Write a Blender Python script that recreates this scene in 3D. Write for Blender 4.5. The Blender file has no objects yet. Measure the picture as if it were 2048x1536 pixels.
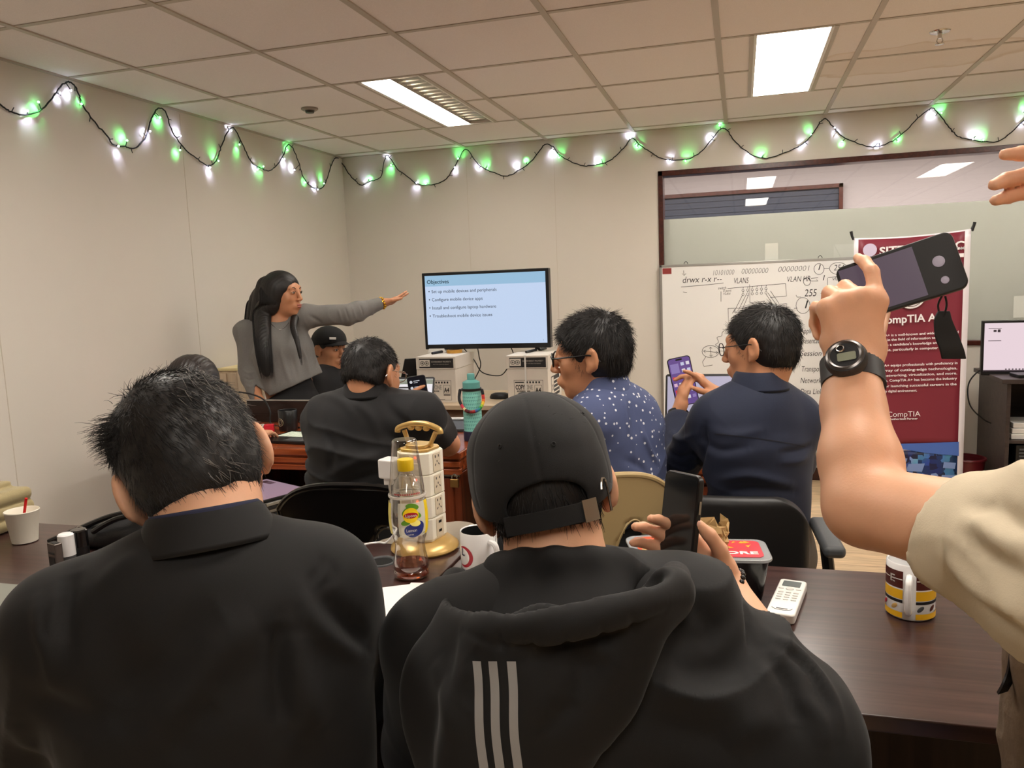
import bpy, math, random
import numpy as np
from mathutils import Vector, Matrix
from mathutils.bvhtree import BVHTree
random.seed(4); RNG = np.random.default_rng(7)
S = bpy.context.scene
COL = S.collection

# ---------------------------------------------------------------- camera
CAM = np.array([2.8605, -5.5054, 1.3856]); FPX = 1582.6
YAW, PIT, ROL = 0.2839, -0.1274, -0.0394
def _axes():
    cy, sy = math.cos(YAW), math.sin(YAW)
    f = np.array([-sy*math.cos(PIT), cy*math.cos(PIT), math.sin(PIT)])
    r = np.array([cy, sy, 0.]); u = np.cross(r, f)
    return r*math.cos(ROL)+u*math.sin(ROL), -r*math.sin(ROL)+u*math.cos(ROL), f
CR, CU, CF = _axes()
cd = bpy.data.cameras.new('camera'); cam = bpy.data.objects.new('camera', cd); COL.objects.link(cam)
M = Matrix.Identity(4)
for i in range(3):
    M[i][0], M[i][1], M[i][2], M[i][3] = CR[i], CU[i], -CF[i], CAM[i]
cam.matrix_world = M
cd.sensor_width = 36; cd.lens = FPX/2048*36; cd.clip_start = 0.02
S.camera = cam
def ray(px, py):
    return CF+(px-1024)/FPX*CR-(py-768)/FPX*CU
def AY(px, py, y):                       # the point seen at a pixel, in the plane of depth y
    d = ray(px, py); return CAM+d*((y-CAM[1])/d[1])
def AZ(px, py, z):                       # ... on the horizontal plane of height z
    d = ray(px, py); return CAM+d*((z-CAM[2])/d[2])
def AX(px, py, x):
    d = ray(px, py); return CAM+d*((x-CAM[0])/d[0])

# ---------------------------------------------------------------- world, light, exposure
W = bpy.data.worlds.new('world'); S.world = W; W.use_nodes = True
W.node_tree.nodes['Background'].inputs[0].default_value = (1, .95, .9, 1)
W.node_tree.nodes['Background'].inputs[1].default_value = 0.25
S.view_settings.view_transform = 'Standard'; S.view_settings.look = 'None'
S.view_settings.gamma = 1; S.view_settings.exposure = 1.06
LIGHT = 11.5                              # radiance of the fluorescent panels
H = 2.36                                 # ceiling height

# ---------------------------------------------------------------- materials
def lin(c): return tuple((v/255/12.92 if v/255 <= .04045 else ((v/255+.055)/1.055)**2.4) for v in c)
MATS = {}
def mat(name, rgb, rough=.6, metal=0., noise=0., nscale=40., bump=0., bscale=200., emis=0., trans=0., ior=1.45,
        coat=0., sheen=0., sss=0., alpha=1., spec=.5, ecol=None):
    if name in MATS: return MATS[name]
    m = bpy.data.materials.new(name); m.use_nodes = True
    nt = m.node_tree; b = nt.nodes['Principled BSDF']
    c = lin(rgb)
    b.inputs['Base Color'].default_value = (*c, 1); b.inputs['Roughness'].default_value = rough
    b.inputs['Metallic'].default_value = metal; b.inputs['IOR'].default_value = ior
    b.inputs['Specular IOR Level'].default_value = spec
    if trans: b.inputs['Transmission Weight'].default_value = trans
    if coat: b.inputs['Coat Weight'].default_value = coat; b.inputs['Coat Roughness'].default_value = .15
    if sheen: b.inputs['Sheen Weight'].default_value = sheen; b.inputs['Sheen Roughness'].default_value = .4
    if sss:
        b.inputs['Subsurface Weight'].default_value = sss; b.inputs['Subsurface Scale'].default_value = .012
        b.inputs['Subsurface Radius'].default_value = (1, .35, .2)
    if alpha < 1: b.inputs['Alpha'].default_value = alpha
    if emis:
        b.inputs['Emission Strength'].default_value = emis if emis > 5 else emis*.5
        b.inputs['Emission Color'].default_value = (*(lin(ecol) if ecol else c), 1)
    tc = nt.nodes.new('ShaderNodeTexCoord')
    if noise:
        n = nt.nodes.new('ShaderNodeTexNoise'); n.inputs['Scale'].default_value = nscale; n.inputs['Detail'].default_value = 5
        nt.links.new(tc.outputs['Object'], n.inputs['Vector'])
        r = nt.nodes.new('ShaderNodeMapRange')
        r.inputs['From Min'].default_value = .3; r.inputs['From Max'].default_value = .7
        r.inputs['To Min'].default_value = 1-noise; r.inputs['To Max'].default_value = 1+noise
        nt.links.new(n.outputs['Fac'], r.inputs['Value'])
        x = nt.nodes.new('ShaderNodeVectorMath'); x.operation = 'SCALE'; x.inputs[0].default_value = c
        nt.links.new(r.outputs['Result'], x.inputs['Scale']); nt.links.new(x.outputs['Vector'], b.inputs['Base Color'])
    if bump:
        n = nt.nodes.new('ShaderNodeTexNoise'); n.inputs['Scale'].default_value = bscale; n.inputs['Detail'].default_value = 4
        nt.links.new(tc.outputs['Object'], n.inputs['Vector'])
        bp = nt.nodes.new('ShaderNodeBump'); bp.inputs['Strength'].default_value = bump; bp.inputs['Distance'].default_value = .002
        nt.links.new(n.outputs['Fac'], bp.inputs['Height']); nt.links.new(bp.outputs['Normal'], b.inputs['Normal'])
    MATS[name] = m
    return m
def wood(name, c1, c2, rough=.35, scale=(1.5, 40, 40), coat=0., detail=6., dist=.6):
    if name in MATS: return MATS[name]
    m = mat(name, c1, rough, coat=coat); nt = m.node_tree; b = nt.nodes['Principled BSDF']
    tc = nt.nodes['Texture Coordinate']; mp = nt.nodes.new('ShaderNodeMapping'); mp.inputs['Scale'].default_value = scale
    n = nt.nodes.new('ShaderNodeTexNoise'); n.inputs['Scale'].default_value = 1.5; n.inputs['Detail'].default_value = detail
    n.inputs['Distortion'].default_value = dist
    r = nt.nodes.new('ShaderNodeValToRGB'); r.color_ramp.elements[0].position = .35; r.color_ramp.elements[1].position = .68
    r.color_ramp.elements[0].color = (*lin(c1), 1); r.color_ramp.elements[1].color = (*lin(c2), 1)
    nt.links.new(tc.outputs['Object'], mp.inputs['Vector']); nt.links.new(mp.outputs['Vector'], n.inputs['Vector'])
    nt.links.new(n.outputs['Fac'], r.inputs['Fac']); nt.links.new(r.outputs['Color'], b.inputs['Base Color'])
    return m

# ---------------------------------------------------------------- objects and tags
def tag(o, label=None, cat=None, group=None, kind=None):
    if label: o['label'] = label
    if cat: o['category'] = cat
    if group: o['group'] = group
    if kind: o['kind'] = kind
    return o
def place(o, parent=None):
    COL.objects.link(o)
    if parent is not None:
        o.parent = parent
        mw = world_of(parent)
        o.matrix_parent_inverse = mw.inverted()
    return o
def world_of(o):
    mt = Matrix.LocRotScale(o.location, o.rotation_euler, o.scale)
    if o.parent is not None: return world_of(o.parent) @ o.matrix_parent_inverse @ mt
    return mt
def empty(name, loc, rz=0., label=None, cat=None, group=None):
    o = bpy.data.objects.new(name, None); o.location = tuple(float(v) for v in loc); o.rotation_euler = (0, 0, rz)
    o.empty_display_size = .05; COL.objects.link(o); return tag(o, label, cat, group)

class MB:
    """collects shapes (world or local coordinates) and links them as ONE mesh object"""
    def __init__(s): s.v = []; s.f = []; s.m = []; s.cur = 0; s.T = Matrix.Identity(4)
    def setT(s, loc=(0, 0, 0), rz=0., rx=0., ry=0.):
        s.T = Matrix.Translation(Vector([float(v) for v in loc])) @ Matrix.Rotation(rz, 4, 'Z') @ Matrix.Rotation(ry, 4, 'Y') @ Matrix.Rotation(rx, 4, 'X'); return s
    def add(s, vs, fs):
        o = len(s.v)
        s.v += [tuple(s.T @ Vector([float(c) for c in v])) for v in vs]
        s.f += [tuple(o+i for i in f) for f in fs]; s.m += [s.cur]*len(fs); return s
    def box(s, x0, x1, y0, y1, z0, z1):
        return s.add([(x0, y0, z0), (x1, y0, z0), (x1, y1, z0), (x0, y1, z0), (x0, y0, z1), (x1, y0, z1), (x1, y1, z1), (x0, y1, z1)],
                     [(0, 3, 2, 1), (4, 5, 6, 7), (0, 1, 5, 4), (1, 2, 6, 5), (2, 3, 7, 6), (3, 0, 4, 7)])
    def lathe(s, prof, n=32, c=(0, 0, 0), sx=1., sy=1., fn=None):
        vs = []; k = len(prof)
        for i in range(n):
            a = 2*math.pi*i/n
            for r, z in prof:
                rr = r*(fn(a, z) if fn else 1)
                vs.append((c[0]+rr*math.cos(a)*sx, c[1]+rr*math.sin(a)*sy, c[2]+z))
        fs = [(i*k+j, ((i+1) % n)*k+j, ((i+1) % n)*k+j+1, i*k+j+1) for i in range(n) for j in range(k-1)]
        return s.add(vs, fs)
    def disc(s, r, z, n=32, c=(0, 0, 0), sx=1., sy=1., flip=False):
        vs = [(c[0]+r*math.cos(2*math.pi*i/n)*sx, c[1]+r*math.sin(2*math.pi*i/n)*sy, c[2]+z) for i in range(n)]
        f = tuple(range(n)); return s.add(vs, [f[::-1] if flip else f])
    def tube(s, pts, r, n=8, r2=None, closed=False):
        P = [Vector([float(c) for c in p]) for p in pts]; k = len(P); vs = []; up = Vector((0, 0, 1)); prev = None
        for i, p in enumerate(P):
            a = P[(i-1) % k] if (closed or i) else P[0]; b = P[(i+1) % k] if (closed or i < k-1) else P[-1]
            t = (b-a).normalized() if (b-a).length > 1e-9 else Vector((1, 0, 0))
            if prev is None:
                x = t.cross(up)
                if x.length < 1e-3: x = t.cross(Vector((1, 0, 0)))
            else: x = prev-t*prev.dot(t)
            x.normalize(); prev = x; y = t.cross(x)
            rr = r if r2 is None else r+(r2-r)*i/max(1, k-1)
            for j in range(n):
                a_ = 2*math.pi*j/n; vs.append(p+x*math.cos(a_)*rr+y*math.sin(a_)*rr)
        fs = [(i*n+j, i*n+(j+1) % n, ((i+1) % k)*n+(j+1) % n, ((i+1) % k)*n+j) for i in range(k if closed else k-1) for j in range(n)]
        if not closed: fs += [tuple(range(n))[::-1], tuple((k-1)*n+j for j in range(n))]
        return s.add(vs, fs)
    def prism(s, poly, y0, y1, axis='y'):
        """polygon in xz extruded along y (or xy extruded along z)"""
        n = len(poly)
        if axis == 'y': vs = [(p[0], y0, p[1]) for p in poly]+[(p[0], y1, p[1]) for p in poly]
        elif axis == 'x': vs = [(y0, p[0], p[1]) for p in poly]+[(y1, p[0], p[1]) for p in poly]
        else: vs = [(p[0], p[1], y0) for p in poly]+[(p[0], p[1], y1) for p in poly]
        fs = [tuple(range(n))[::-1], tuple(range(n, 2*n))]+[(i, (i+1) % n, n+(i+1) % n, n+i) for i in range(n)]
        return s.add(vs, fs)
    def rrect(s, w, h, r, y0, y1, axis='y', c=(0, 0), n=6):
        return s.prism(rr_poly(w, h, r, c, n), y0, y1, axis)
    def sphere(s, c, r, n=12, m=8):
        if not hasattr(r, '__len__'): r = (r, r, r)
        vs = [(c[0], c[1], c[2]-r[2])]
        for i in range(1, m):
            ph = -math.pi/2+math.pi*i/m
            for j in range(n):
                a = 2*math.pi*j/n; vs.append((c[0]+r[0]*math.cos(ph)*math.cos(a), c[1]+r[1]*math.cos(ph)*math.sin(a), c[2]+r[2]*math.sin(ph)))
        vs.append((c[0], c[1], c[2]+r[2])); fs = []
        for j in range(n):
            fs.append((0, 1+(j+1) % n, 1+j)); fs.append((len(vs)-1, 1+(m-2)*n+j, 1+(m-2)*n+(j+1) % n))
            for i in range(m-2): fs.append((1+i*n+j, 1+i*n+(j+1) % n, 1+(i+1)*n+(j+1) % n, 1+(i+1)*n+j))
        return s.add(vs, fs)
    def build(s, name, mats, parent=None, bevel=0., smooth=False, seg=2, subd=0):
        me = bpy.data.meshes.new(name); me.from_pydata(s.v, [], s.f); me.update()
        import bmesh
        bm = bmesh.new(); bm.from_mesh(me); bmesh.ops.recalc_face_normals(bm, faces=bm.faces); bm.to_mesh(me); bm.free()
        if not isinstance(mats, (list, tuple)): mats = [mats]
        for m in mats: me.materials.append(m)
        for i, p in enumerate(me.polygons): p.material_index = s.m[i]; p.use_smooth = bool(smooth or bevel)
        o = bpy.data.objects.new(name, me); place(o, parent)
        if bevel:
            b = o.modifiers.new('bevel', 'BEVEL'); b.width = bevel; b.segments = seg; b.limit_method = 'ANGLE'; b.harden_normals = True
        elif smooth:
            try: me.set_sharp_from_angle(angle=math.radians(40))
            except Exception: pass
        if subd:
            q = o.modifiers.new('sub', 'SUBSURF'); q.levels = subd; q.render_levels = subd
        return o
def rr_poly(w, h, r, c=(0, 0), n=6):
    out = []
    for (cx, cy, a0) in ((w/2-r, h/2-r, 0), (-w/2+r, h/2-r, 90), (-w/2+r, -h/2+r, 180), (w/2-r, -h/2+r, 270)):
        for i in range(n+1):
            a = math.radians(a0+90*i/n); out.append((c[0]+cx+r*math.cos(a), c[1]+cy+r*math.sin(a)))
    return out
def smoothpath(pts, n=8):
    P = [np.array(p, float) for p in pts]; out = []
    for i in range(len(P)-1):
        a = P[max(i-1, 0)]; b = P[i]; c = P[i+1]; d = P[min(i+2, len(P)-1)]
        for t in np.linspace(0, 1, n, endpoint=False):
            out.append(.5*((2*b)+(-a+c)*t+(2*a-5*b+4*c-d)*t*t+(-a+3*b-3*c+d)*t**3))
    out.append(P[-1]); return out
def frame_from(xdir, zdir):
    """matrix whose x is xdir (text direction) and z the outward normal"""
    x = Vector([float(v) for v in xdir]).normalized(); z = Vector([float(v) for v in zdir]); z = (z-x*z.dot(x)).normalized(); y = z.cross(x)
    m = Matrix.Identity(4)
    for i in range(3): m[i][0], m[i][1], m[i][2] = x[i], y[i], z[i]
    return m
def text(name, s, size, loc, xdir, ndir, m, parent=None, align='LEFT', bold=0., ext=.0004, width=None, shear=0., space=1., vc='TOP_BASELINE'):
    cu = bpy.data.curves.new(name, 'FONT'); cu.body = s; cu.size = size; cu.extrude = ext; cu.align_x = align
    cu.offset = bold*size; cu.shear = shear; cu.space_character = space; cu.resolution_u = 3
    t = bpy.data.objects.new(name, cu); COL.objects.link(t)
    bpy.context.view_layer.update()
    dg = bpy.context.evaluated_depsgraph_get()
    me = bpy.data.meshes.new_from_object(t.evaluated_get(dg)); me.name = name
    bpy.data.objects.remove(t); bpy.data.curves.remove(cu)
    if width and len(me.vertices):
        xs = [v.co.x for v in me.vertices]; w = max(xs)-min(xs); k = width/w
        for v in me.vertices: v.co.x *= k
    me.materials.clear(); me.materials.append(m)
    me.transform(Matrix.Translation(Vector([float(v) for v in loc])) @ frame_from(xdir, ndir)); me.update()
    o = bpy.data.objects.new(name, me); place(o, parent); return o
def merge(objs, name=None):
    """join mesh objects that form one pattern (lettering of one sign) into the first of them"""
    a = objs[0]; v = []; f = []; mi = []; ms = []
    for o in objs:
        off = len(v); v += [tuple(q.co) for q in o.data.vertices]
        idx = []
        for m in o.data.materials:
            if m not in ms: ms.append(m)
            idx.append(ms.index(m))
        for p in o.data.polygons: f.append(tuple(off+i for i in p.vertices)); mi.append(idx[p.material_index] if idx else 0)
    me = bpy.data.meshes.new(name or a.name); me.from_pydata(v, [], f)
    for m in ms: me.materials.append(m)
    for i, p in enumerate(me.polygons): p.material_index = mi[i]
    me.update(); a.data = me
    if name: a.name = name
    for o in objs[1:]: bpy.data.objects.remove(o)
    return a

# ---------------------------------------------------------------- distance fields -> smooth closed surfaces
def V(*a): return np.array(a, float)
def unit(v): v = np.asarray(v, float); return v/np.linalg.norm(v)
class SDF:
    def __init__(s, lo, hi, h):
        s.lo = np.asarray(lo, float); s.h = h
        s.n = np.ceil((np.asarray(hi, float)-s.lo)/h).astype(int)+1
        s.D = np.full(s.n, .3, np.float32)
        s.ax = [s.lo[i]+np.arange(s.n[i])*h for i in range(3)]
    def _sub(s, lo, hi):
        a = np.maximum(0, np.floor((np.asarray(lo)-s.lo)/s.h).astype(int)); b = np.minimum(s.n, np.ceil((np.asarray(hi)-s.lo)/s.h).astype(int)+1)
        if np.any(b <= a): return None, None
        sl = tuple(slice(a[i], b[i]) for i in range(3))
        X = s.ax[0][sl[0]][:, None, None].astype(np.float32); Y = s.ax[1][sl[1]][None, :, None].astype(np.float32); Z = s.ax[2][sl[2]][None, None, :].astype(np.float32)
        return sl, (X, Y, Z)
    def _apply(s, sl, d, k, op):
        D = s.D[sl]
        if op == 'add':
            if k > 0: hh = np.maximum(k-np.abs(D-d), 0)/k; s.D[sl] = np.minimum(D, d)-hh*hh*k*.25
            else: s.D[sl] = np.minimum(D, d)
        elif op == 'sub':
            d = -d
            hh = np.maximum(k-np.abs(D-d), 0)/max(k, 1e-6); s.D[sl] = np.maximum(D, d)+hh*hh*k*.25
        return s
    def ell(s, c, r, R=None, k=.02, op='add'):
        c = np.asarray(c, float); r = np.asarray(r, float)*np.ones(3); m = r.max()+k+3*s.h
        sl, g = s._sub(c-m, c+m)
        if sl is None: return s
        X, Y, Z = g[0]-c[0], g[1]-c[1], g[2]-c[2]
        if R is not None:
            R = np.asarray(R); x = R[0, 0]*X+R[1, 0]*Y+R[2, 0]*Z; y = R[0, 1]*X+R[1, 1]*Y+R[2, 1]*Z; z = R[0, 2]*X+R[1, 2]*Y+R[2, 2]*Z
        else: x, y, z = X, Y, Z
        k0 = np.sqrt((x/r[0])**2+(y/r[1])**2+(z/r[2])**2); k1 = np.sqrt((x/r[0]**2)**2+(y/r[1]**2)**2+(z/r[2]**2)**2)+1e-6
        return s._apply(sl, k0*(k0-1)/k1, k, op)
    def cap(s, a, b, ra, rb=None, k=.02, op='add', flat=None, fs=1.):
        a = np.asarray(a, float); b = np.asarray(b, float); rb = ra if rb is None else rb
        m = max(ra, rb)*max(1, fs)+k+3*s.h
        sl, g = s._sub(np.minimum(a, b)-m, np.maximum(a, b)+m)
        if sl is None: return s
        X, Y, Z = g[0]-a[0], g[1]-a[1], g[2]-a[2]; ba = b-a
        if flat is not None:
            n = unit(flat); q = (1/fs-1); dn = (X*n[0]+Y*n[1]+Z*n[2])*q
            X, Y, Z = X+dn*n[0], Y+dn*n[1], Z+dn*n[2]; ba = ba+n*(ba@n)*q
        t = np.clip((X*ba[0]+Y*ba[1]+Z*ba[2])/max(ba@ba, 1e-9), 0, 1)
        d = np.sqrt((X-t*ba[0])**2+(Y-t*ba[1])**2+(Z-t*ba[2])**2)-(ra+(rb-ra)*t)
        return s._apply(sl, d*(min(1, fs) if flat is not None else 1), k, op)
    def chain(s, pts, rs, k=.02, op='add', **kw):
        for i in range(len(pts)-1): s.cap(pts[i], pts[i+1], rs[i], rs[i+1], k if i == 0 else max(k, .005), op, **kw)
        return s
    def box(s, c, hs, R=None, rad=.01, k=.01, op='add'):
        c = np.asarray(c, float); hs = np.asarray(hs, float); m = np.linalg.norm(hs)+k+3*s.h
        sl, g = s._sub(c-m, c+m)
        if sl is None: return s
        X, Y, Z = g[0]-c[0], g[1]-c[1], g[2]-c[2]
        R = np.eye(3) if R is None else np.asarray(R)
        q = [np.abs(R[0, i]*X+R[1, i]*Y+R[2, i]*Z)-(hs[i]-rad) for i in range(3)]
        o = np.sqrt(sum(np.maximum(v, 0)**2 for v in q)); ins = np.minimum(np.maximum(np.maximum(q[0], q[1]), q[2]), 0)
        return s._apply(sl, o+ins-rad, k, op)
    def plane(s, p, n, k=.01):                      # keep the side the normal points away from
        n = unit(n); p = np.asarray(p, float)
        X, Y, Z = [s.ax[i].reshape([-1 if j == i else 1 for j in range(3)]).astype(np.float32) for i in range(3)]
        d = (X-p[0])*n[0]+(Y-p[1])*n[1]+(Z-p[2])*n[2]
        return s._apply(tuple(slice(None) for _ in range(3)), -d, k, 'sub')
    def mesh(s):
        D = s.D; D[0] = D[-1] = .3; D[:, 0] = D[:, -1] = .3; D[:, :, 0] = D[:, :, -1] = .3
        I = D < 0
        c = np.zeros(np.array(D.shape)-1, np.int8)
        for dx in (0, 1):
            for dy in (0, 1):
                for dz in (0, 1): c += I[dx:dx+c.shape[0], dy:dy+c.shape[1], dz:dz+c.shape[2]]
        act = np.argwhere((c > 0) & (c < 8)); idx = np.full(c.shape, -1, np.int32); idx[tuple(act.T)] = np.arange(len(act))
        acc = np.zeros((len(act), 3)); cnt = np.zeros(len(act))
        corners = [(a, b, e) for a in (0, 1) for b in (0, 1) for e in (0, 1)]
        val = {q: D[act[:, 0]+q[0], act[:, 1]+q[1], act[:, 2]+q[2]].astype(float) for q in corners}
        for q in corners:
            for ax in range(3):
                if q[ax] == 0:
                    p = list(q); p[ax] = 1; p = tuple(p); a, b = val[q], val[p]; mk = (a < 0) != (b < 0)
                    t = a[mk]/(a[mk]-b[mk]); pt = np.tile(np.array(q, float), (mk.sum(), 1)); pt[:, ax] = t
                    acc[mk] += pt; cnt[mk] += 1
        v = s.lo+(act+acc/cnt[:, None])*s.h; F = []
        for ax in range(3):
            sl0 = [slice(None)]*3; sl1 = [slice(None)]*3; sl0[ax] = slice(0, -1); sl1[ax] = slice(1, None)
            a = I[tuple(sl0)]; b = I[tuple(sl1)]; e = np.argwhere(a != b); fl = a[tuple(e.T)]
            o1, o2 = [(1, 2), (2, 0), (0, 1)][ax]
            def cell(d1, d2):
                w = e.copy(); w[:, o1] -= d1; w[:, o2] -= d2; return idx[tuple(w.T)]
            q = np.stack([cell(1, 1), cell(0, 1), cell(0, 0), cell(1, 0)], 1)
            q[~fl] = q[~fl][:, ::-1]; F.append(q)
        F = np.concatenate(F); F = F[(F >= 0).all(1)]
        return v, F
def vnormals(v, F):
    n = np.cross(v[F[:, 2]]-v[F[:, 0]], v[F[:, 3 if F.shape[1] > 3 else 1]]-v[F[:, 1 if F.shape[1] > 3 else 0]])
    N = np.zeros_like(v)
    for i in range(F.shape[1]): np.add.at(N, F[:, i], n)
    return N/(np.linalg.norm(N, axis=1, keepdims=True)+1e-12)
def relax(v, F, it=2, w=.5):
    for _ in range(it):
        A = np.zeros_like(v); c = np.zeros(len(v))
        for i in range(4):
            j = (i+1) % 4
            np.add.at(A, F[:, i], v[F[:, j]]); np.add.at(c, F[:, i], 1); np.add.at(A, F[:, j], v[F[:, i]]); np.add.at(c, F[:, j], 1)
        v = v*(1-w)+w*A/c[:, None]
    return v
def npmesh(name, v, F, m, parent=None, smooth=True):
    me = bpy.data.meshes.new(name); me.vertices.add(len(v)); me.vertices.foreach_set('co', np.ascontiguousarray(v, np.float32).ravel())
    k = F.shape[1]; me.loops.add(F.size); me.loops.foreach_set('vertex_index', F.ravel().astype(np.int32))
    me.polygons.add(len(F)); me.polygons.foreach_set('loop_start', np.arange(0, F.size, k, dtype=np.int32))
    try: me.polygons.foreach_set('loop_total', np.full(len(F), k, np.int32))
    except Exception: pass
    me.polygons.foreach_set('use_smooth', np.full(len(F), smooth, bool))
    for q in (m if isinstance(m, (list, tuple)) else [m]): me.materials.append(q)
    me.update(calc_edges=True); me.validate()
    o = bpy.data.objects.new(name, me); place(o, parent); return o
def sdfobj(f, name, m, parent=None, it=1, disp=None):
    v, F = f.mesh(); v = relax(v, F, it)
    if disp is not None: v = v+vnormals(v, F)*disp(v)[:, None]
    return npmesh(name, v, F, m, parent)
def bvh_of(o):
    me = o.data; return BVHTree.FromPolygons([v.co.copy() for v in me.vertices], [tuple(p.vertices) for p in me.polygons])
def noise3(v, sc, seed=0, oct=3):
    """cheap smooth pseudo-noise from warped sines"""
    r = np.random.default_rng(seed); out = np.zeros(len(v)); a = 1.; tot = 0
    for o in range(oct):
        for _ in range(3):
            d = unit(r.normal(size=3)); ph = r.uniform(0, 6.28); d2 = unit(r.normal(size=3))
            out += a*np.sin(v @ d*sc+ph+1.5*np.sin(v @ d2*sc*.6+ph*2)); tot += a
        a *= .5; sc *= 2.1
    return out/tot*1.7
def folds(v, dirn, sc, seed=0, sharp=2.):
    """long cloth folds running across dirn"""
    w = noise3(v, sc*.35, seed, 2)*2.2; s = np.sin(v @ unit(dirn)*sc+w*1.6)
    return (1-2*np.abs(s)**.7)*(.55+.6*noise3(v, sc*.35, seed+5, 1))
# ================================================================ the room
M_wall = mat('wall_paint', (222, 216, 206), .75, bump=.12, bscale=350, noise=.012, nscale=3)
M_ceil = mat('ceiling_tile', (242, 238, 236), .9, noise=.035, nscale=260, bump=.3, bscale=400)
M_tbar = mat('ceiling_grid', (186, 178, 164), .45)
M_frame = wood('window_wood', (58, 26, 20), (84, 40, 30), .3, (30, 2, 30))
M_base = wood('baseboard_wood', (44, 20, 16), (66, 32, 24), .35, (2, 20, 30))
def struct(o): o['kind'] = 'structure'; return o
X1, Y1 = 7.2, -8.4
WX0, WX1, WZ0, WZ1 = 2.33, 6.4, .90, 2.085
struct(MB().box(-.15, 0, Y1, 0, -.1, H+.3).build('wall_left', M_wall))
b = MB(); b.box(-.15, WX0, 0, .12, 0, H+.3); b.box(WX1, X1+.15, 0, .12, 0, H+.3); b.box(WX0, WX1, 0, .12, 0, WZ0); b.box(WX0, WX1, 0, .12, WZ1, H+.3)
struct(b.build('wall_back', M_wall))
b = MB()
for x in (.978, 1.62): b.box(x-.0012, x+.0012, -.0012, .002, .1, H-.02)
struct(b.build('trim_1', mat('wall_seam', (208, 199, 184), .8)))
b = MB(); b.box(-.002, .0015, -1.802, -1.799, .1, H-.02); b.box(-.002, .0015, -3.02, -3.017, .1, H-.02)
struct(b.build('trim_2', MATS['wall_seam']))
struct(MB().box(X1, X1+.15, Y1, 0, -.1, H+.3).build('wall_right', M_wall))
struct(MB().box(-.15, X1+.15, Y1-.15, Y1, -.1, H+.3).build('wall_rear', mat('rear_wall', (112, 96, 84), .8)))

# floor: light oak vinyl planks
M_floor = mat('floor_planks', (196, 164, 126), .42, bump=.05, bscale=60)
nt = M_floor.node_tree; bs = nt.nodes['Principled BSDF']; tc = nt.nodes['Texture Coordinate']
br = nt.nodes.new('ShaderNodeTexBrick'); br.inputs['Scale'].default_value = 1; br.inputs['Brick Width'].default_value = 1.2; br.inputs['Row Height'].default_value = .18
br.inputs['Mortar Size'].default_value = .0016; br.inputs['Color1'].default_value = (*lin((212, 186, 150)), 1); br.inputs['Color2'].default_value = (*lin((196, 168, 132)), 1)
br.inputs['Mortar'].default_value = (*lin((120, 92, 66)), 1); br.offset = .37
nt.links.new(tc.outputs['Object'], br.inputs['Vector'])
mp = nt.nodes.new('ShaderNodeMapping'); mp.inputs['Scale'].default_value = (2.2, 26, 1); nt.links.new(tc.outputs['Object'], mp.inputs['Vector'])
no = nt.nodes.new('ShaderNodeTexNoise'); no.inputs['Scale'].default_value = 2; no.inputs['Detail'].default_value = 7; no.inputs['Distortion'].default_value = 1.2
nt.links.new(mp.outputs['Vector'], no.inputs['Vector'])
mr = nt.nodes.new('ShaderNodeMapRange'); mr.inputs[1].default_value = .3; mr.inputs[2].default_value = .72; mr.inputs[3].default_value = .68; mr.inputs[4].default_value = 1.15
nt.links.new(no.outputs['Fac'], mr.inputs[0])
vm = nt.nodes.new('ShaderNodeVectorMath'); vm.operation = 'SCALE'
nt.links.new(br.outputs['Color'], vm.inputs[0]); nt.links.new(mr.outputs[0], vm.inputs['Scale']); nt.links.new(vm.outputs['Vector'], bs.inputs['Base Color'])
struct(MB().box(-.15, X1+.15, Y1, 0, -.1, 0).build('floor', M_floor))
struct(MB().box(0, X1, -.014, 0, 0, .085).build('baseboard_back', M_base, bevel=.003))
struct(MB().box(0, .014, Y1, -.014, 0, .085).build('baseboard_left', M_base, bevel=.003))

# ceiling: lay-in tiles with a water stain, exposed grid, two openings per light
GX = [.3721+.6*k for k in range(-1, 12)]; GY = [-(.138+.6*k) for k in range(0, 14)]
LX = [1.2721, 3.0721, 4.8721]; LY = [-1.338, -3.738, -6.138]
LIGHTS = [(x, y) for x in LX for y in LY]
b = MB(); gx = [0]+[g for g in GX if 0 < g < X1]+[X1]; gy = [0]+[g for g in GY if g > Y1]+[Y1]
for i in range(len(gx)-1):
    for j in range(len(gy)-1):
        x0, x1, y0, y1 = gx[i]+.012, gx[i+1]-.012, gy[j+1]+.012, gy[j]-.012
        hit = [l for l in LIGHTS if gx[i]-.01 < l[0]-.1 and l[0]+.1 < gx[i+1]+.01+.0 and abs((gy[j]+gy[j+1])/2-l[1]) < .55]
        dz = random.uniform(0, .0015)
        if hit:
            l = hit[0]; b.box(x0, l[0]-.158, y0, y1, H-dz, H+.02); b.box(l[0]+.158, x1, y0, y1, H-dz, H+.02)
        else: b.box(x0, x1, y0, y1, H-dz, H+.02)
nt = M_ceil.node_tree; bs = nt.nodes['Principled BSDF']
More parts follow.
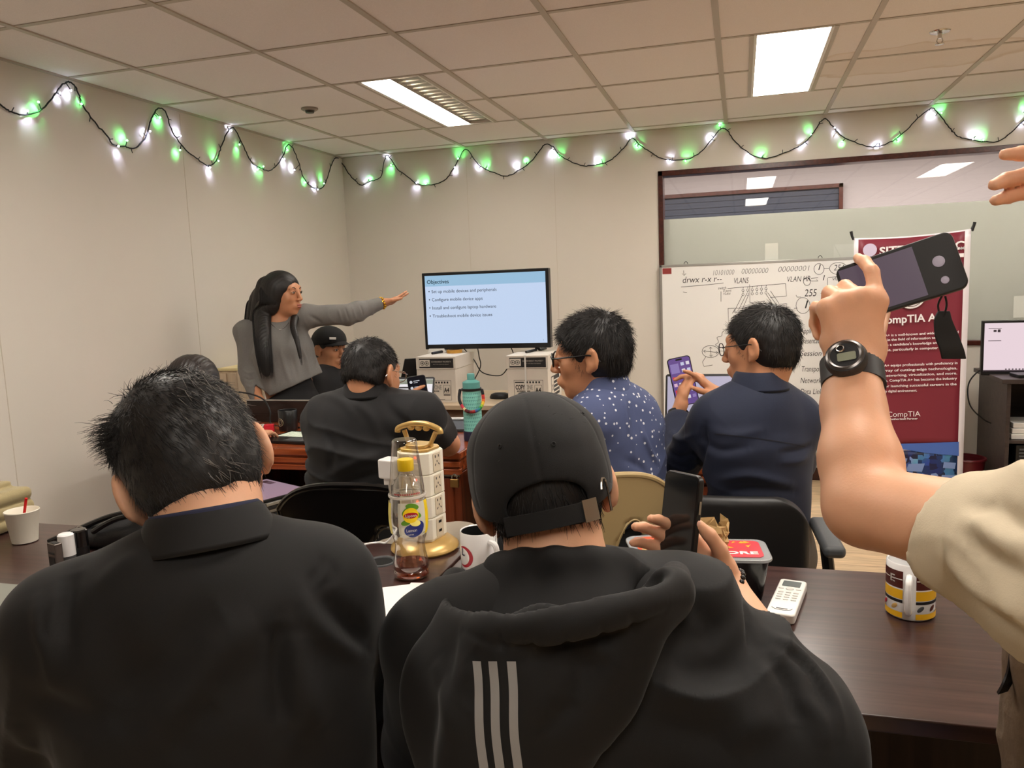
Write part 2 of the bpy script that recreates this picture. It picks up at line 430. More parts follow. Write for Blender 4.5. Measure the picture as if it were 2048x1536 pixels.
# old water marks: thin wandering brown lines around one tile
tc = nt.nodes['Texture Coordinate']; base = bs.inputs['Base Color'].links[0].from_socket
sp = nt.nodes.new('ShaderNodeVectorMath'); sp.operation = 'SUBTRACT'; sp.inputs[1].default_value = (3.72, -1.12, H); nt.links.new(tc.outputs['Object'], sp.inputs[0])
nn = nt.nodes.new('ShaderNodeTexNoise'); nn.inputs['Scale'].default_value = 5; nt.links.new(tc.outputs['Object'], nn.inputs['Vector'])
sc = nt.nodes.new('ShaderNodeVectorMath'); sc.operation = 'MULTIPLY_ADD'; sc.inputs[1].default_value = (.22, .22, 0); nt.links.new(nn.outputs['Color'], sc.inputs[0]); nt.links.new(sp.outputs[0], sc.inputs[2])
sq = nt.nodes.new('ShaderNodeVectorMath'); sq.operation = 'MULTIPLY'; sq.inputs[1].default_value = (.75, 1.6, 0); nt.links.new(sc.outputs[0], sq.inputs[0])
ln = nt.nodes.new('ShaderNodeVectorMath'); ln.operation = 'LENGTH'; nt.links.new(sq.outputs[0], ln.inputs[0])
rp = nt.nodes.new('ShaderNodeValToRGB'); cr = rp.color_ramp
cr.elements[0].position = .0; cr.elements[0].color = (.93, .9, .86, 1); cr.elements[1].position = .47; cr.elements[1].color = (1, 1, 1, 1)
for p, c in ((.36, (.95, .93, .9)), (.41, (.84, .79, .72)), (.43, (1, 1, 1))):
    e = cr.elements.new(p); e.color = (*c, 1)
nt.links.new(ln.outputs['Value'], rp.inputs['Fac'])
mm = nt.nodes.new('ShaderNodeVectorMath'); mm.operation = 'MULTIPLY'; nt.links.new(base, mm.inputs[0]); nt.links.new(rp.outputs['Color'], mm.inputs[1]); nt.links.new(mm.outputs[0], bs.inputs['Base Color'])
struct(b.build('ceiling', M_ceil))
b = MB()
for x in GX:
    if 0 < x < X1: b.box(x-.012, x+.012, Y1, 0, H-.006, H+.001)
for y in GY:
    if y > Y1:
        xs = [0]
        for lx in LX:
            if any(abs(y-ly) < .3 for ly in LY): xs += [lx-.158, lx+.158]
        xs.append(X1)
        for k in range(0, len(xs), 2): b.box(xs[k], xs[k+1], y-.011, y+.011, H-.0035, H+.001)
for (lx, ly) in LIGHTS:
    for s_ in (-1, 1): b.box(lx+s_*.164-.009, lx+s_*.164+.009, ly-.6, ly+.6, H-.006, H+.001)
b.box(0, X1, -.022, 0, H-.007, H+.001); b.box(0, .02, Y1, 0, H-.007, H+.001)
struct(b.build('trim_3', M_tbar))
struct(MB().box(-.15, X1+.15, Y1-.15, .12, H+.2, H+.3).build('trim_4', mat('slab', (90, 88, 84), .9)))

# recessed fluorescent fixtures
M_tube = mat('fluorescent', (255, 250, 244), .5, emis=LIGHT, ecol=(255, 247, 236))
M_louv = mat('louver_metal', (176, 170, 160), .35, metal=.7)
M_white = mat('white_enamel', (232, 230, 224), .4)
M_off = mat('diffuser_unlit', (206, 202, 194), .5)
def fixture(lx, ly, half, label, group, on=True):
    t = empty('ceiling_light', (lx, ly, H+.08), 0, label, 'ceiling light', group)
    f = MB()
    for s_ in (-1, 1):
        f.box(lx+s_*.149-.006, lx+s_*.149+.006, ly-.6, ly+.6, H-.004, H+.08); f.box(lx-.149, lx+.149, ly+s_*.594-.006, ly+s_*.594+.006, H-.004, H+.08)
    f.box(lx-.155, lx+.155, ly-.6, ly+.6, H+.08, H+.085); f.build('housing', M_white, t)
    if half:
        MB().box(lx-.143, lx-.005, ly-.588, ly+.588, H+.004, H+.009).build('diffuser', M_tube, t)
        l = MB(); l.box(lx-.002, lx+.002, ly-.588, ly+.588, H+.0, H+.06)
        for k in range(17):
            y = ly-.57+k*.0712
            l.prism([(y-.022, H+.012), (y-.012, H+.05), (y+.012, H+.05), (y+.022, H+.012)][:], lx+.002, lx+.143, 'x')
        l.build('louver', M_louv, t)
    else:
        MB().box(lx-.143, lx+.143, ly-.588, ly+.588, H+.004, H+.009).build('diffuser', M_tube if on else M_off, t)
for i, (lx, ly) in enumerate(LIGHTS):
    if (lx, ly) == (LX[0], LY[0]): lab, g = 'ceiling light lit on one half, dark louver on the other, nearest the corner', None
    elif (lx, ly) == (LX[1], LY[0]): lab, g = 'bright white rectangular ceiling light above the whiteboard, lit across its full width', None
    else: lab, g = 'rectangular ceiling light behind the viewer, seen only as a reflection in the glass', 'ceiling lights further back in the room'
    fixture(lx, ly, i == 0, lab, g, not (ly == LY[2] and lx != LX[1]))

# smoke detector and sprinkler
M_chrome = mat('chrome', (200, 196, 190), .18, metal=1.)
M_dkmetal = mat('dark_metal', (70, 66, 62), .35, metal=.8)
c = AZ(619, 216, H)
t = empty('smoke_detector', c, 0, 'small round grey detector on the ceiling left of the half-lit light', 'smoke detector')
MB().lathe([(.0, 0), (.045, 0), (.045, -.008), (.036, -.014), (.0, -.014)], 24, c).build('base', mat('grey_plastic', (150, 144, 134), .5), t, smooth=True)
MB().lathe([(.0, -.014), (.026, -.014), (.022, -.026), (0, -.028)], 20, c).build('sensor', M_dkmetal, t, smooth=True)
c = AZ(1880, 62, H)
t = empty('sprinkler_head', c, 0, 'metal fire sprinkler head hanging from the ceiling at upper right', 'sprinkler')
MB().lathe([(.0, 0), (.042, 0), (.038, -.006), (.02, -.008), (0, -.008)], 24, c).build('escutcheon', M_chrome, t, smooth=True)
b = MB(); b.lathe([(.0, -.008), (.009, -.008), (.008, -.03), (0, -.03)], 12, c)
b.tube([c+V(.008, 0, -.028), c+V(.012, 0, -.04), c+V(.004, 0, -.052)], .002, 6); b.tube([c+V(-.008, 0, -.028), c+V(-.012, 0, -.04), c+V(-.004, 0, -.052)], .002, 6)
b.build('frame', M_chrome, t); MB().lathe([(0, -.052), (.018, -.052), (.016, -.055), (0, -.056)], 16, c).build('deflector', M_chrome, t, smooth=True)

# ---------------------------------------------------------------- the internal window with a frosted lower band and the room beyond
fr = MB(); w = .032
fr.box(WX0, WX1, -.012, .12, WZ1-.034, WZ1); fr.box(WX0, WX1, -.012, .12, WZ0-.012, WZ0+.018); fr.box(WX0, WX0+w, -.012, .12, WZ0, WZ1); fr.box(WX1-w, WX1, -.012, .12, WZ0, WZ1)
win = struct(fr.build('window_1', M_frame, bevel=.003))
M_glass = mat('clear_glass', (255, 255, 255), .0, trans=1., ior=1.52)
M_glass.node_tree.nodes['Principled BSDF'].inputs['Base Color'].default_value = (.97, .98, .97, 1)
M_frost = mat('frosted_film', (222, 222, 212), .22, noise=.01, nscale=8, spec=.4)
FZ = 1.768
g = MB().box(WX0+w, WX1-w, .022, .030, WZ0+.018, WZ1-.034).build('window_pane', M_glass, win)
ft = M_frost.node_tree; tb = ft.nodes.new('ShaderNodeBsdfTranslucent'); tb.inputs['Color'].default_value = (*lin((232, 232, 224)), 1)
ms = ft.nodes.new('ShaderNodeMixShader'); ms.inputs[0].default_value = .5
ft.links.new(ft.nodes['Principled BSDF'].outputs[0], ms.inputs[1]); ft.links.new(tb.outputs[0], ms.inputs[2]); ft.links.new(ms.outputs[0], ft.nodes['Material Output'].inputs['Surface'])
g = MB().box(WX0+w, WX1-w, .031, .034, WZ0+.018, FZ).build('frosted_film', M_frost, win); g['label'] = 'pale grey-green frosted film over the lower glass'
# neighbouring room
M_nb = mat('neighbour_wall', (160, 149, 148), .8, noise=.01, nscale=2)
b = MB(); b.box(1.2, 7.2, 1.55, 1.65, 0, H+.3); b.box(1.1, 1.2, .12, 1.65, 0, H+.3); b.box(7.2, 7.3, .12, 1.65, 0, H+.3)
struct(b.build('wall_neighbour', M_nb))
struct(MB().box(1.1, 7.3, .12, 1.65, H+.02, H+.12).build('trim_5', M_nb)); struct(MB().box(1.1, 7.3, .12, 1.65, -.1, 0).build('trim_6', M_nb))
b = MB(); zt = 2.075; xr = 3.655
b.box(1.9, xr, 1.50, 1.56, zt-.03, zt); b.box(xr-.03, xr, 1.50, 1.56, 1.0, zt)
win2 = struct(b.build('window_2', M_frame))
M_blind = mat('dark_blind', (48, 51, 64), .6)
b = MB()
for k in range(22):
    z = zt-.03-.05*k; b.box(1.9, xr-.03, 1.525, 1.535, z-.047, z)
bl = struct(b.build('window_blind', M_blind, win2)); 
def arealight(name, loc, sx, sy, e, rx=0., col=(1, .95, .9)):
    l = bpy.data.lights.new(name, 'AREA'); l.shape = 'RECTANGLE'; l.size = sx; l.size_y = sy; l.energy = e; l.color = col
    o = bpy.data.objects.new(name, l); o.location = loc; o.rotation_euler = (rx, 0, 0); COL.objects.link(o); return o
arealight('neighbour_room_light', (3.6, .75, H-.02), 3.5, .3, 42)

# sheets of paper taped to the glass
def sheet(name, x0, x1, z0, z1, y, m, label, cat, group=None, th=.0006):
    o = MB().box(x0, x1, y-th, y, z0, z1).build(name, m); tag(o, label, cat, group); return o
M_paper = mat('paper', (240, 238, 232), .7, noise=.01)
a, c = AY(1530, 487, .02), AY(1556, 520, .02)
sheet('paper_notice', a[0], c[0], c[2]-.03, a[2], .0218, mat('paper_pale', (222, 224, 214), .7), 'small pale paper notice stuck on the frosted glass above the whiteboard', 'notice')
a, c = AY(2028, 592, .02), AY(2100, 634, .02)
sheet('paper_notice', a[0], c[0], c[2], a[2], .0218, MATS['paper_pale'], 'pale paper notice on the glass above the desktop monitor at the right edge', 'notice')

# ---------------------------------------------------------------- fairy lights
M_wire = mat('black_wire', (22, 24, 24), .5)
WF = -.013
gl = [(-60, 150), (0, 209), (20, 222), (50, 230), (88, 215), (110, 188), (125, 169), (137, 164), (150, 172), (158, 190), (165, 210), (190, 245), (215, 272), (228, 290), (250, 293), (268, 297), (290, 277), (300, 245), (310, 224), (321, 216), (333, 228), (345, 264), (372, 300), (400, 322), (416, 331), (432, 322), (440, 300), (452, 270), (462, 256), (472, 262), (490, 300), (503, 324), (525, 338), (543, 340), (565, 315), (572, 295), (580, 290), (592, 310), (605, 350), (620, 371), (643, 377), (655, 355), (663, 330), (669, 318), (674, 316)]
gb = [(680, 320), (694, 342), (713, 364), (725, 370), (742, 362), (761, 354), (770, 318), (777, 312), (795, 338), (820, 357), (832, 367), (852, 370), (875, 367), (893, 357), (910, 332), (928, 301), (940, 305), (957, 330), (985, 344), (1011, 352), (1035, 343), (1063, 322), (1080, 300), (1092, 288), (1105, 293), (1120, 310), (1150, 327), (1172, 332), (1205, 327), (1228, 315), (1250, 293), (1264, 276), (1280, 290), (1300, 303), (1318, 315), (1345, 320), (1370, 319), (1385, 315), (1408, 298), (1430, 270), (1444, 257), (1455, 262), (1472, 286), (1505, 310), (1532, 316), (1565, 307), (1600, 292), (1625, 268), (1640, 245), (1650, 238), (1662, 248), (1685, 273), (1720, 288), (1745, 294), (1775, 287), (1808, 265), (1840, 232), (1862, 217), (1873, 222), (1895, 250), (1915, 272), (1945, 280), (1985, 284), (2010, 275), (2048, 240), (2085, 205), (2110, 196)]
pl = [AX(x, y, .013) for x, y in gl]; pb = [AY(x, y, WF) for x, y in gb]
path = smoothpath(pl+pb, 6); jig = np.random.default_rng(3).normal(0, .0016, (len(path), 3)); path = [p+j*[1, 0, 1] for p, j in zip(path, jig)]
t = empty('fairy_lights', AY(931, 299, WF), 0, 'black wire of green and white fairy lights looped along the tops of both walls', 'string lights')
MB().tube(path, .0035, 6).build('wire', M_wire, t, smooth=True)
M_bw = mat('bulb_white', (255, 255, 255), .3, emis=26, ecol=(225, 225, 255)); M_bg = mat('bulb_green', (200, 255, 210), .3, emis=18, ecol=(120, 255, 150))
M_bo = mat('bulb_off', (70, 76, 72), .3)
# lit bulbs: pixel and colour
LB = [(55, 222, 'w'), (77, 204, 'g'), (120, 186, 'w'), (142, 181, 'w'), (163, 208, 'g'), (254, 281, 'g'), (234, 292, 'w'), (298, 262, 'w'), (320, 235, 'g'), (361, 272, 'w'), (360, 300, 'g'), (420, 335, 'w'), (436, 322, 'g'), (463, 261, 'w'), (479, 289, 'g'), (515, 339, 'w'), (527, 333, 'g'), (569, 318, 'w'), (575, 300, 'g'), (589, 340, 'w'), (611, 365, 'g'), (634, 378, 'w'), (648, 367, 'g'),
      (680, 322, 'g'), (731, 371, 'w'), (743, 360, 'g'), (774, 315, 'w'), (782, 330, 'g'), (834, 366, 'w'), (852, 368, 'g'), (909, 335, 'w'), (916, 318, 'g'), (958, 338, 'w'), (975, 338, 'g'), (1034, 338, 'w'), (1051, 323, 'g'), (1104, 300, 'w'), (1118, 315, 'g'), (1191, 328, 'w'), (1203, 316, 'g'), (1262, 276, 'w'), (1274, 295, 'g'), (1338, 323, 'w'), (1371, 322, 'g'), (1421, 270, 'w'), (1439, 251, 'g'), (1497, 308, 'w'), (1522, 314, 'g'), (1601, 295, 'w'), (1622, 270, 'g'), (1669, 255, 'w'), (1684, 283, 'g'), (1758, 284, 'w'), (1796, 283, 'g'), (1862, 222, 'w'), (1882, 227, 'g'), (1946, 279, 'w'), (1966, 281, 'g'), (2043, 250, 'w'), (2046, 222, 'g')]
PA = np.array(path)
rb = random.Random(5)
for (x, y, c) in LB:
    left = x < 677
    p = AX(x, y, .020) if left else AY(x, y, -.020)
    j = np.argmin(((PA-p)**2).sum(1)); q = PA[j]; dr = unit(p-q+V(0, 0, 1e-4))
    if np.linalg.norm(p-q) < .012: p = q+dr*.014
    bb = MB(); bb.tube([q, p-dr*.004], .0022, 6); so = bb.build('bulb_socket', M_wire, t)
    MB().sphere(p, .0042, 8, 6).build('bulb', M_bw if c == 'w' else M_bg, so, smooth=True)
    l = bpy.data.lights.new('bulb_light', 'SPOT'); l.energy = .2 if c == 'w' else .26; l.color = (.72, .72, 1) if c == 'w' else (.12, 1, .22); l.shadow_soft_size = .004
    l.spot_size = math.radians(rb.uniform(70, 120)); l.spot_blend = 1
    lo = bpy.data.objects.new('bulb_light', l)
    n = V(1, 0, 0) if left else V(0, -1, 0); lo.location = p+n*.010
    aim = -n+V(0 if left else rb.uniform(-.5, .5), rb.uniform(-.5, .5) if left else 0, rb.choice([-1, 1])*rb.uniform(.2, 1.3))
    lo.rotation_euler = Vector([float(v) for v in aim]).to_track_quat('-Z', 'Y').to_euler(); place(lo)
d = np.cumsum(np.r_[0, np.linalg.norm(np.diff(PA, axis=0), axis=1)])
for k in range(70):
    s_ = .06+k*d[-1]/70; j = min(len(PA)-2, int(np.searchsorted(d, s_)))
    q = PA[j]; tn = unit(PA[j+1]-q); left = q[0] < .05; n = V(1, 0, 0) if left else V(0, -1, 0); sd = np.cross(n, tn)*rb.choice([-1, 1])
    MB().tube([q, q+sd*.022+tn*.006], .0021, 5).build('unlit_bulb', M_wire, t)
# ================================================================ furniture
TZ = .75
M_dark = wood('dark_walnut', (48, 30, 27), (74, 50, 45), .28, (1.2, 45, 30), coat=.15)
M_darkside = wood('dark_walnut_side', (44, 28, 25), (62, 42, 38), .4, (30, 30, 1.5))
M_red = wood('red_mahogany', (120, 54, 26), (158, 78, 40), .26, (1.5, 30, 30), coat=.4)
M_redv = wood('red_mahogany_front', (92, 40, 22), (132, 62, 34), .3, (30, 30, 1.5), coat=.3)
M_lightw = wood('pale_oak', (186, 164, 136), (206, 186, 158), .4, (1.5, 25, 25))
M_black = mat('black_plastic', (20, 20, 21), .35)
M_blackg = mat('black_gloss', (14, 14, 15), .12, coat=.5)
M_grayp = mat('grey_plastic_dark', (74, 76, 78), .55)
M_steel = mat('steel', (180, 178, 172), .25, metal=1.)
M_cream = mat('cream_plastic', (240, 230, 206), .4)
M_gold = mat('gold_plastic', (206, 170, 104), .3, metal=.35)

def desk_table(x0, x1, y0, y1, label, seam=None):
    t = empty('conference_table', ((x0+x1)/2, (y0+y1)/2, 0), 0, label, 'table', 'dark wood tables in the front row')
    MB().box(x0, x1, y0, y1, TZ-.026, TZ).build('tabletop', M_dark, t, bevel=.003)
    for x in (x0+.02, x1-.045): MB().box(x, x+.025, y0+.04, y1-.04, 0, TZ-.0265).build('side_panel', M_darkside, t, bevel=.002)
    MB().box(x0+.0455, x1-.0455, y1-.12, y1-.1, .3, TZ-.0265).build('modesty_panel', M_darkside, t)
    return t
tl = desk_table(.42, 2.222, -4.345, -3.755, 'dark wood table on the left, under the papers and the tea bottle')
desk_table(2.228, 3.62, -4.345, -3.755, 'dark wood table on the right, under the remote and the striped mug')
g = AZ(762, 1124, TZ)
b = MB(); b.lathe([(.028, TZ+.0004), (.03, TZ+.003), (.036, TZ+.003), (.037, TZ)], 24, (g[0], g[1], 0)); b.build('cable_grommet', M_grayp, tl, smooth=True)
MB().disc(.0285, TZ+.0006, 24, (g[0], g[1], 0)).build('grommet_hole', mat('hole_black', (4, 4, 4), .9), tl)

def office_desk(x0, x1, y0, y1, label):
    t = empty('office_desk', ((x0+x1)/2, (y0+y1)/2, 0), 0, label, 'desk', 'reddish wooden desks in the middle row')
    b = MB(); b.box(x0, x1, y0, y1, TZ-.03, TZ); b.build('desktop', M_red, t, bevel=.006)
    b = MB(); b.box(x0+.01, x1-.01, y0+.012, y1-.01, TZ-.085, TZ-.0305); b.box(x0+.004, x1-.004, y0+.004, y0+.02, TZ-.060, TZ-.038)
    b.box(x0+.004, x1-.004, y0+.004, y0+.03, TZ-.09, TZ-.068); b.build('apron', M_red, t, bevel=.003)
    for (a, c) in ((x0+.02, x0+.40), (x1-.40, x1-.012)):
        MB().box(a, c, y0+.03, y1-.03, .04, TZ-.0905).build('pedestal', M_redv, t, bevel=.002)
        MB().box(a+.03, c-.03, y0+.016, y0+.0295, .42, TZ-.105).build('drawer_front', M_redv, t, bevel=.004)
        d = MB().box(a+.03, c-.03, y0+.016, y0+.0295, .07, .405); d = d.build('cabinet_door', M_redv, t, bevel=.004)
        MB().box(a+.075, c-.075, y0+.010, y0+.0155, .12, .355).build('raised_panel', M_red, d, bevel=.004)
    MB().box(x0+.402, x1-.402, y1-.06, y1-.04, .1, TZ-.0905).build('back_panel', M_redv, t)
    MB().box(x0+.402, x1-.402, y0+.1, y1-.062, .30, .32).build('shelf', M_redv, t)
    return t
DY0, DY1 = -2.72, -2.06
dk = office_desk(.30, 1.83, DY0, DY1, 'reddish wooden desk on the left with the black mug, lamp-lit keyboard and padlocked cabinet')
dk['label'] = 'reddish wooden desk on the left with the black mug and padlocked cabinet'
office_desk(1.885, 2.95, DY0, DY1, 'reddish wooden desk on the right, mostly hidden behind the seated men')
# padlock and hasp on the right pedestal of the first desk
c = AY(905, 950, DY0+.012)
t = empty('padlock', c, 0, 'small brass padlock with steel shackle hanging on the desk cabinet', 'padlock')
MB().box(c[0]-.045, c[0]+.03, DY0+.009, DY0+.0135, c[2]-.006, c[2]+.02).build('hasp', M_steel, t, bevel=.001)
b = MB(); b.tube([c+V(.012+.011*math.cos(a), -.012, -.012+.018*math.sin(a)) for a in np.linspace(0, math.pi, 9)], .0028, 8); b.build('shackle', M_steel, t, smooth=True)
MB().box(c[0]-.005, c[0]+.029, DY0-.008, DY0+.004, c[2]-.045, c[2]-.012).build('lock_body', mat('brass', (176, 140, 84), .3, metal=.9), t, bevel=.003)

# pale oak desk carrying the television
TY0, TY1 = -1.60, -1.02; TX0, TX1 = 1.0, 2.28
t = empty('television_desk', (1.6, -1.3, 0), 0, 'pale oak desk carrying the two copy paper boxes and the television', 'desk')
MB().box(TX0, TX1, TY0, TY1, TZ-.025, TZ).build('desktop', M_lightw, t, bevel=.003)
for x in (TX0+.01, TX1-.035): MB().box(x, x+.025, TY0+.03, TY1-.02, 0, TZ-.0255).build('side_panel', M_lightw, t)
MB().box(TX0+.036, TX1-.036, TY0+.05, TY0+.068, .25, TZ-.0255).build('front_panel', wood('taupe_panel', (120, 98, 80), (138, 114, 94), .5, (1.5, 25, 25)), t)

# television
tvy = -1.27; a, c = AY(843, 548, tvy), AY(1095, 690, tvy)
x0, x1, z1, z0 = a[0], a[0]+.742, a[2]+.004, a[2]-.432
t = empty('television', ((x0+x1)/2, tvy, z0), 0, 'flat black television showing a blue slide, standing on two paper boxes', 'television')
b = MB(); b.box(x0, x1, tvy, tvy+.05, z0, z1); b.build('casing', M_black, t, bevel=.004)
M_scr = mat('slide_blue', (10, 10, 10), .2, emis=.93, ecol=(196, 214, 242)); M_scrh = mat('slide_header', (10, 10, 10), .2, emis=.82, ecol=(162, 202, 232))
M_tx = mat('slide_text', (60, 70, 84), .6); M_txh = mat('slide_title', (30, 66, 86), .6)
sx0, sx1, sz0, sz1 = x0+.018, x1-.018, z0+.028, z1-.017
b = MB(); b.box(sx0, sx1, tvy-.0012, tvy-.0002, sz0, sz1-.06); b.cur = 1; b.box(sx0, sx1, tvy-.0012, tvy-.0002, sz1-.06, sz1); b.build('screen', [M_scr, M_scrh], t)
T = [text('slide_text', 'Objectives', .031, (sx0+.012, tvy-.0016, sz1-.045), (1, 0, 0), (0, -1, 0), M_txh, t, bold=.012)]
for i, s_ in enumerate(('Set up mobile devices and peripherals', 'Configure mobile device apps', 'Install and configure laptop hardware', 'Troubleshoot mobile device issues')):
    z = sz1-.098-i*.0462
    T.append(text('s', '\u2022', .028, (sx0+.018, tvy-.0016, z), (1, 0, 0), (0, -1, 0), M_tx, t)); T.append(text('s', s_, .0255, (sx0+.037, tvy-.0016, z), (1, 0, 0), (0, -1, 0), M_tx, t))
T.append(text('s', '1', .012, (sx1-.025, tvy-.0016, sz0+.012), (1, 0, 0), (0, -1, 0), M_tx, t))
merge(T, 'slide_text')
BZ = TZ+.252
for sx in (x0+.11, x1-.085):
    b = MB(); b.tube([(sx, tvy+.02, z0+.004), (sx, tvy-.002, z0-.012), (sx-.03, tvy-.10, BZ+.007)], .009, 8, .007)
    b.tube([(sx, tvy+.02, z0+.004), (sx+.01, tvy+.04, z0-.012), (sx+.03, tvy+.11, BZ+.007)], .009, 8, .007); b.build('stand_foot', M_black, t, smooth=True)

# copy paper boxes
M_card = mat('white_cardboard', (214, 206, 194), .7, noise=.02, nscale=20); M_ink = mat('black_ink', (34, 32, 32), .6); M_inkg = mat('grey_ink', (150, 146, 138), .6)
def paper_box(bx, by, label, tape=False, side=False):
    w, d, h = .222, .31, .252; z = TZ
    t = empty('paper_box', (bx+w/2, by+d/2, z), 0, label, 'box', 'copy paper boxes under the television')
    MB().box(bx, bx+w, by, by+d, z, z+h-.07).build('carton', M_card, t, bevel=.002)
    MB().box(bx-.004, bx+w+.004, by-.004, by+d+.004, z+h-.0695, z+h).build('lid', M_card, t, bevel=.002)
    y = by-.0046; N = (0, -1, 0); X_ = (1, 0, 0)
    b = MB(); lz = z+h-.062; b.box(bx+.015, bx+w-.008, y, by-.0041, lz, lz+.052); l = b.build('lid_label', M_ink, t)
    b = MB(); b.box(bx+.017, bx+.078, y-.0006, y-.0001, lz+.008, lz+.046); q = b.build('label_badge', M_card, l)
    b = MB()
    for k in (0, 1):
        cx = bx+.034+k*.026; b.tube([(cx+.011*math.cos(a), y-.0010, lz+.027+.011*math.sin(a)) for a in np.linspace(0, 2*math.pi, 16, endpoint=False)], .0014, 4, closed=True)
        b.box(cx-.006, cx+.006, y-.0012, y-.0008, lz+.0255, lz+.0285); b.box(cx-.0015, cx+.0015, y-.0012, y-.0008, lz+.021, lz+.033)
    b.build('badge_rings', M_ink, l)
    T = [text('s', 'GOVERNMENT PROPERTY', .012, (bx+.086, y-.0002, lz+.030), X_, N, M_inkg, l, bold=.02, width=.115), text('s', 'NOT FOR SALE OR RESALE', .007, (bx+.096, y-.0002, lz+.018), X_, N, M_inkg, l, width=.09)]
    merge(T, 'label_text')
    fy = by-.0005; b = MB(); fx0, fx1, fz0, fz1 = bx+.035, bx+w-.028, z+.012, z+.122
    for q in ((fx0, fx1, fz0, fz0+.0015), (fx0, fx1, fz1-.0015, fz1), (fx0, fx0+.0015, fz0, fz1), (fx1-.0015, fx1, fz0, fz1)): b.box(q[0], q[1], fy, by-.0001, q[2], q[3])
    q = (fx1-.046, fx1-.006, fz0+.035, fz0+.083)
    for r in ((q[0], q[1], q[2], q[2]+.0015), (q[0], q[1], q[3]-.0015, q[3]), (q[0], q[0]+.0015, q[2], q[3]), (q[1]-.0015, q[1], q[2], q[3])): b.box(r[0], r[1], fy, by-.0001, r[2], r[3])
    b.box(q[0], q[1], fy, by-.0001, q[2]-.008, q[2]-.003); b.box(fx0+.006, fx0+.055, fy, by-.0001, fz1-.015, fz1-.009)
    for k in range(5): b.lathe([(0, 0), (.0042, 0)], 8) if False else b.box(fx0+.068+k*.0165, fx0+.077+k*.0165, fy, by-.0001, fz1-.017, fz1-.007)
    b.box(fx0+.02, fx0+.12, fy, by-.0001, fz0+.004, fz0+.006); b.build('printed_frame', M_ink, t)
    T = [text('s', 'COPY', .034, (fx0+.008, fy-.0002, fz0+.060), X_, N, M_ink, t, bold=.03, width=.052), text('s', 'A4', .036, (q[0]+.004, fy-.0002, fz0+.044), X_, N, M_ink, t, bold=.03, width=.031),
         text('s', 'MULTIPURPOSE PAPER', .010, (fx0+.016, fy-.0002, fz0+.047), X_, N, M_ink, t, bold=.02, width=.072), text('s', '24', .026, (fx0+.040, fy-.0002, fz0+.020), X_, N, M_ink, t, bold=.03)]
    merge(T, 'printed_text'); text('light_lettering', 'ONE', .034, (fx0+.062, fy-.0002, fz0+.060), X_, N, M_inkg, t, bold=.02, width=.040)
    if tape:
        b = MB(); b.box(bx+.098, bx+.106, by-.0062, by-.005, z+.0, z+h+.0008); b.box(bx+.098, bx+.106, by-.006, by+d, z+h+.0004, z+h+.0016); b.build('strap', mat('clear_strap', (226, 224, 218), .3), t)
    if side:
        sx = bx+w+.0003; b = MB(); b.box(sx, sx+.0008, by+.07, by+.26, z+.02, z+.13); l = b.build('side_label', M_ink, t)
        b = MB()
        for k in range(4): b.box(sx+.001, sx+.0014, by+.125, by+.25, z+.035+k*.022, z+.042+k*.022)
        b.box(sx+.001, sx+.0014, by+.074, by+.12, z+.025, z+.125); b.build('side_label_lines', M_card, l)
        text('side_number', '20', .045, (sx+.0016, by+.078, z+.055), (0, 1, 0), (1, 0, 0), M_inkg, l, bold=.02)
    return t
bxa = AY(833, 713, -1.50)[0]; bxb = AY(1013, 710, -1.50)[0]
paper_box(bxa, -1.50, 'white copy paper box with printed A4 label under the left foot of the television')
paper_box(bxb, -1.50, 'white copy paper box with a clear strap under the right foot of the television', True, True)
# clutter on top of the boxes
c = V(bxa+.145, -1.29, BZ); t = empty('tape_roll', c, 0, 'amber roll of packing tape lying on the left paper box', 'tape roll')
MB().lathe([(.036, .001), (.045, .001), (.045, .019), (.036, .019), (.036, .001)], 28, c).build('tape', mat('amber_tape', (190, 140, 60), .3), t, smooth=True)
MB().lathe([(.033, .0005), (.0358, .0005), (.0358, .0195), (.033, .0195), (.033, .0005)], 28, c).build('core', mat('brown_card', (120, 96, 68), .7), t, smooth=True)
c = V(bxa+.035, -1.24, BZ)
b = MB()
for k in range(3): b.box(c[0]-.055+.003*k, c[0]+.05-.004*k, c[1]-.045, c[1]+.05, BZ+.001+k*.008, BZ+.0085+k*.008)
tag(b.build('paper_stack', M_paper, bevel=.001), 'small stack of white papers on the left paper box behind the tape', 'papers')
# television cables
for pts, lb in (([AY(925, 694, -1.24), AY(948, 720, -1.2), AY(965, 745, -1.2), AY(1000, 751, -1.25), AY(1016, 735, -1.3)], 'black cable drooping from the television to the right paper box'),
            ([AY(955, 694, -1.24), AY(958, 712, -1.2), AY(961, 732, -1.2), AY(950, 757, -1.2), AZ(930, 790, TZ+.004)], 'black cable hanging straight down between the two paper boxes'),
            ([AY(1020, 690, -1.24), AY(1026, 705, -1.2), AY(1032, 730, -1.12), AZ(1040, 772, TZ+.004)], 'short black cable behind the right paper box')):
    tag(MB().tube(smoothpath(pts, 8), .0032, 6).build('cable', M_wire, smooth=True), lb, 'cable')
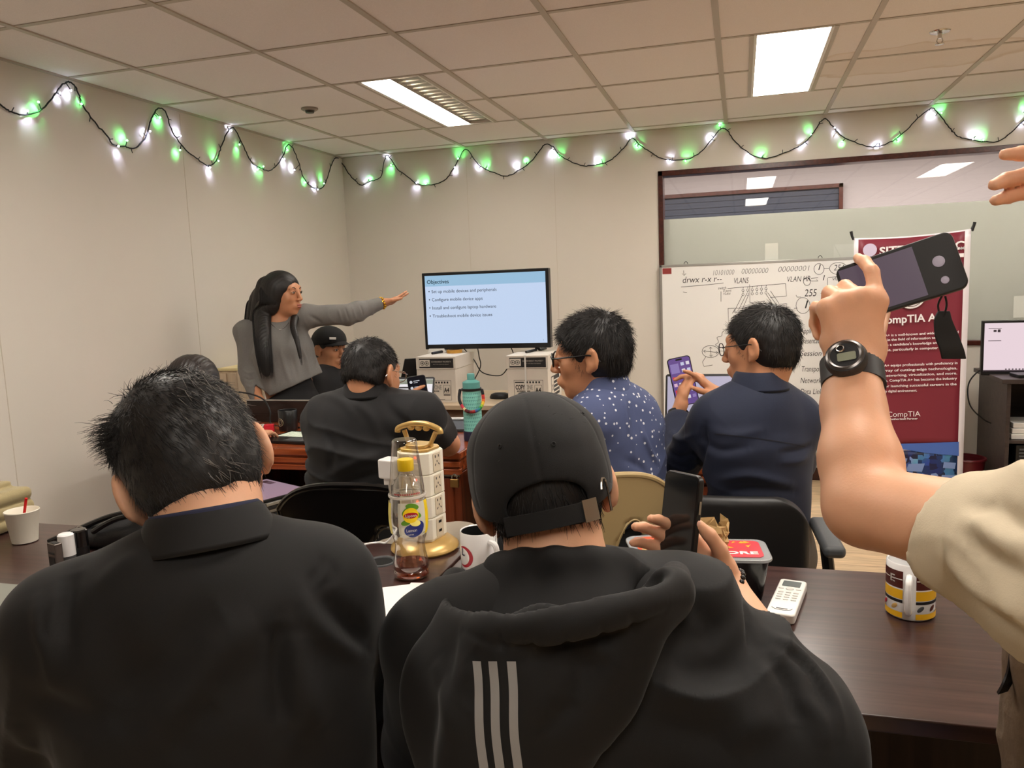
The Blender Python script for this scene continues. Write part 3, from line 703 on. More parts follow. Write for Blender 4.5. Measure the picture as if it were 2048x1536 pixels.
# black notebook stand left of the box, mouse, papers
c = AZ(822, 796, TZ)
b = MB(); b.prism([(-.05, 0), (.05, 0), (.055, .215), (.02, .215)], -.006, .006)
for i, v_ in enumerate(b.v): pass
b2 = MB().setT((c[0]+.015, -1.42, TZ), .5); b2.prism([(-.065, .001), (.055, .001), (.06, .235), (-.005, .235)], -.008, .008)
tag(b2.build('black_binder', M_black, bevel=.003), 'black slanted panel leaning at the left side of the left paper box', 'binder')
c = AZ(832, 800, TZ)
t = empty('plastic_cup', (c[0]-.04, c[1]-.06, TZ), 0, 'dark tinted plastic cup beside the left paper box', 'cup')
MB().lathe([(0, .002), (.026, .002), (.034, .085), (.0325, .085), (.0245, .005), (0, .005)], 20, (c[0]-.04, c[1]-.06, TZ)).build('cup_body', mat('smoke_plastic', (70, 70, 72), .1, trans=.7), t, smooth=True)
c = AZ(1001, 797, TZ)
b = MB().setT((c[0], c[1], TZ+.0005), .2); b.lathe([(0, 0), (.98, 0), (1, .3), (.85, .75), (.5, .96), (0, 1)], 20, sx=1, sy=1)
for i, v_ in enumerate(b.v): b.v[i] = (c[0]+(v_[0]-c[0])*.062, c[1]+(v_[1]-c[1])*.034, TZ+.0005+(v_[2]-TZ-.0005)*.034)
tag(b.build('computer_mouse', M_black, smooth=True), 'black computer mouse on the pale desk left of the strapped box', 'mouse')
c = AZ(1160, 790, TZ); b = MB().setT((c[0]+.02, c[1]+.06, TZ), .35); b.box(-.105, .105, -.148, .148, .0005, .004)
tag(b.build('paper_sheets', M_paper), 'white sheets lying on the pale desk right of the strapped box', 'papers')
a, d_ = AY(437, 742, -1.7), AY(479, 800, -1.7); q0 = .03; q1 = d_[0]+.0
t = empty('cupboard', (q0+.1, -1.6, 0), 0, 'pale cream wooden cupboard in the corner behind the standing woman', 'cupboard')
M_cw = wood('cream_wood', (206, 184, 156), (222, 202, 174), .5, (25, 25, 1.5))
MB().box(q0, q1, -1.70, -1.45, .0, a[2]).build('cabinet', M_cw, t, bevel=.004)
MB().box(q0-.004, q1+.004, -1.71, -1.445, a[2]+.0005, a[2]+.016).build('top_board', mat('cream_lid', (238, 222, 168), .5), t, bevel=.003)
for k in (0, 1):
    xa = q0+.006+k*(q1-q0)/2; d = MB().box(xa, xa+(q1-q0)/2-.012, -1.712, -1.7005, .06, a[2]-.012).build('door', M_cw, t, bevel=.002)
    MB().sphere((xa+(.012 if k else (q1-q0)/2-.024), -1.719, a[2]-.09), .007, 8, 6).build('knob', M_black, d, smooth=True)

# ---------------------------------------------------------------- whiteboard
wy = -.03; wx0, wx1, wz0, wz1 = 2.335, 3.575, .20, 1.462
t = empty('whiteboard', (2.95, wy, wz0), 0, 'large whiteboard covered in black handwritten network notes, leaning on the wall', 'whiteboard')
M_wb = mat('whiteboard_face', (240, 240, 238), .18, noise=.006, nscale=4); M_alu = mat('aluminium', (196, 196, 192), .3, metal=.8)
MB().box(wx0+.014, wx1-.014, wy-.012, wy-.001, wz0+.014, wz1-.014).build('writing_surface', M_wb, t)
b = MB(); b.box(wx0, wx1, wy-.016, wy+.004, wz1-.016, wz1); b.box(wx0, wx1, wy-.016, wy+.004, wz0, wz0+.018); b.box(wx0, wx0+.016, wy-.016, wy+.004, wz0, wz1); b.box(wx1-.016, wx1, wy-.016, wy+.004, wz0, wz1)
b.build('frame', M_alu, t, bevel=.002); b = MB(); b.box(wx0+.1, wx1-.1, wy-.06, wy-.0165, wz0+.0, wz0+.008); b.build('pen_tray', M_alu, t, bevel=.002)
b = MB()
for (px, py) in ((1372, 527), (1640, 515)): c = AY(px, py, wy); b.tube([(c[0]+.012*math.cos(q), wy-.01, wz1+.001+.016*math.sin(q)) for q in np.linspace(0, math.pi, 8)], .002, 6)
b.build('hanging_loop', M_black, t)
WY = wy-.0125
def wp(px, py): return AY(px, py, WY)
a, c = wp(1325, 536), wp(1343, 548)
MB().box(a[0], c[0]+.0, WY-.0004, WY+.0003, a[2]-.042, a[2]-.003).build('maker_badge', mat('badge_red', (150, 58, 56), .5), t)
M_mk = mat('marker_black', (34, 34, 38), .7); M_mk2 = mat('marker_faded', (150, 152, 152), .7)
def wt(s_, px0, py0, px1, size, m=None, bold=-.004, shear=.2):
    a, c = wp(px0, py0), wp(px1, py0); return text('handwriting', s_, size, (a[0], WY-.0002, a[2]), (1, 0, 0), (0, -1, 0), m or M_mk, t, width=c[0]-a[0], bold=bold, shear=shear, ext=.0001)
mk = [wt('drwx r-x r--', 1364, 566, 1442, .06), wt('VLANS', 1467, 567, 1496, .052), wt('10101000', 1424, 551, 1466, .05, bold=-.02), wt('00000000', 1482, 548, 1535, .05, bold=-.02), wt('00000001', 1555, 544, 1617, .05, bold=-.02),
      wt('1', 1632, 540, 1637, .05), wt('254', 1667, 541, 1688, .052), wt('VLAN HR', 1573, 564, 1619, .05), wt('1', 1642, 561, 1646, .05), wt('vlan-1', 1664, 561, 1690, .034), wt('255', 1608, 593, 1633, .066), wt('1', 1603, 617, 1610, .075),
      wt('Acc', 1464, 627, 1482, .04), wt('dept', 1462, 640, 1482, .045), wt('HR', 1541, 624, 1560, .052), wt('dept', 1545, 636, 1566, .038), wt('switch', 1436, 579, 1452, .026), wt('0 port', 1446, 584, 1462, .026), wt('VLAN', 1446, 590, 1460, .022),
      wt('Application', 1600, 667, 1648, .05), wt('Presentation', 1600, 687, 1650, .05), wt('Session', 1600, 712, 1642, .05), wt('Transport', 1602, 743, 1645, .05), wt('Network', 1600, 766, 1642, .05), wt('Data Link', 1600, 788, 1644, .05), wt('Physical', 1600, 822, 1642, .055)]
b = MB()
def stroke(pts, w=.0013, closed=False, sm=True):
    P = [wp(*p)+V(0, -.0004, 0) for p in pts]
    if sm and len(P) > 2: P = smoothpath(P, 5)
    P = [V(p[0], WY-.0004, p[2]) for p in P]; b.tube(P, w, 4, closed=closed)
def ell_s(cx, cy, rx, ry, w=.0013, m=20): stroke([(cx+rx*math.cos(a), cy+ry*math.sin(a)) for a in np.linspace(0, 2*math.pi, m, endpoint=False)], w, True, False)
def seg(*pts): stroke(pts, sm=False)
ell_s(1638, 538, 10, 11); ell_s(1677, 537, 18, 12); seg((1648, 537), (1658, 537)); seg((1367, 541), (1368, 551), (1364, 547)); seg((1368, 551), (1372, 547)); seg((1362, 574), (1400, 571), (1447, 566)); seg((1366, 584), (1374, 585))
seg((1455, 577), (1500, 573), (1571, 567)); seg((1571, 567), (1573, 592), (1540, 595)); seg((1499, 569), (1500, 606), (1530, 602)); seg((1442, 583), (1442, 603))
for k in range(6):
    x = 1486+k*9.2
    for y in (581, 589): ell_s(x, y-k*.7, 2.3, 2.6, .0011, 8); seg((x, y-4-k*.7), (x+1, y-7-k*.7))
for q in (((1485, 590), (1470, 620)), ((1492, 590), (1477, 620)), ((1497, 590), (1483, 622)), ((1532, 588), (1545, 608)), ((1536, 586), (1552, 608)), ((1541, 582), (1558, 607))): seg(*q)
seg((1456, 617), (1493, 616), (1492, 640), (1457, 645), (1456, 617)); seg((1536, 611), (1573, 607), (1574, 630), (1538, 634), (1536, 611)); seg((1548, 620), (1549, 634))
b.build('drawn_boxes', M_mk, t); b = MB()
ell_s(1614, 563, 7, 8); seg((1622, 557), (1636, 555)); seg((1622, 562), (1636, 562), (1633, 559)); seg((1656, 555), (1700, 551)); seg((1655, 556), (1655, 578)); seg((1592, 590), (1594, 594), (1602, 594)); seg((1641, 587), (1654, 585), (1660, 590)); ell_s(1606, 611, 14, 16)
b.build('switch_diagram', M_mk, t); b = MB()
ell_s(1421, 703, 17, 12); seg((1407, 702), (1436, 705)); seg((1421, 694), (1422, 713)); seg((1411, 700), (1407, 702), (1411, 706)); seg((1432, 702), (1436, 705), (1432, 708)); seg((1419, 697), (1421, 694), (1424, 697)); seg((1419, 710), (1422, 713), (1425, 710))
seg((1412, 713), (1405, 724), (1408, 733), (1425, 730)); seg((1436, 702), (1452, 702), (1450, 708)); stroke([(1440, 694), (1431, 690), (1437, 684), (1434, 675), (1443, 672), (1445, 664), (1454, 660), (1458, 662), (1463, 658)])
b.build('router_diagram', M_mk, t); b = MB()
seg((1590, 630), (1592, 633)); seg((1648, 660), (1650, 640), (1648, 620)); seg((1567, 742), (1560, 752)); seg((1640, 668), (1643, 680), (1645, 672), (1648, 682)); seg((1594, 704), (1600, 704)); seg((1588, 617), (1595, 616))
b.build('pen_marks', M_mk, t)

# ---------------------------------------------------------------- pull-up banner
by = -.50; bx0, bx1 = 3.49, 4.092; bz0, bz1 = .05, 1.572
t = empty('standing_banner', ((bx0+bx1)/2, by, 0), 0, 'tall maroon and white standing banner about a certification beside the whiteboard', 'banner')
M_mar = mat('maroon_vinyl', (122, 38, 54), .5, noise=.03, nscale=3, bump=.04, bscale=8); M_ban = mat('banner_white', (232, 226, 232), .45)
def by_(x, z):                            # gentle sag of the sheet
    u = (x-bx0)/(bx1-bx0); return by+.012*math.sin(u*math.pi)*(z-bz0)/(bz1-bz0)
def bsheet(x0, x1, z0, z1, off, m, name, par, nx=16, nz=20, topsag=0.):
    vs = []; fs = []
    for j in range(nz+1):
        for i in range(nx+1):
            x = x0+(x1-x0)*i/nx; u = (x-bx0)/(bx1-bx0); z = z0+(z1-z0)*j/nz
            if topsag and j > nz-3: z -= topsag*math.sin(u*math.pi)*(j-nz+3)/3
            z += .020*(u-.5)*(z-bz0)/(bz1-bz0)
            vs.append((x, by_(x, z)-off, z))
    for j in range(nz):
        for i in range(nx): a = j*(nx+1)+i; fs.append((a, a+1, a+nx+2, a+nx+1))
    o = MB().add(vs, fs).build(name, m, par, smooth=True); s_ = o.modifiers.new('thick', 'SOLIDIFY'); s_.thickness = .0006; s_.offset = 0; return o
ban = bsheet(bx0, bx1, bz0, bz1, 0, M_ban, 'banner_sheet', t, topsag=.012)
bsheet(bx0+.024, bx1-.03, .335, bz1-.008, .0009, M_mar, 'maroon_field', ban, topsag=.012)
M_bt = mat('banner_lettering', (240, 236, 238), .5)
def bt(s_, px0, py0, px1, size, bold=0., py1=None, align=None):
    a, c = AY(px0, py0, by-.006), AY(px1, py0 if py1 is None else py1, by-.006)
    return text('s', s_, size, (a[0], by-.0035, a[2]), (c[0]-a[0], 0, .02*(c[0]-a[0])/.6), (0, -1, 0), M_bt, ban, width=c[0]-a[0], bold=bold, ext=.0008)
L = [bt('SITESPHIL INC', 1759, 510, 1929, .062, .03, 500), bt('CORPORATION', 1856, 504, 1929, .022, .02, 499), bt('CompTIA A+', 1756, 648, 1885, .062, .02, 644)]
for i, (s_, x0_, y_) in enumerate((('CompTIA A+ is a well-known and widely recognized', 1735, 672), ('certification in the field of information technology (IT)', 1735, 681), ("that validates a candidate's knowledge and skills in IT", 1735, 691), ('various areas, particularly in computer hardware', 1735, 701),
        ('CompTIA A+ equips professionals with proficiency in', 1735, 732), ('a wide array of cutting-edge technologies,', 1735, 742), ('security, networking, virtualization, and more.', 1735, 752), ('In this realm, CompTIA A+ has become the industry', 1735, 762), ('standard for launching successful careers in the', 1735, 773))):
    L.append(bt(s_, x0_-2, y_+3, 1917-i*.5, .0205, .01, y_))
L += [bt('contemporary digital environment.', 1733, 786, 1834, .0205, .01), bt('CompTIA', 1774, 834, 1840, .044, -.005), bt('Authorized Partner', 1779, 840, 1836, .015, .02)]
merge(L, 'banner_lettering')
b = MB(); a, c = AY(1745, 523, by-.006), AY(1931, 503, by-.006)
pts = [(AY(1721+q*210, 552-42*q-10*math.sin(q*math.pi), by-.006)) for q in np.linspace(0, 1, 24)]
vs = []; fs = []
for i, p in enumerate(pts): w_ = .006+.012*(i/23); vs += [(min(p[0], bx1-.032), by-.003, p[2]-w_*.6), (min(p[0], bx1-.032), by-.003, p[2]+w_*.6)]
for i in range(23): fs.append((2*i, 2*i+1, 2*i+3, 2*i+2))
b.add(vs, fs); b.build('white_swoosh', M_bt, ban)
c = AY(1740, 500, by-.006); b = MB().setT((c[0], by-.0035, c[2]), rx=math.pi/2); b.disc(.037, 0, 28); b.build('round_logo', mat('logo_lilac', (206, 196, 222), .5), ban)
c = AY(1822, 590, by-.006); b = MB().setT((c[0], by-.0035, c[2]), rx=math.pi/2); b.disc(.078, 0, 36); em = b.build('round_emblem', M_bt, ban)
b = MB()
for k in range(12):
    a_ = math.radians(30*k); p = [c+V(r_*math.cos(a_), -.0008, r_*math.sin(a_)) for r_ in (.018, .034)]; b.tube([V(q[0], by-.0042, q[2]) for q in p], .002, 4)
    p = V(c[0]+.042*math.cos(a_), by-.0042, c[2]+.042*math.sin(a_)); b.sphere(p, (.005, .0008, .005), 8, 4)
b.tube([V(c[0]+.066*math.cos(q), by-.0042, c[2]+.066*math.sin(q)) for q in np.linspace(math.pi*1.05, math.pi*1.95, 16)], .0018, 4); b.build('emblem_lines', mat('emblem_dark', (60, 30, 50), .5), em)
# circuit board photograph printed on the lower part
M_pcb = mat('circuit_print', (40, 70, 130), .4); nt = M_pcb.node_tree; bs = nt.nodes['Principled BSDF']; tc = nt.nodes['Texture Coordinate']
vo = nt.nodes.new('ShaderNodeTexVoronoi'); vo.distance = 'CHEBYCHEV'; vo.inputs['Scale'].default_value = 26; n2 = nt.nodes.new('ShaderNodeTexNoise'); n2.inputs['Scale'].default_value = 9; n2.inputs['Detail'].default_value = 8
r1 = nt.nodes.new('ShaderNodeValToRGB'); r1.color_ramp.interpolation = 'CONSTANT'; r1.color_ramp.elements[0].color = (*lin((48, 84, 150)), 1); r1.color_ramp.elements[1].position = .62; r1.color_ramp.elements[1].color = (*lin((28, 34, 66)), 1)
for p, q in ((.25, (70, 112, 186)), (.38, (30, 52, 104)), (.8, (120, 150, 205))): e = r1.color_ramp.elements.new(p); e.color = (*lin(q), 1)
nt.links.new(tc.outputs['Object'], vo.inputs['Vector']); nt.links.new(tc.outputs['Object'], n2.inputs['Vector']); nt.links.new(vo.outputs['Color'], r1.inputs['Fac']); 
mx = nt.nodes.new('ShaderNodeMix'); mx.data_type = 'RGBA'; mx.blend_type = 'OVERLAY'; mx.inputs[0].default_value = .8; nt.links.new(r1.outputs['Color'], mx.inputs[6]); nt.links.new(n2.outputs['Color'], mx.inputs[7]); nt.links.new(mx.outputs[2], bs.inputs['Base Color'])
pc = bsheet(bx0+.024, bx1-.03, bz0+.01, .318, .0009, M_pcb, 'circuit_photo', ban, 12, 8)
b = MB(); vs = []
M_chip = mat('chip_blue', (120, 146, 200), .4); M_skyb = mat('print_blue', (72, 108, 188), .4)
def pq(pts, m, name):
    q = MB(); P = [AY(px, py, by-.006) for px, py in pts]; P = [(p[0], by-.0035, p[2]) for p in P]; q.add(P, [tuple(range(len(P)))]); q.build(name, m, pc)
pq([(1762, 889), (1918, 884), (1918, 912), (1850, 906), (1790, 896)], M_skyb, 'printed_sky')
for q in ([(1772, 903), (1801, 905), (1796, 918), (1772, 914)], [(1817, 928), (1850, 927), (1844, 944), (1812, 942)], [(1888, 924), (1912, 926), (1910, 938), (1886, 936)], [(1884, 950), (1909, 951), (1906, 964), (1881, 961)], [(1862, 948), (1872, 946), (1877, 951), (1871, 956), (1862, 954)], [(1848, 958), (1861, 959), (1859, 967), (1846, 965)], [(1800, 916), (1815, 917), (1813, 924), (1799, 922)]): pq(q, M_chip, 'printed_chip')
# stand: centre pole, arms ending in black clips
b = MB(); b.tube([(bx0+.3, by+.03, .5), (bx0+.3, by+.05, .95)], .008, 8)
for x, z in ((bx0-.005, bz1+.002), (bx1+.012, bz1+.03)): b.tube([(bx0+.3, by+.04, .95), (x, by+.012, z)], .004, 6)
for x in (bx0+.02, bx1-.02): b.tube([(bx0+.3, by+.04, .6), (x, by+.02, .012)], .005, 6)
b.tube([(bx0+.3, by+.04, .7), (bx0+.3, by+.3, .012)], .006, 6); b.build('stand_pole', M_black, t)
for (x, z, s_) in ((bx0-.004, bz1-.01, -1), (bx1+.006, bz1+.006, 1)):
    b = MB(); b.tube([(x, by-.004, z-.008), (x+s_*.006, by+.004, z+.012), (x+s_*.012, by+.004, z+.04)], .006, 8, .009); b.build('corner_clip', M_black, t, smooth=True)

# ---------------------------------------------------------------- computer desk, monitor and bin on the right
M_cdk = wood('charcoal_wood', (46, 38, 36), (62, 52, 50), .45, (1.5, 25, 25))
cx0, cx1, cy0, cy1 = 4.255, 5.35, -.66, -.12
t = empty('computer_desk', (cx0, -.4, 0), 0, 'dark charcoal computer desk with shelves at the right edge', 'desk')
MB().box(cx0-.03, cx1+.03, cy0-.02, cy1, .735, .76).build('desktop', M_cdk, t, bevel=.002)
for x in (cx0, cx0+.42, cx1-.02): MB().box(x, x+.02, cy0, cy1-.01, 0, .7345).build('side_panel', M_cdk, t, bevel=.001)
for z in (.40, .08): MB().box(cx0+.0205, cx0+.4195, cy0+.01, cy1-.02, z, z+.018).build('shelf', M_cdk, t)
MB().box(cx0+.0205, cx1-.0205, cy1-.03, cy1-.015, .1, .7345).build('back_panel', M_cdk, t)
b = MB()
for k in range(3): b.box(cx0+.04+.006*k, cx0+.33-.004*k, cy0+.04+.008*k, cy0+.26, .4185+.03*k, .447+.03*k)
tag(b.build('paper_ream', mat('ream_white', (214, 212, 208), .6), bevel=.004), 'white reams of paper on the upper shelf of the charcoal desk', 'papers')
t = empty('computer_tower', (cx0+.2, -.4, .1), 0, 'black computer tower with slotted front on the lower shelf', 'computer')
MB().box(cx0+.06, cx0+.24, cy0+.02, cy1-.06, .0985, .39).build('case', M_black, t, bevel=.004)
b = MB()
for k in range(14): b.box(cx0+.075, cx0+.225, cy0+.014, cy0+.0195, .115+k*.019, .124+k*.019)
b.build('front_slots', M_grayp, t)
my = -.44; a = AY(1965, 646, my); mw, mh = .53, .30
t = empty('computer_monitor', (a[0]+mw/2, my, .76), 0, 'black desktop monitor with a pale pink document window on the charcoal desk', 'monitor')
MB().box(a[0], a[0]+mw, my, my+.03, a[2]-mh, a[2]+.012).build('casing', M_black, t, bevel=.004)
mx0, mx1, mz0, mz1 = a[0]+.012, a[0]+mw-.012, a[2]-mh+.022, a[2]-.002
b = MB(); b.box(mx0, mx1, my-.001, my-.0002, mz0, mz1); b.build('screen', mat('monitor_pink', (10, 10, 10), .3, emis=.85, ecol=(244, 222, 230)), t)
b = MB()
b.box(mx0+.02, mx0+.085, my-.0018, my-.0011, mz1-.032, mz1-.029); b.box(mx0+.02, mx0+.085, my-.0018, my-.0011, mz1-.102, mz1-.099); b.box(mx0, mx1, my-.0018, my-.0011, mz0, mz0+.008)
for k in range(8): b.box(mx0+.11+k*.017, mx0+.118+k*.017, my-.0018, my-.0011, mz0+.010, mz0+.016)
b.box(mx0+.045, mx0+.06, my-.0018, my-.0011, mz1-.05, mz1-.038); b.box(mx0+.066, mx0+.08, my-.0018, my-.0011, mz1-.052, mz1-.036)
b.build('window_bars', mat('ui_dark', (60, 50, 62), .5), t)
b = MB(); b.box(a[0]+mw/2-.025, a[0]+mw/2+.025, my+.0305, my+.045, .765, a[2]-.1); b.build('stand_neck', M_black, t, bevel=.003)
b = MB(); b.lathe([(0, .761), (.12, .761), (.115, .769), (.02, .775), (0, .775)], 28, (a[0]+mw/2, my+.04, 0), sx=1.05, sy=.75); b.build('stand_base', M_black, t, smooth=True)
b = MB().setT((a[0]+.2, my-.12, .7605), .1); b.box(-.07, .38, -.06, .06, 0, .018); tag(b.build('keyboard', M_black, bevel=.004), 'black keyboard in front of the desktop monitor', 'keyboard')
p = smoothpath([V(a[0]+.17, my+.05, .85), V(a[0]+.08, my+.05, .80), V(a[0]+.0, my+.02, .78), V(a[0]-.055, my+.02, .70), V(a[0]-.045, my+.02, .58), V(a[0]+.02, my+.02, .50), V(cx0-.004, my+.03, .47)], 8)
tag(MB().tube(p, .004, 6).build('monitor_cable', M_wire, smooth=True), 'black monitor cable curling off the left side of the charcoal desk', 'cable')
c = AZ(1952, 996, 0); c = V(4.138, -.37, 0)
t = empty('waste_bin', c, 0, 'dark red plastic waste bin between the banner and the charcoal desk', 'bin')
M_bin = mat('bin_red', (96, 24, 32), .35)
MB().lathe([(0, .001), (.078, .001), (.100, .245), (.096, .245), (.075, .006), (0, .006)], 32, c).build('bin_body', M_bin, t, smooth=True)
MB().lathe([(.096, .2455), (.106, .2455), (.109, .253), (.106, .26), (.096, .26), (.096, .2455)], 32, c).build('rim', M_bin, t, smooth=True)

# ---------------------------------------------------------------- chairs
def shell_chair(x, y, rz, m, label, group, top=.82, w=.235, slots=True):
    """one-piece plastic chair; faces +y when rz = 0, its back at -y"""
    t = empty('plastic_chair', (x, y, 0), rz, label, 'chair', group); mats = m
    T = ((x, y, 0), rz)
    nu, nv = 40, 24; vs = []; fs = []
    def P(u, v):
        a = u*math.radians(52); zt = top-.055*abs(u)**2.6*1.6; z = .44+(zt-.44)*v; lean = .07*v
        return (w*math.sin(a)/math.sin(math.radians(52))*(1-.12*(1-v)), -.20-lean+.13*(1-math.cos(a))*1.2, z)
    for j in range(nv+1):
        for i in range(nu+1): vs.append(P(-1+2*i/nu, j/nv))
    for j in range(nv):
        for i in range(nu):
            u = -1+2*(i+.5)/nu; v = (j+.5)/nv
            if slots:
                cu = abs(u); arch = 1-((cu-.42)/.27)**2
                if arch > 0 and v < .18+.50*arch**.5 and v > .12: continue
            a = j*(nu+1)+i; fs.append((a, a+1, a+nu+2, a+nu+1))
    b = MB().setT(*T); b.add(vs, fs); o = b.build('backrest', m, t, smooth=True)
    s_ = o.modifiers.new('thick', 'SOLIDIFY'); s_.thickness = .007; s_.offset = 0
    b = MB().setT(*T); b.tube([Vector(P(u, 1.0)) for u in np.linspace(-1, 1, 30)], .0085, 8)
    b.tube([Vector(P(-1, v)) for v in np.linspace(0, 1, 8)], .0085, 8); b.tube([Vector(P(1, v)) for v in np.linspace(0, 1, 8)], .0085, 8); b.build('back_rim', m, t, smooth=True)
    if slots:
        for sg in (-1, 1):
            b = MB().setT(*T); b.tube([Vector(P(sg*u, max(.12, .18+.5*max(0, 1-((u-.42)/.27)**2)**.5))) for u in np.linspace(.15, .69, 20)], .0055, 6); b.build('slot_rim', m, t, smooth=True)
    b = MB().setT(*T); b.rrect(.44, .42, .08, .425, .445, 'z'); b.build('seat', m, t, bevel=.006)
    for sx in (-1, 1):
        for sy in (-1, 1):
            b = MB().setT(*T); b.tube([(sx*.185, sy*.165, .42), (sx*.215, sy*.20, .0)], .021, 8, .016); b.build('leg', m, t, smooth=True)
    return t
M_bchair = mat('black_chair_plastic', (16, 16, 17), .22, coat=.4); M_tchair = mat('beige_chair_plastic', (188, 164, 118), .42)
# ================================================================ small things on the tables
M_wcer = mat('white_ceramic', (238, 238, 238), .15, coat=.4); M_bcer = mat('black_ceramic', (26, 27, 28), .3)
def mug(c, r, h, m_out, m_in, ang, label, hoff=.024, name='mug'):
    t = empty('mug', c, 0, label, 'mug')
    o = MB().lathe([(0, .001), (r-.004, .001), (r, .006), (r, h-.002), (r-.0015, h), (r-.0035, h-.002)], 40, c).build('mug_body', m_out, t, smooth=True)
    MB().lathe([(r-.0036, h-.003), (r-.0042, .008), (0, .006)], 40, c).build('mug_interior', m_in, t, smooth=True)
    d = V(math.cos(ang), math.sin(ang), 0); P = [c+d*(r-.002)+V(0, 0, h*.80), c+d*(r+hoff*.7)+V(0, 0, h*.80), c+d*(r+hoff)+V(0, 0, h*.66), c+d*(r+hoff)+V(0, 0, h*.42), c+d*(r+hoff*.6)+V(0, 0, h*.22), c+d*(r-.002)+V(0, 0, h*.19)]
    MB().tube(smoothpath(P, 5), .0062, 8).build('handle', m_out, t, smooth=True); return t, o
def wrap(c, r, a0, a1, z0, z1, m, name, par, n=14, off=.0005):
    b = MB(); vs = []
    for i in range(n+1):
        a = a0+(a1-a0)*i/n
        for z in (z0, z1): vs.append((c[0]+(r+off)*math.cos(a), c[1]+(r+off)*math.sin(a), c[2]+z))
    b.add(vs, [(2*i, 2*i+2, 2*i+3, 2*i+1) for i in range(n)]); return b.build(name, m, par, smooth=True)
def wraptext(s_, c, r, a, z, size, m, par, name='lettering', bold=.02, off=.0008, width=None):
    """text bent round a cylinder, centred at angle a"""
    o = text(name, s_, size, (0, 0, 0), (1, 0, 0), (0, 0, 1), m, par, 'CENTER', bold, .0001, width)
    for v in o.data.vertices:
        th = a+v.co.x/r; v.co = (c[0]+(r+off)*math.cos(th), c[1]+(r+off)*math.sin(th), c[2]+z+v.co.y)
    o.data.update(); return o
def ang_to_cam(c): return math.atan2(CAM[1]-c[1], CAM[0]-c[0])
M_red_ = mat('print_red', (176, 24, 44), .4); M_blk_ = mat('print_black', (24, 24, 26), .5); M_brn = mat('print_brown', (82, 34, 28), .4); M_yel = mat('print_yellow', (234, 180, 30), .4); M_whp = mat('print_white', (240, 238, 232), .5)

# white mug with the red emblem, black inside
c = V(2.306, -3.915, TZ+.0005); A = ang_to_cam(c)
t, o = mug(c, .041, .101, M_wcer, M_bcer, A+.62, 'white mug with red ring emblem and black interior, beside the socket tower')
MATS['print_navy'] = mat('print_navy', (36, 32, 60), .4)
b = MB(); vs = []
for i in range(25):
    q = math.radians(-110+i*220/24)
    for rr in (.019, .019+.008*math.cos(q/1.3)+.001): th = A-1.02+rr*math.cos(q)/.041; vs.append((c[0]+.0416*math.cos(th), c[1]+.0416*math.sin(th), c[2]+.05+rr*math.sin(q)))
b.add(vs, [(2*i, 2*i+1, 2*i+3, 2*i+2) for i in range(24)]); b.build('red_emblem', M_red_, o)
wraptext('SITESPHIL', c, .041, A-1.05, .016, .008, MATS['print_navy'], o); wraptext('INC', c, .041, A-1.05, .009, .005, MATS['print_navy'], o); wraptext('L', c, .041, A-1.0, .052, .022, MATS['print_navy'], o)
# striped coffee mug
c = V(3.160, -3.965, TZ+.0005); A = ang_to_cam(c)
t, o = mug(c, .0415, .104, M_wcer, M_wcer, A-.05, 'white mug with brown and yellow stripes printed with coffee beans, on the right table')
for (a0, a1) in ((A-1.75, A-.30), (A+.22, A+1.75)):
    wrap(c, .0415, a0, a1, .060, .092, M_brn, 'brown_band', o); wrap(c, .0415, a0, a1, .040, .0575, M_yel, 'yellow_band', o); wrap(c, .0415, a0, a1, .033, .0385, M_blk_, 'black_band', o); wrap(c, .0415, a0, a1, .005, .0155, M_yel, 'yellow_band', o)
    wrap(c, .0415, a0+.02, a1-.02, .076, .0775, M_whp, 'white_line', o, off=.0009)
wraptext('E', c, .0415, A-.78, .070, .019, M_whp, o, width=.010, off=.0013); wrap(c, .0415, A-.92, A-.70, .069, .083, M_brn, 'letter_patch', o, off=.0010)
for q, m in ((-1.3, M_red_), (-.66, M_gold), (.42, M_grayp), (1.0, M_brn)):
    b = MB(); p = c+V(.0418*math.cos(A+q), .0418*math.sin(A+q), .0245); b.sphere((0, 0, 0), (.0062, .0008, .0048), 10, 6); b.v = [tuple(p+V(-math.sin(A+q)*v[0]+math.cos(A+q)*v[1], math.cos(A+q)*v[0]+math.sin(A+q)*v[1], v[2]+v[0]*.5)) for v in b.v]; b.build('coffee_bean', m, o, smooth=True)
# black mug on the red desk
c = V(.905, -2.37, TZ+.0005); c = AZ(567, 864, TZ)+V(0, .045, .0005)
t, o = mug(c, .043, .095, M_bcer, M_blk_, 2.4, 'matt black mug with a pale round seal on the left reddish desk')
A = ang_to_cam(c)-.95; b = MB()
for r_, w_ in ((.017, .0022), (.010, .0018)):
    b.tube([(c[0]+.0436*math.cos(A+r_*math.cos(q)/.043), c[1]+.0436*math.sin(A+r_*math.cos(q)/.043), c[2]+.042+r_*math.sin(q)) for q in np.linspace(0, 2*math.pi, 20, endpoint=False)], w_*.5, 4, closed=True)
b.build('seal', mat('seal_tan', (166, 150, 122), .5), o)

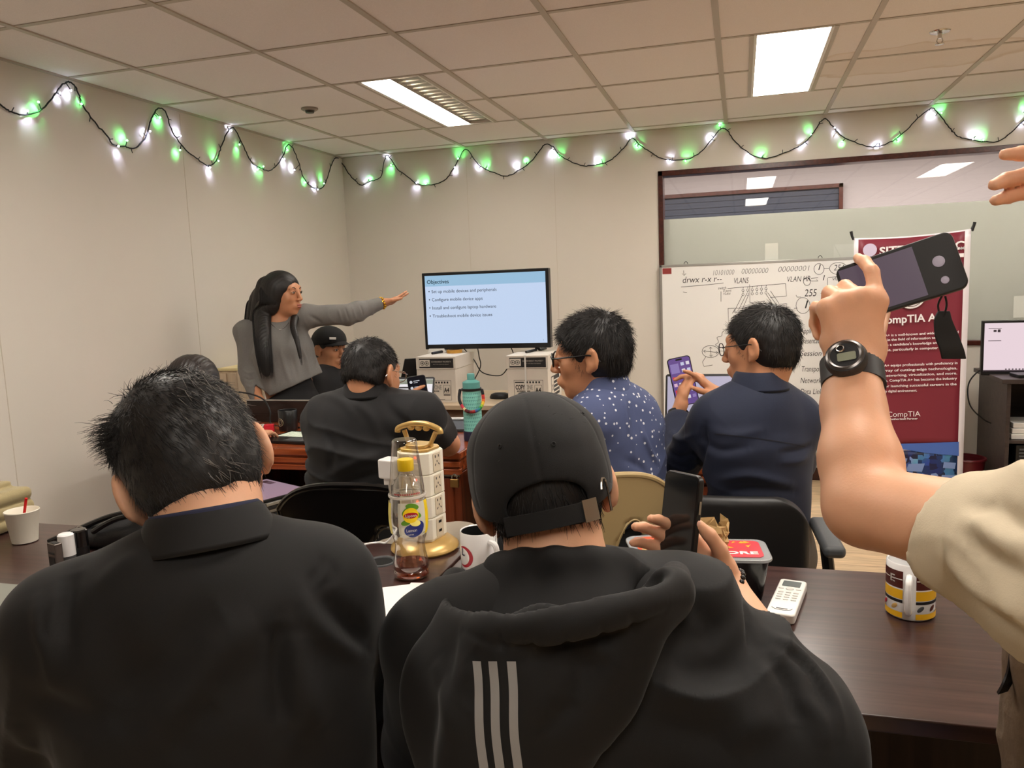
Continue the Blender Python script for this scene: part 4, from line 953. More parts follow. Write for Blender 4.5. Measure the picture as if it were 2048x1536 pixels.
# tower of sockets
M_tw = mat('tower_white', (240, 234, 218), .35); M_sk = mat('socket_beige', (214, 200, 176), .45)
c = V(2.118, -3.775, TZ); rz = -.20; h0, hh = .034, .053
t = empty('socket_tower', c, rz, 'cream tower extension with rows of sockets, gold base and carrying handle', 'power strip')
def TW(): return MB().setT(c, rz)
b = TW(); b.lathe([(0, .0006), (.078, .0006), (.083, .006), (.082, .012), (.066, .026), (.05, .030), (0, .031)], 40); b.build('base', M_gold, t, smooth=True)
oct_ = [(-.046, -.030), (-.030, -.046), (.030, -.046), (.046, -.030), (.046, .030), (.030, .046), (-.030, .046), (-.046, .030)]
b = TW()
for k in range(4): b.prism(oct_, h0+k*hh+.0012, h0+(k+1)*hh-.0005, 'z')
b.prism([(x*.93, y*.93) for x, y in oct_], h0-.004, h0+4*hh+.001, 'z'); b.build('tower_body', M_tw, t, bevel=.002)
top = h0+4*hh
b = TW(); b.prism([(x*.86, y*.86) for x, y in oct_], top+.0012, top+.008, 'z'); b.prism([(x*.62, y*.62) for x, y in oct_], top+.008, top+.016, 'z'); b.build('top_cap', M_gold, t, bevel=.002)
b = TW(); hz = top+.056
b.tube([(-.030, 0, top+.012), (-.042, 0, hz-.010)], .0052, 8, .0062); b.tube([(.030, 0, top+.012), (.048, 0, hz-.012)], .0052, 8, .0066)
b.tube(smoothpath([(-.062, 0, hz-.016), (-.058, 0, hz-.006), (-.03, 0, hz+.004), (0, 0, hz+.008), (.03, 0, hz+.006), (.058, 0, hz-.004), (.062, 0, hz-.014)], 6), .0072, 10)
for x in (-.022, 0, .022): b.sphere((x, 0, hz-.003), (.010, .007, .007), 8, 6)
b.build('handle', M_gold, t, smooth=True)
for k in range(4):
    z = h0+k*hh
    for face in (0, 1):                  # 0: front (-y), 1: right side (+x)
        def fb(): return MB().setT(c, rz+(math.pi/2 if face else 0))
        if face == 1 or k == 9:
            p = fb().rrect(.030, .044, .003, -.0478, -.0462, c=(.0, z+.0265)).build('socket_plate', M_sk, t)
            b = fb(); s_ = M_blk_
            if k == 0:
                for zz in (.018, .040): b.box(-.006, .006, -.0484, -.0479, z+zz-.003, z+zz+.003)
            else:
                b.box(-.008, -.0055, -.0484, -.0479, z+.038, z+.044); b.box(.0055, .008, -.0484, -.0479, z+.038, z+.044); b.prism([(.006, z+.036), (.009, z+.033)][:0] or [(-.010, z+.020), (-.006, z+.024), (-.005, z+.022), (-.009, z+.018)], -.0484, -.0479)
                b.prism([(.010, z+.020), (.009, z+.018), (.005, z+.022), (.006, z+.024)], -.0484, -.0479); b.box(-.0012, .0012, -.0484, -.0479, z+.026, z+.031)
            b.build('socket_slots', M_blk_, p)
        else:
            fb().rrect(.030, .044, .003, -.0478, -.0462, c=(-.012, z+.0265)).build('socket_plate', M_sk, t)
            w_ = fb().rrect(.016, .018, .002, -.049, -.0462, c=(.018, z+.022)).build('switch', M_cream, t, bevel=.001)
            b = fb(); b.sphere((.018, -.047, z+.044), .003, 8, 6); b.build('indicator', mat('led_red', (255, 90, 60), .3, emis=3.), w_, smooth=True)
# charger plugged into its left side with a white cable
p = c+V(-.0725, -.012, .202)
t = empty('phone_charger', p, rz, 'white charger plugged into the left side of the socket tower, cable hanging down', 'charger')
b = MB().setT(p, rz); b.box(-.024, .0245, -.022, .022, -.024, .024); b.build('plug_body', mat('charger_white', (240, 238, 236), .3), t, bevel=.005)
q = p+V(-.008, 0, -.034); MB().box(q[0]-.011, q[0]+.011, q[1]-.006, q[1]+.006, q[2]-.008, q[2]+.010).build('connector', MATS['charger_white'], t, bevel=.002)
pts = [q+V(0, 0, -.006), q+V(.004, 0, -.05), q+V(.012, -.02, -.10), V(2.075, -3.84, .815), V(2.05, -3.845, .785), V(2.03, -3.85, .785), V(1.995, -3.86, .78), V(1.96, -3.90, .768), AZ(700, 1125, TZ+.004), AZ(672, 1152, TZ+.004), AZ(640, 1185, TZ+.004)]
MB().tube(smoothpath(pts, 8), .0024, 8).build('cable', MATS['charger_white'], t, smooth=True)

# bottle of lemon tea with an upside-down cup over its neck
c = V(2.160, -3.955, TZ+.0005)
M_pet = mat('clear_plastic', (250, 250, 250), .03, trans=1., ior=1.22, spec=.6); M_pet.node_tree.nodes['Principled BSDF'].inputs['Base Color'].default_value = (.97, .95, .92, 1)
pn = M_pet.node_tree; tr_ = pn.nodes.new('ShaderNodeBsdfTransparent'); tr_.inputs[0].default_value = (.985, .98, .96, 1); gs = pn.nodes.new('ShaderNodeBsdfGlossy'); gs.inputs['Roughness'].default_value = .06
lw = pn.nodes.new('ShaderNodeLayerWeight'); lw.inputs[0].default_value = .42; mp_ = pn.nodes.new('ShaderNodeMapRange'); mp_.inputs[3].default_value = .07; mp_.inputs[4].default_value = .75
ms = pn.nodes.new('ShaderNodeMixShader'); pn.links.new(lw.outputs['Facing'], mp_.inputs[0]); pn.links.new(mp_.outputs[0], ms.inputs[0]); pn.links.new(tr_.outputs[0], ms.inputs[1]); pn.links.new(gs.outputs[0], ms.inputs[2]); pn.links.new(ms.outputs[0], pn.nodes['Material Output'].inputs['Surface'])
t = empty('tea_bottle', c, 0, 'almost empty lemon tea bottle with yellow cap, beside the socket tower', 'bottle')
prof = [(0, .003), (.030, .001), (.039, .005), (.040, .014), (.037, .019), (.040, .024), (.0395, .032), (.034, .058), (.0325, .074), (.0345, .086), (.0375, .094), (.0375, .100), (.0405, .106), (.0425, .130), (.0425, .150), (.0405, .174), (.038, .180), (.036, .186), (.029, .210), (.018, .229), (.0145, .234), (.0145, .248)]
MB().lathe(prof, 48, c, fn=lambda a, z: 1+(.012*math.sin(12*a+z*60) if .035 < z < .085 else 0)).build('bottle_body', M_pet, t, smooth=True)
M_tea = mat('tea', (150, 60, 20), .02, trans=.85, ior=1.33)
MB().lathe([(0, .004), (.029, .003), (.0375, .007), (.0385, .014), (.0355, .019), (.0385, .024), (.0375, .034), (0, .034)], 40, c).build('tea_liquid', M_tea, t, smooth=True)
MB().lathe([(0, .2645), (.0165, .2645), (.0178, .262), (.0178, .242), (.0172, .240), (.0155, .240), (.0155, .250), (0, .2505)], 36, c, fn=lambda a, z: 1+.012*math.sin(36*a)).build('cap', mat('cap_yellow', (246, 208, 16), .35), t, smooth=True)
A = ang_to_cam(c); RL = .0428
def lab(a0, a1, z0, z1, m, nm, par, off, shape=None, n=20):
    vs = []; fs = []; nz = 8
    for i in range(n+1):
        for j in range(nz+1):
            z = z0+(z1-z0)*j/nz; rr = np.interp(z, [q[1] for q in prof[1:]], [q[0] for q in prof[1:]])+off; a = a0+(a1-a0)*i/n; vs.append((c[0]+rr*math.cos(a), c[1]+rr*math.sin(a), c[2]+z))
    fs = [(i*(nz+1)+j, (i+1)*(nz+1)+j, (i+1)*(nz+1)+j+1, i*(nz+1)+j+1) for i in range(n) for j in range(nz)]
    return MB().add(vs, fs).build(nm, m, par, smooth=True)
def blob(da, z, ra, rz_, m, nm, par, off, n=24, tilt=0.):
    vs = [None]; pts = []
    for i in range(n):
        q = 2*math.pi*i/n; u, w = ra*math.cos(q), rz_*math.sin(q); u, w = u*math.cos(tilt)-w*math.sin(tilt), u*math.sin(tilt)+w*math.cos(tilt); pts.append((u, w))
    vs = []
    for (u, w) in [(0, 0)]+[(.5*u, .5*w) for u, w in pts]+pts:
        zz = z+w; rr = np.interp(zz, [q[1] for q in prof[1:]], [q[0] for q in prof[1:]])+off; a = A+da+u/RL; vs.append((c[0]+rr*math.cos(a), c[1]+rr*math.sin(a), c[2]+zz))
    fs = [(0, 1+i, 1+(i+1) % n) for i in range(n)]+[(1+i, 1+n+i, 1+n+(i+1) % n, 1+(i+1) % n) for i in range(n)]
    return MB().add(vs, fs).build(nm, m, par, smooth=True)
M_lemon = mat('lemon_yellow', (250, 214, 30), .35); M_navy_ = mat('label_navy', (34, 48, 122), .35); M_leaf = mat('leaf_green', (96, 150, 40), .4); M_lpale = mat('label_pale', (226, 224, 206), .3, alpha=.75)
lb = lab(A-.55, A+1.0, .100, .176, M_lpale, 'label', t, .0006)
lab(A-1.9, A-1.05, .104, .174, mat('label_back_yellow', (238, 222, 120), .4, alpha=.8), 'label_yellow', lb, .0006); lab(A+.98, A+1.35, .102, .176, M_lemon, 'label_yellow', lb, .0009)
for da, z, a_, b_, m_, nm, off, tl_ in ((.0, .160, .016, .008, M_leaf, 'leaf', .0011, .6), (.42, .150, .012, .006, M_leaf, 'leaf', .0011, -.5), (-.12, .135, .012, .006, M_leaf, 'leaf', .0011, .3), (.22, .168, .015, .007, M_leaf, 'leaf', .0012, -.2), (.34, .118, .022, .017, M_navy_, 'navy_panel', .0013, .5), (.10, .116, .015, .013, M_navy_, 'navy_panel', .0013, 0.),
        (.33, .132, .012, .007, mat('lemon_flesh', (252, 236, 130), .35), 'lemon_slice', .0015, -.2), (.12, .150, .017, .0165, M_lemon, 'yellow_disc', .0017, 0.), (.12, .150, .0148, .0062, M_red_, 'red_shield', .0020, 0.)): blob(da, z, a_, b_, m_, nm, lb, off, tilt=tl_)
wraptext('Lipton', c, RL, A+.12, .1467, .0085, M_whp, lb, 'brand_lettering', .03, off=.0024, width=.023); wraptext('Lemon', c, RL, A+.12, .114, .0095, M_whp, lb, 'flavour_lettering', .02, off=.0020, width=.022); wraptext('iced tea', c, RL, A+.06, .107, .004, M_whp, lb, 'small_lettering', .02, off=.0020)
t2 = empty('plastic_cup', c+V(0, 0, .19), 0, 'clear ribbed plastic cup upside down over the neck of the tea bottle', 'cup')
MB().lathe([(.0, .3085), (.024, .3085), (.0262, .3065), (.0275, .300), (.0375, .205), (.0385, .186), (.0405, .184), (.0412, .187), (.0405, .190), (.0385, .190)], 48, c, fn=lambda a, z: 1+(.006*math.sin(40*a+z*200) if z > .22 else 0)).build('cup_wall', M_pet, t2, smooth=True)
MB().lathe([(.0385, .189), (.0412, .189), (.0415, .186), (.0405, .1835), (.038, .184)], 48, c).build('cup_rim', mat('cup_rim', (236, 230, 220), .3, alpha=.75), t2, smooth=True)
M_rd = mat('cup_print_red', (190, 40, 50), .4)
b = MB()
for k in range(16): q = A-.8+k*.1; b.box(0, 0, 0, 0, 0, 0) if False else b.add([(c[0]+.0392*math.cos(q), c[1]+.0392*math.sin(q), c[2]+.193), (c[0]+.0392*math.cos(q+.05), c[1]+.0392*math.sin(q+.05), c[2]+.193), (c[0]+.0390*math.cos(q+.05), c[1]+.0390*math.sin(q+.05), c[2]+.1965), (c[0]+.0390*math.cos(q), c[1]+.0390*math.sin(q), c[2]+.1965)], [(0, 1, 2, 3)])
b.build('cup_print', M_rd, t2)

# sheets of paper
def sheetZ(pts, label, z=TZ+.0006, th=.0012, group='white papers on the left table', m=None):
    P = [AZ(px, py, z) for px, py in pts]; o = MB().prism([(p[0], p[1]) for p in P], z, z+th, 'z').build('paper_sheet', m or M_paper); return tag(o, label, 'paper', group)
sheetZ([(595, 1079), (661, 1072), (677, 1165), (600, 1190)], 'white sheet showing past the left seated man, beside the white cable')
sheetZ([(731, 1180), (822, 1169), (700, 1352), (640, 1300)], 'left-hand sheet of the two overlapping white papers near the table edge')
sheetZ([(822, 1166), (945, 1169), (870, 1287), (752, 1289)], 'right-hand sheet of the two overlapping white papers, next to the mug', z=TZ+.0020)

# remote control
P = [AZ(px, py, TZ+.016) for px, py in ((1565, 1157), (1612, 1165), (1590, 1237), (1528, 1228))]
c = sum(P)/4; xd = unit(P[1]-P[0]+P[2]-P[3]); yd = unit(P[0]-P[3]+P[1]-P[2]); L = .178; w_ = .052; rz = math.atan2(-xd[0]*0+yd[0]*-1, yd[1])
t = empty('remote_control', (c[0], c[1], TZ), rz, 'white air conditioner remote control on the right table', 'remote control')
def RM(): return MB().setT((c[0], c[1], TZ+.0005), rz)
RM().rrect(w_, L, .009, 0, .019, 'z').build('remote_body', mat('remote_white', (238, 236, 230), .35), t, bevel=.004)
RM().rrect(.034, .028, .002, .0191, .0198, 'z', c=(0, .062)).build('display', mat('lcd_grey', (110, 116, 116), .2), t)
M_bt_ = mat('button_pale', (214, 212, 208), .5)
RM().lathe([(0, .0205), (.006, .0203), (.0065, .0191)], 16, (0, .035, 0), sx=1.2).build('button', M_bt_, t, smooth=True)
for (bx_, by__) in [(s_*.016, .035) for s_ in (-1, 1)]+[(s_*.014, .016-.012*k) for k in range(4) for s_ in (-1, 0, 1)]: RM().rrect(.010, .005, .0022, .0191, .0202, 'z', c=(bx_, by__), n=3).build('button', M_bt_, t)
text('lettering', 'REMOTE', .007, (c[0], c[1], TZ), (1, 0, 0), (0, 0, 1), M_blk_, None) if False else None
b = RM(); b.tube([(.018*math.cos(q), -.062+.010*math.sin(q), .0194) for q in np.linspace(math.pi, 2*math.pi, 12)], .0005, 4); b.box(-.010, .010, -.066, -.0635, .0191, .0196); b.build('badge', M_grayp, t)

# black food tubs with printed lids, brown paper bag between them
M_tub = mat('tub_black', (16, 16, 17), .18, coat=.3); M_lid = mat('clear_lid', (225, 228, 230), .12, trans=.6, alpha=.8); M_lr = mat('lid_red', (206, 40, 56), .35)
def tub(x, y, rz, label, txt, cards):
    h = .082
    t = empty('food_tub', (x, y, TZ), rz, label, 'food container', 'black food tubs with printed lids')
    def Q(): return MB().setT((x, y, TZ+.0005), rz)
    b = Q(); p0 = rr_poly(.094, .094, .016); p1 = rr_poly(.116, .116, .020); n = len(p0)
    b.add([(p[0], p[1], 0) for p in p0]+[(p[0], p[1], h) for p in p1], [tuple(range(n))[::-1], tuple(range(n, 2*n))]+[(i, (i+1) % n, n+(i+1) % n, n+i) for i in range(n)]); b.build('tub', M_tub, t, smooth=True)
    l = Q().rrect(.128, .128, .024, h+.0003, h+.007, 'z').build('lid', M_lid, t, bevel=.002)
    Q().rrect(.098, .098, .014, h+.0073, h+.0083, 'z').build('lid_print', cards[0], l)
    b = Q(); r_ = random.Random(len(label))
    for k in range(7): q = r_.uniform(0, 3); ax, ay = r_.uniform(-.03, .03), r_.uniform(0, .034); b.prism([(ax, ay), (ax+.016*math.cos(q), ay+.010*math.sin(q)), (ax+.005, ay+.012)], h+.0085, h+.0088, 'z')
    b.build('lid_splash', cards[1], l)
    o = text('lid_lettering', txt, .021, (0, 0, 0), (1, 0, 0), (0, 0, 1), M_whp, l, 'CENTER', .03, .0002, .078)
    mt = Matrix.Translation((x, y, TZ+h+.0095)) @ Matrix.Rotation(rz, 4, 'Z') @ Matrix.Translation((0, -.034, 0)); o.data.transform(mt); return t
tub(2.850, -3.918, .12, 'black food tub with a red printed lid, right of the brown paper bag', 'FORE', (M_lr, M_yel))
tub(2.700, -3.915, .3, 'black food tub with red and orange lid, left of the brown paper bag', 'FOOD', (mat('lid_orange', (224, 88, 50), .35), M_whp))
M_kraft = mat('kraft_paper', (186, 152, 100), .75, noise=.08, nscale=30, bump=.35, bscale=60)
cb = V(2.796, -3.945, TZ); vs = []; n = 28; rows = 18; r_ = np.random.default_rng(2)
for j in range(rows+1):
    v = j/rows
    for i in range(n):
        a = 2*math.pi*i/n; sqx = .031+.003*v; sqy = .028-.016*v; cx_ = np.sign(math.cos(a))*abs(math.cos(a))**.55*sqx; cy_ = np.sign(math.sin(a))*abs(math.sin(a))**.55*sqy
        cr_ = .003+.004*v; vs.append((cb[0]+cx_+r_.normal(0, cr_*.6)+.004*v, cb[1]+cy_+r_.normal(0, cr_*.5)+.028*v, cb[2]+.001+.140*v+(.012*math.sin(3*a)+r_.normal(0, .003))*(v > .9)))
fs = [(j*n+i, j*n+(i+1) % n, (j+1)*n+(i+1) % n, (j+1)*n+i) for j in range(rows) for i in range(n)]+[tuple(range(n))[::-1]]
o = MB().add(vs, fs).build('paper_bag', M_kraft, smooth=False); tag(o, 'crumpled brown paper bag standing between the two black food tubs', 'paper bag'); q = o.modifiers.new('t', 'SOLIDIFY'); q.thickness = .0008
t = empty('chopsticks', cb+V(-.055, -.03, .09), 0, 'pair of pale wooden chopsticks lying across the left food tub', 'chopsticks')
for k in (0, 1): MB().tube([cb+V(-.125, -.03-.012*k, .0985), cb+V(-.045, -.052-.016*k, .0985)], .0028, 6, .002).build('stick', mat('bamboo', (226, 196, 140), .5), t, smooth=True)

# left end of the left table: folded clothes, paper cup, cosmetics, closed laptop, black bag
M_khaki = mat('khaki_cloth', (156, 142, 104), .85, noise=.05, nscale=80, bump=.3, bscale=500, sheen=.3)
f = SDF((.66, -3.97, .74), (.96, -3.70, .90), .005)
for k in range(3): f.box((.795+.006*k, -3.838, .771+.036*k), (.115-.008*k, .085, .019), rad=.017, k=.004)
f.box((.77, -3.84, .872), (.08, .07, .008), rad=.008, k=.01)
o = sdfobj(f, 'folded_jacket', M_khaki, disp=lambda v: .0025*noise3(v, 30, 3)); tag(o, 'khaki jacket folded in three layers at the left end of the table', 'jacket')
c = V(1.022, -3.905, TZ+.0005); M_pc = mat('cup_paper', (232, 226, 210), .5)
t = empty('paper_cup', c, 0, 'white paper cup with a red straw at the left edge', 'cup')
MB().lathe([(0, .002), (.031, .002), (.041, .083), (.0425, .085), (.0415, .087), (.0395, .084), (.030, .006), (0, .006)], 36, c).build('cup_body', M_pc, t, smooth=True)
t = empty('drinking_straw', c+V(0, 0, .05), 0, 'red plastic straw leaning in the white paper cup', 'straw')
MB().tube([c+V(-.012, .0, .012), c+V(.014, .006, .118)], .0036, 10).build('straw_tube', mat('straw_red', (214, 20, 24), .3), t, smooth=True)
def upright(px, py, r, h, name, m, label, cat, sx=1.):
    c = AZ(px, py, TZ)+V(0, 0, .0005); t = empty(name, c, 0, label, cat); return c, t
c, t = upright(117, 1158, 0, 0, 'lighter_case', None, 'small metal and black slotted case left of the white bottle on the left table', 'lighter')
b = MB(); b.setT(c, -.3); b.box(-.017, .017, -.009, .009, 0, .086); b.build('case', mat('gunmetal', (120, 112, 108), .25, metal=.9), t, bevel=.002)
b = MB(); b.setT(c, -.3); b.box(-.012, .012, -.0096, -.0091, .01, .054); b.box(-.012, .012, -.0096, -.0091, .061, .066); b.box(-.013, .013, -.006, .006, .0862, .0868); b.build('slots', M_blk_, t)
c, t = upright(139, 1140, 0, 0, 'glue_stick', None, 'short white capped bottle between the metal case and the black bottle', 'bottle')
MB().lathe([(0, 0), (.018, 0), (.018, .036), (.017, .037), (0, .037)], 24, c).build('bottle_base', M_grayp, t, smooth=True); MB().lathe([(0, .0372), (.019, .0372), (.018, .086), (.015, .089), (0, .0895)], 24, c).build('cap', M_wcer, t, smooth=True)
c, t = upright(165, 1132, 0, 0, 'perfume_bottle', None, 'short black capped bottle right of the white bottle on the left table', 'bottle')
MB().lathe([(0, 0), (.019, 0), (.019, .05), (0, .05)], 24, c).build('bottle_base', M_black, t, smooth=True); MB().lathe([(0, .0502), (.0195, .0502), (.019, .088), (.016, .091), (0, .0912)], 24, c).build('cap', M_blackg, t, smooth=True)
t = empty('laptop', (1.30, -4.22, TZ), 0, 'closed silver laptop under the arm of the left seated man', 'laptop')
P = [(1.16, -4.325), (1.475, -4.338), (1.475-.02, -4.335), (1.40, -4.14), (1.10, -4.16)]
pl_ = [AZ(42, 1236, TZ+.02), AZ(-190, 1232, TZ+.02), AZ(-60, 1160, TZ+.02), AZ(62, 1170, TZ+.02)]
b = MB().prism([(p[0], p[1]) for p in pl_], TZ+.001, TZ+.011, 'z'); b.build('base', M_grayp, t, bevel=.002)
b = MB().prism([(p[0], p[1]) for p in pl_], TZ+.0115, TZ+.02, 'z'); b.build('lid', mat('silver_lid', (150, 154, 146), .35, metal=.5), t, bevel=.003)
# black bag with straps
M_bag = mat('bag_nylon', (30, 31, 33), .5, noise=.1, nscale=60, bump=.3, bscale=300)
t = empty('backpack', (1.33, -3.86, TZ), 0, 'black nylon backpack lying on the table behind the left seated man', 'backpack')
f = SDF((1.10, -4.02, .74), (1.62, -3.70, .90), .006)
f.ell((1.38, -3.85, .79), (.14, .085, .05)); f.ell((1.27, -3.88, .775), (.09, .06, .035)); f.ell((1.46, -3.83, .80), (.07, .08, .045)); f.cap((1.40, -3.90, .82), (1.50, -3.80, .835), .018); f.cap((1.16, -3.92, .765), (1.30, -3.90, .785), .014); f.plane((0, 0, TZ+.001), (0, 0, -1), .004)
sdfobj(f, 'bag_body', M_bag, t, disp=lambda v: .004*folds(v, (1, .5, .3), 45, 2))
for k, pts in enumerate(([(1.13, -3.93, .765), (1.22, -3.915, .80), (1.32, -3.90, .835), (1.44, -3.86, .848)], [(1.28, -3.935, .80), (1.36, -3.93, .838), (1.47, -3.90, .850)])):
    b = MB(); b.tube(smoothpath(pts, 6), .007, 8); b.build('strap', M_black, t, smooth=True)
b = MB(); b.tube([V(1.235, -3.93, .80)+V(.012*math.cos(q), 0, .010*math.sin(q)) for q in np.linspace(0, 2*math.pi, 14, endpoint=False)], .002, 6, closed=True); b.build('strap_ring', M_steel, t, smooth=True)

# ---------------------------------------------------------------- things on the reddish desks
c = AZ(943, 884, TZ)+V(-.004, .040, .0005); c = V(c[0], c[1], TZ+.0005)
M_turq = mat('turquoise', (126, 200, 188), .45); M_turq2 = mat('turquoise_dark', (92, 158, 152), .45)
t = empty('water_bottle', c, 0, 'turquoise insulated water bottle with navy base and woven handle cord', 'bottle')
r = .0375
MB().lathe([(0, .001), (r+.0015, .001), (r+.0025, .006), (r+.0025, .040), (r, .041)], 40, c).build('base_boot', mat('navy_rubber', (34, 36, 62), .6), t, smooth=True)
o = MB().lathe([(r, .0412), (r, .205), (r-.002, .212), (r-.004, .214)], 40, c).build('bottle_body', M_turq, t, smooth=True)
MB().lathe([(r-.004, .2145), (r-.002, .2145), (r-.002, .240), (r-.006, .243), (.020, .249), (.0155, .250), (.0155, .272), (.0135, .275), (0, .275)], 40, c).build('lid', M_turq2, t, smooth=True)
MB().lathe([(r, .206), (r+.004, .207), (r+.004, .215), (r, .216)], 40, c).build('cord_ring', M_black, t, smooth=True)
A = ang_to_cam(c); b = MB()
for row in range(11):
    for k in range(14):
        a = A-1.6+k*.245+(row % 2)*.12; z = .052+row*.0142
        q = [(-.0085, -.0035), (.006, .0015), (.0085, .0045), (.0035, .0045), (-.0085, -.0005)]
        b.add([(c[0]+(r+.0004)*math.cos(a+u/r), c[1]+(r+.0004)*math.sin(a+u/r), c[2]+z+w) for u, w in q], [(0, 1, 2, 3, 4)])
b.build('dash_pattern', M_turq2, o)
cols = [(30, 30, 32)]*5+[(200, 60, 80), (214, 200, 150), (90, 26, 30), (60, 24, 30), (120, 30, 34), (150, 40, 40), (60, 90, 150), (40, 130, 140), (50, 140, 60), (150, 190, 60), (230, 190, 60), (230, 120, 50), (200, 60, 50), (30, 30, 32), (30, 30, 32)]
pts = smoothpath([c+V(-.046, -.01, .208), c+V(-.044, -.028, .17), c+V(-.016, -.048, .135), c+V(.015, -.05, .125), c+V(.042, -.03, .135), c+V(.052, -.008, .165), c+V(.046, -.002, .208)], 8); cd_ = MB(); mats = []
for i in range(0, len(pts)-1):
    k = int(i/(len(pts)-1)*len(cols)); m = mat('cord_%d' % k, cols[k], .7); mats.append(m) if m not in mats else None; cd_.cur = mats.index(m); cd_.sphere((pts[i]+pts[i+1])/2, (.0068, .006, .0068), 8, 6)
cd_.build('woven_cord', mats, t, smooth=True)
# black keyboard case / laptops
def laptop(px, py, rz, label, open_=None, w=.34, d=.235, m=None, z=TZ, scr=None, keys=None, pos=None, ang=1.9):
    c = V(*pos) if pos is not None else AZ(px, py, z); m = m or M_black
    t = empty('laptop', (c[0], c[1], z), rz, label, 'laptop')
    def Q(): return MB().setT((c[0], c[1], z+.0006), rz)
    Q().rrect(w, d, .012, 0, .012, 'z').build('base', m, t, bevel=.002)
    if keys:
        b = Q()
        for j in range(5):
            for i in range(13): b.box(-w/2+.022+i*.0235, -w/2+.041+i*.0235, d/2-.045-j*.0205, d/2-.029-j*.0205, .0123, .0138)
        b.build('keys', keys, t); Q().box(-.05, .05, -d/2+.015, -d/2+.075, .0122, .0126).build('touchpad', M_grayp, t)
    if open_:
        def L(): q = Q(); q.T = q.T @ Matrix.Translation((0, d/2, .010)) @ Matrix.Rotation(ang-math.pi/2 if False else -(ang-math.pi), 4, 'X') @ Matrix.Rotation(math.pi, 4, 'Z') if False else q.T @ Matrix.Translation((0, d/2, .012)) @ Matrix.Rotation(math.pi/2-(ang-math.pi/2)*1.0, 4, 'X'); return q
        s_ = L().rrect(w, d, .010, -.003, .003, 'z', c=(0, d/2)).build('screen_lid', m, t, bevel=.0015)
        q = L(); q.box(-w/2+.008, w/2-.008, .014, d-.010, .0031, .0036); sc_ = q.build('screen', scr, s_)
        return t, L, s_
    return t
M_keyw = mat('key_lit', (216, 226, 206), .5, emis=.25)
laptop(0, 0, -.10, 'black laptop with bright lettered keys beside the black mug', w=.32, d=.22, keys=M_keyw, pos=(1.06, -2.53, TZ))
# dark lid standing behind it, thin silver top edge
a, c2 = AY(493, 800, -2.14), AY(700, 796, -2.14)
t = empty('desk_screen', ((a[0]+c2[0])/2, -2.14, TZ), 0, 'long dark brown desk divider with a thin silver top edge behind the black mug', 'desk divider')
M_div = wood('divider_brown', (26, 12, 9), (40, 20, 14), .25, (1.5, 20, 20))
MB().box(a[0], c2[0], -2.14, -2.122, TZ+.0005, a[2]-.004).build('panel', M_div, t, bevel=.001); MB().box(a[0], c2[0], -2.142, -2.120, a[2]-.0035, a[2]+.001).build('top_edge', M_alu, t)
MB().box(a[0], c2[0], -2.145, -2.1405, a[2]-.075, a[2]-.068).build('rail', M_div, t)
# white and red earphone tangle
b = MB(); r_ = np.random.default_rng(8); c = AZ(520, 868, TZ)+V(0, .03, .008)
b.tube(smoothpath([c+V(r_.uniform(-.045, .045), r_.uniform(-.03, .03), r_.uniform(0, .03)) for _ in range(14)], 5), .003, 6)
o = b.build('cable_bundle', mat('bundle_white', (222, 214, 208), .5), smooth=True); tag(o, 'tangled white cable bundle on the left reddish desk beside the black mug', 'cable')
b = MB().setT(c+V(.03, 0, .02), .4); b.box(-.022, .022, -.014, .014, -.026, .012); tag(b.build('matchbox', M_lr, bevel=.003), 'small red and white packet in the cable bundle', 'packet')
# black cable by the woman's hand
tag(MB().tube(smoothpath([AY(478, 784, -2.18), AY(505, 789, -2.18), AY(528, 800, -2.175), AZ(540, 822, TZ+.07), AZ(545, 850, TZ+.004), AZ(600, 855, TZ+.004)], 8), .004, 6).build('cable', M_wire, smooth=True), 'black cable arching over the left end of the desk divider', 'cable')
# open laptop with a white page behind the black-shirted man
scrw = mat('page_white', (10, 10, 10), .3, emis=.85, ecol=(244, 240, 244))
lp = AZ(690, 800, TZ); t, L, s_ = laptop(0, 0, .05, 'open laptop showing a white web page behind the black-shirted man', True, .34, .22, scr=scrw, pos=(1.34, -2.31, TZ), ang=1.95)
q = L(); q.box(-.162, .162, .185, .208, .0037, .0040); q.build('toolbar', mat('toolbar_green', (150, 166, 158), .5), s_); q = L(); q.box(-.13, .10, .165, .172, .0037, .0040); q.build('menu_line', M_blk_, s_)
# flat black laptop with markers under the turquoise bottle's left
laptop(0, 0, .04, 'closed flat black laptop on the left reddish desk beside the turquoise bottle', w=.36, d=.24, pos=(1.60, -2.20, TZ), m=mat('slate_lid', (52, 55, 60), .4))
t = empty('highlighter', (1.62, -2.10, TZ+.015), 0, 'white and yellow highlighter pen lying on the flat black laptop', 'pen')
b = MB().tube([(1.50, -2.105, TZ+.0195), (1.535, -2.103, TZ+.0195)], .0062, 10); b.build('cap', M_lemon, t, smooth=True); MB().tube([(1.536, -2.103, TZ+.0195), (1.64, -2.097, TZ+.0195)], .0062, 10).build('barrel', M_wcer, t, smooth=True)
# laptop with a lilac screen in front of the navy man
scrl = mat('page_lilac', (10, 10, 10), .3, emis=.62, ecol=(214, 206, 232))
t, L, s_ = laptop(0, 0, .0, 'open laptop with a pale lilac page in front of the navy-shirted man', True, .36, .24, scr=scrl, pos=(2.745, -2.44, TZ), ang=1.92)
q = L(); q.box(.00, .03, .150, .175, .0037, .0040); q.box(.035, .05, .150, .175, .0037, .0040); q.box(-.02, -.012, .185, .193, .0037, .0040); q.build('page_pictures', M_blk_, s_)
